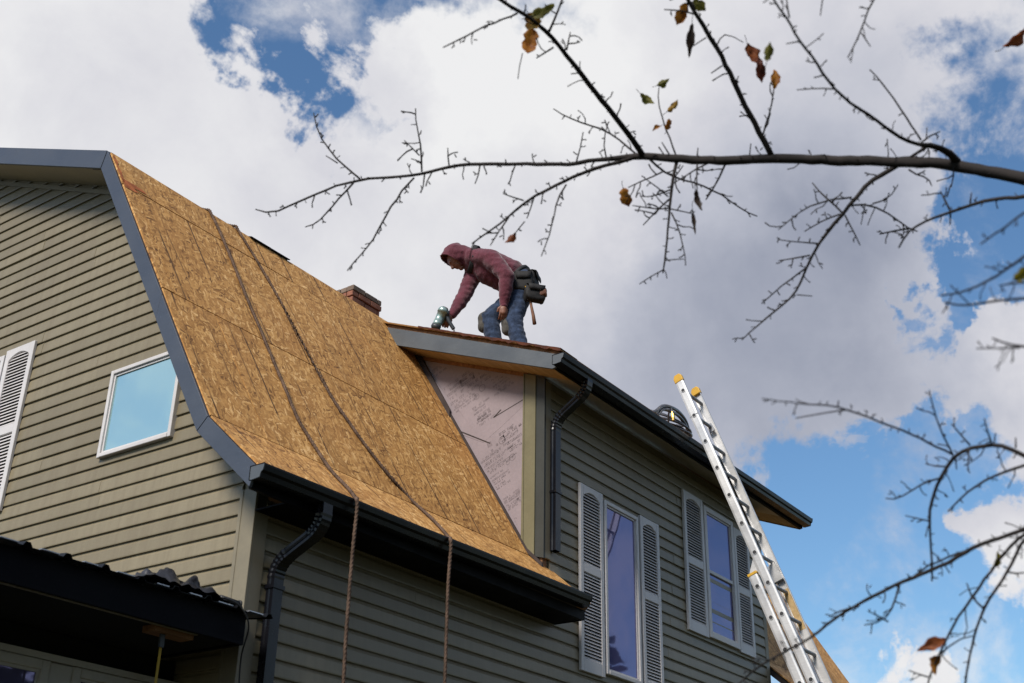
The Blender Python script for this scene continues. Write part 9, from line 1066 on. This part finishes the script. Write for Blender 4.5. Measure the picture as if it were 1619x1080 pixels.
vox('cuff', [([lw + V3((0, 0, 0.03)), lw + V3((0, 0, -0.015))], [0.043, 0.040])], 0.007, M['hoodie'], man, 3, fabric=0.004)
vox('cuff', [([rw.lerp(re_, 0.10), rw], [0.045, 0.042])], 0.007, M['hoodie'], man, 3, fabric=0.004)
# jeans, one garment
jn = [([pel + UPZ * 0.02, pel - UPZ * 0.03], [0.135, 0.145]), ([lh + UPZ * 0.06, lh, lh.lerp(lk, 0.5), lk, lk.lerp(la, 0.5), la], [0.122, 0.126, 0.110, 0.092, 0.084, 0.082]),
      ([rh + UPZ * 0.06, rh, rh.lerp(rk, 0.5), rk, rk.lerp(ra, 0.5), ra], [0.122, 0.126, 0.112, 0.098, 0.088, 0.084]), ([pel.lerp(wai, 0.5), pel], [0.13, 0.135]), ([pel - FW * 0.03 - UPZ * 0.02, pel - FW * 0.04 - UPZ * 0.06], [0.135, 0.125])]
vox('jeans', jn, 0.010, M['denim'], man, 6, fabric=0.012, seed=9.0)
def knee_patch(k, u):
    c = k + FW * 0.052; m = []
    vox('knee_patch', [([c + (u - k).normalized() * 0.06, c, c + V3((0, 0, -0.10))], [0.062, 0.066, 0.058])], 0.009, M['denim_worn'], man, 4, fabric=0.008, seed=2.0)
knee_patch(lk, lh); knee_patch(rk, rh)
for a in (la, ra):
    zt = dz(a.y + FW.y * 0.08)
    vox('boot', [([a + UPZ * 0.03, V3((a.x, a.y, dz(a.y) + 0.05))], [0.055, 0.05]), ([V3((a.x, a.y, dz(a.y) + 0.042)) - FW * 0.05, V3((a.x, a.y, 0)) + FW * 0.17 + UPZ * (dz(a.y + FW.y * 0.17) + 0.04)], [0.042, 0.040])], 0.010, M['leather_brown'], man, 3)
# tool belt: band round the hips, pouches, buckle strap, harness webbing
bax = (wai - pel).normalized(); bx_ = LFT; by_ = bax.cross(bx_).normalized()
def band(c, rx, ry, w, mat, nm):
    mb = MB(); n = 30
    for h in (-w / 2, w / 2):
        for i in range(n): a = 2 * math.pi * i / n; mb.v.append(tuple(c + bx_ * (math.cos(a) * rx) + by_ * (math.sin(a) * ry) + bax * h))
    for i in range(n): mb.f.append((i, (i + 1) % n, n + (i + 1) % n, n + i))
    o = mb.build(nm, mat, man, True); s = o.modifiers.new('t', 'SOLIDIFY'); s.thickness = 0.012; return o
bc = pel.lerp(wai, 0.22)
band(bc, 0.196, 0.168, 0.105, M['leather'], 'tool_belt'); band(bc + bax * 0.030, 0.203, 0.175, 0.030, M['strap'], 'belt_strap')
def pouch(c, sz, mat, nm, out, flap=True):
    out = out.normalized(); t = out.cross(UPZ).normalized(); mb = MB(); m = 9; n = 24
    for j in range(m + 1):
        b = j / m; w = sz[0] * (0.80 + 0.20 * math.sin(math.pi * (0.1 + 0.75 * (1 - b)))); d_ = sz[1] * (0.62 + 0.5 * math.sin(math.pi * (0.12 + 0.6 * (1 - b)))); z = (b - 0.5) * sz[2]
        if j == 0: w *= 0.86; d_ *= 0.6
        for i in range(n):
            a = 2 * math.pi * i / n; ca, sa = math.cos(a), math.sin(a); sg = lambda x: math.copysign(abs(x) ** 0.38, x)
            p = c + t * (sg(ca) * w / 2) + out * (sg(sa) * d_ / 2) + UPZ * (z + 0.010 * math.sin(3 * a + b * 2))
            k = 0.007 * noise.noise(p * 26); mb.v.append(tuple(p + out * k + t * k))
    for j in range(m):
        for i in range(n): a = j * n + i; b = j * n + (i + 1) % n; mb.f.append((a, b, b + n, a + n))
    mb.f.append(tuple(range(n - 1, -1, -1))); o = mb.build(nm, mat, man, True); o.modifiers.new('t', 'SOLIDIFY').thickness = 0.006
    if flap:
        mb = MB()
        for k, (h, dd) in enumerate(((0.56, -0.35), (0.60, 0.2), (0.52, 0.62), (0.30, 0.68), (0.12, 0.66))):
            for s in (-0.46, -0.2, 0.2, 0.46): p = c + t * (s * sz[0] * (1 - 0.05 * k)) + out * (dd * sz[1] + 0.004) + UPZ * (h * sz[2]); mb.v.append(tuple(p + out * (0.006 * noise.noise(p * 30))))
        for k in range(4):
            for i in range(3): mb.f.append((k * 4 + i, k * 4 + i + 1, k * 4 + i + 5, k * 4 + i + 4))
        fl = mb.build('pouch_flap', mat, o, True); fl.modifiers.new('t', 'SOLIDIFY').thickness = 0.005
    return o
po = pouch(V3((8.615, 5.925, 5.735)), (0.21, 0.10, 0.155), M['leather'], 'tool_pouch', LFT - FW * 0.35)
pouch(V3((8.575, 6.035, 5.885)), (0.19, 0.07, 0.19), M['leather'], 'tool_pouch', LFT)
pouch(V3((8.70, 6.01, 5.93)), (0.20, 0.09, 0.17), M['leather'], 'tool_pouch', -FW + LFT * 0.3)
po2 = pouch(V3((8.655, 5.855, 5.755)), (0.07, 0.07, 0.085), M['leather_brown'], 'tool_pouch', -FW, False)
mb = MB(); mb.tube([(8.538, 5.985, 5.800), (8.560, 5.935, 5.808), (8.600, 5.870, 5.800), (8.625, 5.850, 5.795)], 0.008, 6); mb.build('tape_edge', M['yellow'], man)
# harness straps behind the neck and over the shoulder
def ribbon(pts, w, mat, nm):
    pts = smooth_path(pts, 6); mb = MB(); mb.tube(pts, w, 6); return mb.build(nm, mat, man, True)
hb = nek + UPZ * 0.0
nax = (hed - che).normalized(); n1 = LFT; n2 = nax.cross(n1).normalized(); mb = MB(); nn_ = 40
for i in range(nn_):
    a_ = 2 * math.pi * i / nn_; rr_ = 0.142 + 0.006 * math.sin(3 * a_)
    for w_ in (-0.024, -0.008, 0.008, 0.024): mb.v.append(tuple(nek - nax * 0.012 + n1 * (math.cos(a_) * rr_) + n2 * (math.sin(a_) * rr_ * 1.03) + nax * (w_ + 0.012 * math.sin(2 * a_))))
for i in range(nn_):
    for j in range(3): a_ = i * 4 + j; b_ = ((i + 1) % nn_) * 4 + j; mb.f.append((a_, b_, b_ + 1, a_ + 1))
hs = mb.build('harness_strap', M['strap'], man, True); hs.modifiers.new('t', 'SOLIDIFY').thickness = 0.010
ribbon([nek + UPZ * 0.120 - FW * 0.01, che + UPZ * 0.165, wai + UPZ * 0.150, bc + bax * 0.05 + UPZ * 0.14], 0.012, M['strap'], 'harness_strap')
ribbon([nek + LFT * 0.150 + V3((0, 0, -0.05)), che + LFT * 0.18 + UPZ * -0.06, wai + LFT * 0.165 + UPZ * -0.09], 0.009, M['strap'], 'harness_strap')
# hammer hanging from the belt, held in a loop
ham = thing('hammer', 'hammer with a brown wooden handle hanging from the tool belt of the roofer', 'hammer', (8.60, 5.93, 5.40))
mb = MB(); mb.tube([(8.585, 5.958, 5.70), (8.59, 5.945, 5.60), (8.595, 5.925, 5.50), (8.60, 5.912, 5.405)], [0.012, 0.013, 0.016, 0.019], 10); mb.build('handle', M['hammer_wood'], ham, True)
mb = MB(); mb.tube([(8.54, 5.985, 5.715), (8.585, 5.96, 5.715), (8.62, 5.94, 5.715)], [0.018, 0.016, 0.014], 10); mb.tube([(8.62, 5.94, 5.715), (8.66, 5.915, 5.70)], [0.013, 0.005], 8); mb.build('head', M['gun_dark'], ham, True)
# tape measure clip on the knee side
# nail gun
gun = thing('nail_gun', 'grey green pneumatic nail gun in the roofer\'s right hand at the dormer edge', 'nail gun', (8.14, 6.75, dz(6.75)))
gt = V3((8.172, 6.668, 5.605)); gb = V3((8.150, 6.752, 5.405)); gd = (gb - gt).normalized(); gx = V3((0.575, -0.818, 0.018)); gx = (gx - gd * gx.dot(gd)).normalized(); gy = gd.cross(gx)
def gpt(a, b, c): return gt + gd * a + gx * b + gy * c
mb = MB(); mb.tube([gpt(0.0, 0, 0), gpt(0.012, 0, 0), gpt(0.03, 0, 0), gpt(0.055, 0, 0), gpt(0.056, 0, 0), gpt(0.15, 0, 0), gpt(0.151, 0, 0), gpt(0.20, 0, 0)], [0.035, 0.048, 0.054, 0.054, 0.047, 0.043, 0.046, 0.040], 18); mb.build('cylinder', M['gun'], gun, True)
mb = MB(); mb.tube([gpt(-0.006, 0.004, 0), gpt(0.004, 0.004, 0)], [0.030, 0.036], 14); mb.tube([gpt(0.02, 0.035, 0), gpt(0.07, 0.052, 0)], [0.028, 0.024], 10); mb.build('exhaust_cap', M['gun_dark'], gun, True)
mb = MB(); mb.prism([(0.06, 0.0), (0.16, -0.005), (0.18, 0.03), (0.10, 0.052), (0.06, 0.05)], lambda p, d: gpt(p[0], p[1], d), -0.046, -0.02); bevel(mb.build('side_plate', M['gun_green'], gun), 0.006, 2)
mb = MB(); mb.tube([gpt(0.185, 0, 0), gpt(0.215, 0, 0), gpt(0.235, 0, 0)], [0.046, 0.048, 0.036], 16); mb.build('collar', M['gun_dark'], gun, True)
mb = MB(); mb.tube([gpt(0.23, 0.0, 0), gpt(0.34, 0.004, 0), gpt(0.40, 0.004, 0)], [0.022, 0.018, 0.014], 10); mb.build('nose', M['gun'], gun, True)
mb = MB(); mb.tube(smooth_path([gpt(0.06, 0.045, 0), gpt(0.10, 0.085, 0), gpt(0.135, 0.13, 0), gpt(0.16, 0.165, 0)], 5), 0.019, 10); mb.build('handle', M['gun_dark'], gun, True)
mb = MB(); mb.tube([gpt(0.25, 0.02, 0.0), gpt(0.25, 0.085, 0.0)], 0.034, 14); mb.build('magazine', M['gun'], gun, True)
mb = MB(); mb.tube(smooth_path([gpt(0.16, 0.165, 0), gpt(0.22, 0.20, 0.02), gpt(0.31, 0.19, 0.05), (8.35, 6.60, dz(6.60) + 0.012), (8.6, 6.1, dz(6.1) + 0.012), (9.3, 5.6, dz(5.6) + 0.012), (10.05, 5.45, dz(5.45) + 0.012)], 8), 0.008, 7)
tag(mb.build('air_line', M['rubber'], None, True), 'thin dark air line running across the dormer roof from the nail gun', 'hose')

# ------------------------------------------------------------------ apple tree in front of the house, its stem right of the frame
tree = thing('apple_tree', 'nearly bare apple tree reaching dark branches into view above and beside the ladder', 'tree')
tt = Vector(TRUNK_TOP); base = Vector((tt.x + 0.25, tt.y - 0.1, GZ)); tree.location = base
mb = MB(); path = smooth_path([base - Vector((0, 0, 0.1)), base + Vector((0.02, 0.01, 0.5)), base.lerp(tt, 0.45) + Vector((0.05, 0.03, 0)), base.lerp(tt, 0.75) + Vector((-0.02, 0, 0)), tt, tt + Vector((0, 0, 0.30))], 6)
mb.tube(path, [0.17 - 0.085 * i / (len(path) - 1) + 0.05 * max(0, 1 - i / 5) for i in range(len(path))], 14); mb.build('trunk', M['bark'], tree, True)
for main, spurs in BRANCHES:
    mb = MB(); r0 = main[0][3]
    mb.tube([p[:3] for p in main], [p[3] for p in main], 14 if r0 > 0.012 else (8 if r0 > 0.005 else 5), gnarl=0.16 if r0 > 0.006 else 0.10)
    for s in spurs: mb.tube([p[:3] for p in s], [p[3] for p in s], 4)
    mb.build('branch', M['bark'], tree, True)
camR, camU, camB = _r, -_d, -_f
rl = random.Random(17)
for x, y, z, L, W, ang, ci in LEAVES:
    a = math.radians(ang); d = camR * math.cos(a) - camU * math.sin(a); side0 = camR * math.sin(a) + camU * math.cos(a)
    tw = rl.uniform(-0.5, 0.5); side = side0 * math.cos(tw) + camB * math.sin(tw); nrm_ = d.cross(side).normalized()
    c = Vector((x, y, z)) - d * L * 0.5; nu, nv = 12, 6; v = []; f_ = []; curl = rl.choice((-1, 1)) * rl.uniform(0.35, 1.0); fold = rl.choice((-1, 1)) * rl.uniform(0.3, 0.9); jag = rl.uniform(0, 10)
    for i in range(nu + 1):
        t = i / nu; w = W * 0.5 * (math.sin(math.pi * t ** 0.85) ** 0.75 + 0.02) * (1 + 0.22 * math.sin(9 * t + jag) + 0.12 * math.sin(23 * t + 2 * jag))
        for j in range(nv + 1):
            b = 2 * j / nv - 1; e_ = b * w * (1 + 0.10 * noise.noise(Vector((t * 7 + jag, b * 3, ci))))
            h = fold * abs(e_) + curl * L * (t - 0.3) ** 2 + 0.14 * L * noise.noise(Vector((t * 4 + jag, b * 2, 1.3)))
            v.append(tuple(c + d * (t * L) + side * e_ + nrm_ * h))
    for i in range(nu):
        for j in range(nv):
            k = i * (nv + 1) + j
            f_.append((k, k + 1, k + nv + 2, k + nv + 1))
    o = mesh('leaf', v, f_, LEAFM[ci], tree, True)
    mb = MB(); mb.tube([c + d * (L * 0.02), c - d * (L * 0.2) + nrm_ * 0.004, c - d * (L * 0.36) + side * (L * 0.05)], [0.0011, 0.0009, 0.0012], 4); mb.build('leaf_stalk', M['bark'], o)

# ------------------------------------------------------------------ spruces standing beside the garden; their reflections show in the window panes
def spruce(loc, h, r, label, seed):
    t = thing('spruce_tree', label, 'tree', loc, None); rs_ = random.Random(seed); x0, y0, z0 = loc
    mb = MB(); mb.tube([(x0, y0, z0), (x0, y0, z0 + h * 0.5), (x0, y0, z0 + h)], [0.16, 0.08, 0.012], 9); mb.build('trunk', M['bark'], t, True)
    mb = MB(); z = 0.06
    while z < 0.985:
        n = 11; rr_ = r * (1 - z) ** 0.85 + 0.06
        for i in range(n):
            a = rs_.uniform(0, 6.283); L = rr_ * rs_.uniform(0.75, 1.08); bz = z0 + h * z + rs_.uniform(-0.05, 0.05); tip_ = Vector((x0 + math.cos(a) * L, y0 + math.sin(a) * L, bz - L * rs_.uniform(0.08, 0.28) + 0.12 * L))
            b0 = Vector((x0, y0, bz)); mb.tube([b0, b0.lerp(tip_, 0.6) + Vector((0, 0, -0.06 * L)), tip_], [0.018, 0.011, 0.004], 4)
            for k in range(9):
                q = b0.lerp(tip_, 0.25 + 0.75 * k / 8); sdv = Vector((-math.sin(a), math.cos(a), 0)); ll = (0.30 * (1 - k / 10) + 0.05) * min(1.0, L)
                for sg in (-1, 1):
                    e2 = q + sdv * (sg * ll) + (tip_ - b0).normalized() * ll * 0.6 + Vector((0, 0, -0.25 * ll))
                    mb.add([q + Vector((0, 0, 0.02)), q - Vector((0, 0, 0.02)), e2, q.lerp(e2, 0.5) + Vector((0, 0, 0.05)), q.lerp(e2, 0.5) - Vector((0, 0, 0.06))], [(0, 3, 4, 1), (3, 2, 4)])
        z += 0.028
    mb.build('crown', M['needle'], t)
spruce((20.0, -1.25, GZ), 7.15, 1.7, 'dark spruce mirrored in the tall narrow window under the dormer', 3)
spruce((-2.6, 18.9, GZ), 11.0, 2.3, 'tall dark spruce mirrored at the edge of the small gable window', 8)

# ------------------------------------------------------------------ added evergreens, unseen behind the camera, that shade the eave wall
def shade_trees():
    rs_ = random.Random(41); mb = MB()
    for k in range(15):
        x0 = -9 + k * 1.75 + rs_.uniform(-0.5, 0.5); y0 = -9.5 + rs_.uniform(-2.2, 1.2); h = rs_.uniform(11, 15.5); r = rs_.uniform(2.0, 2.7); z0 = GZ
        mb.tube([(x0, y0, z0), (x0, y0, z0 + h)], [0.2, 0.02], 6); z = 0.04
        while z < 0.98:
            rr_ = r * (1 - z) ** 0.75 + 0.08
            for i in range(9):
                a = rs_.uniform(0, 6.283); L = rr_ * rs_.uniform(0.7, 1.1); b0 = Vector((x0, y0, z0 + h * z)); tp = Vector((x0 + math.cos(a) * L, y0 + math.sin(a) * L, z0 + h * z - 0.2 * L)); sd_ = Vector((-math.sin(a), math.cos(a), 0)) * (0.42 * L + 0.1)
                m1 = b0.lerp(tp, 0.6); mb.add([b0, m1 + sd_ * 0.8 + Vector((0, 0, -0.15)), tp, m1 - sd_ * 0.8 + Vector((0, 0, -0.15))], [(0, 1, 2, 3)])
                mb.add([b0, m1 + Vector((0, 0, -0.45)), tp, m1 + Vector((0, 0, 0.1))], [(0, 1, 2, 3)])
            z += 0.028
    o = mb.build('evergreen_wood', M['needle']); o['kind'] = 'stuff'; o['label'] = 'dark evergreen wood closing the garden behind the photographer'; o['category'] = 'wood'
shade_trees()
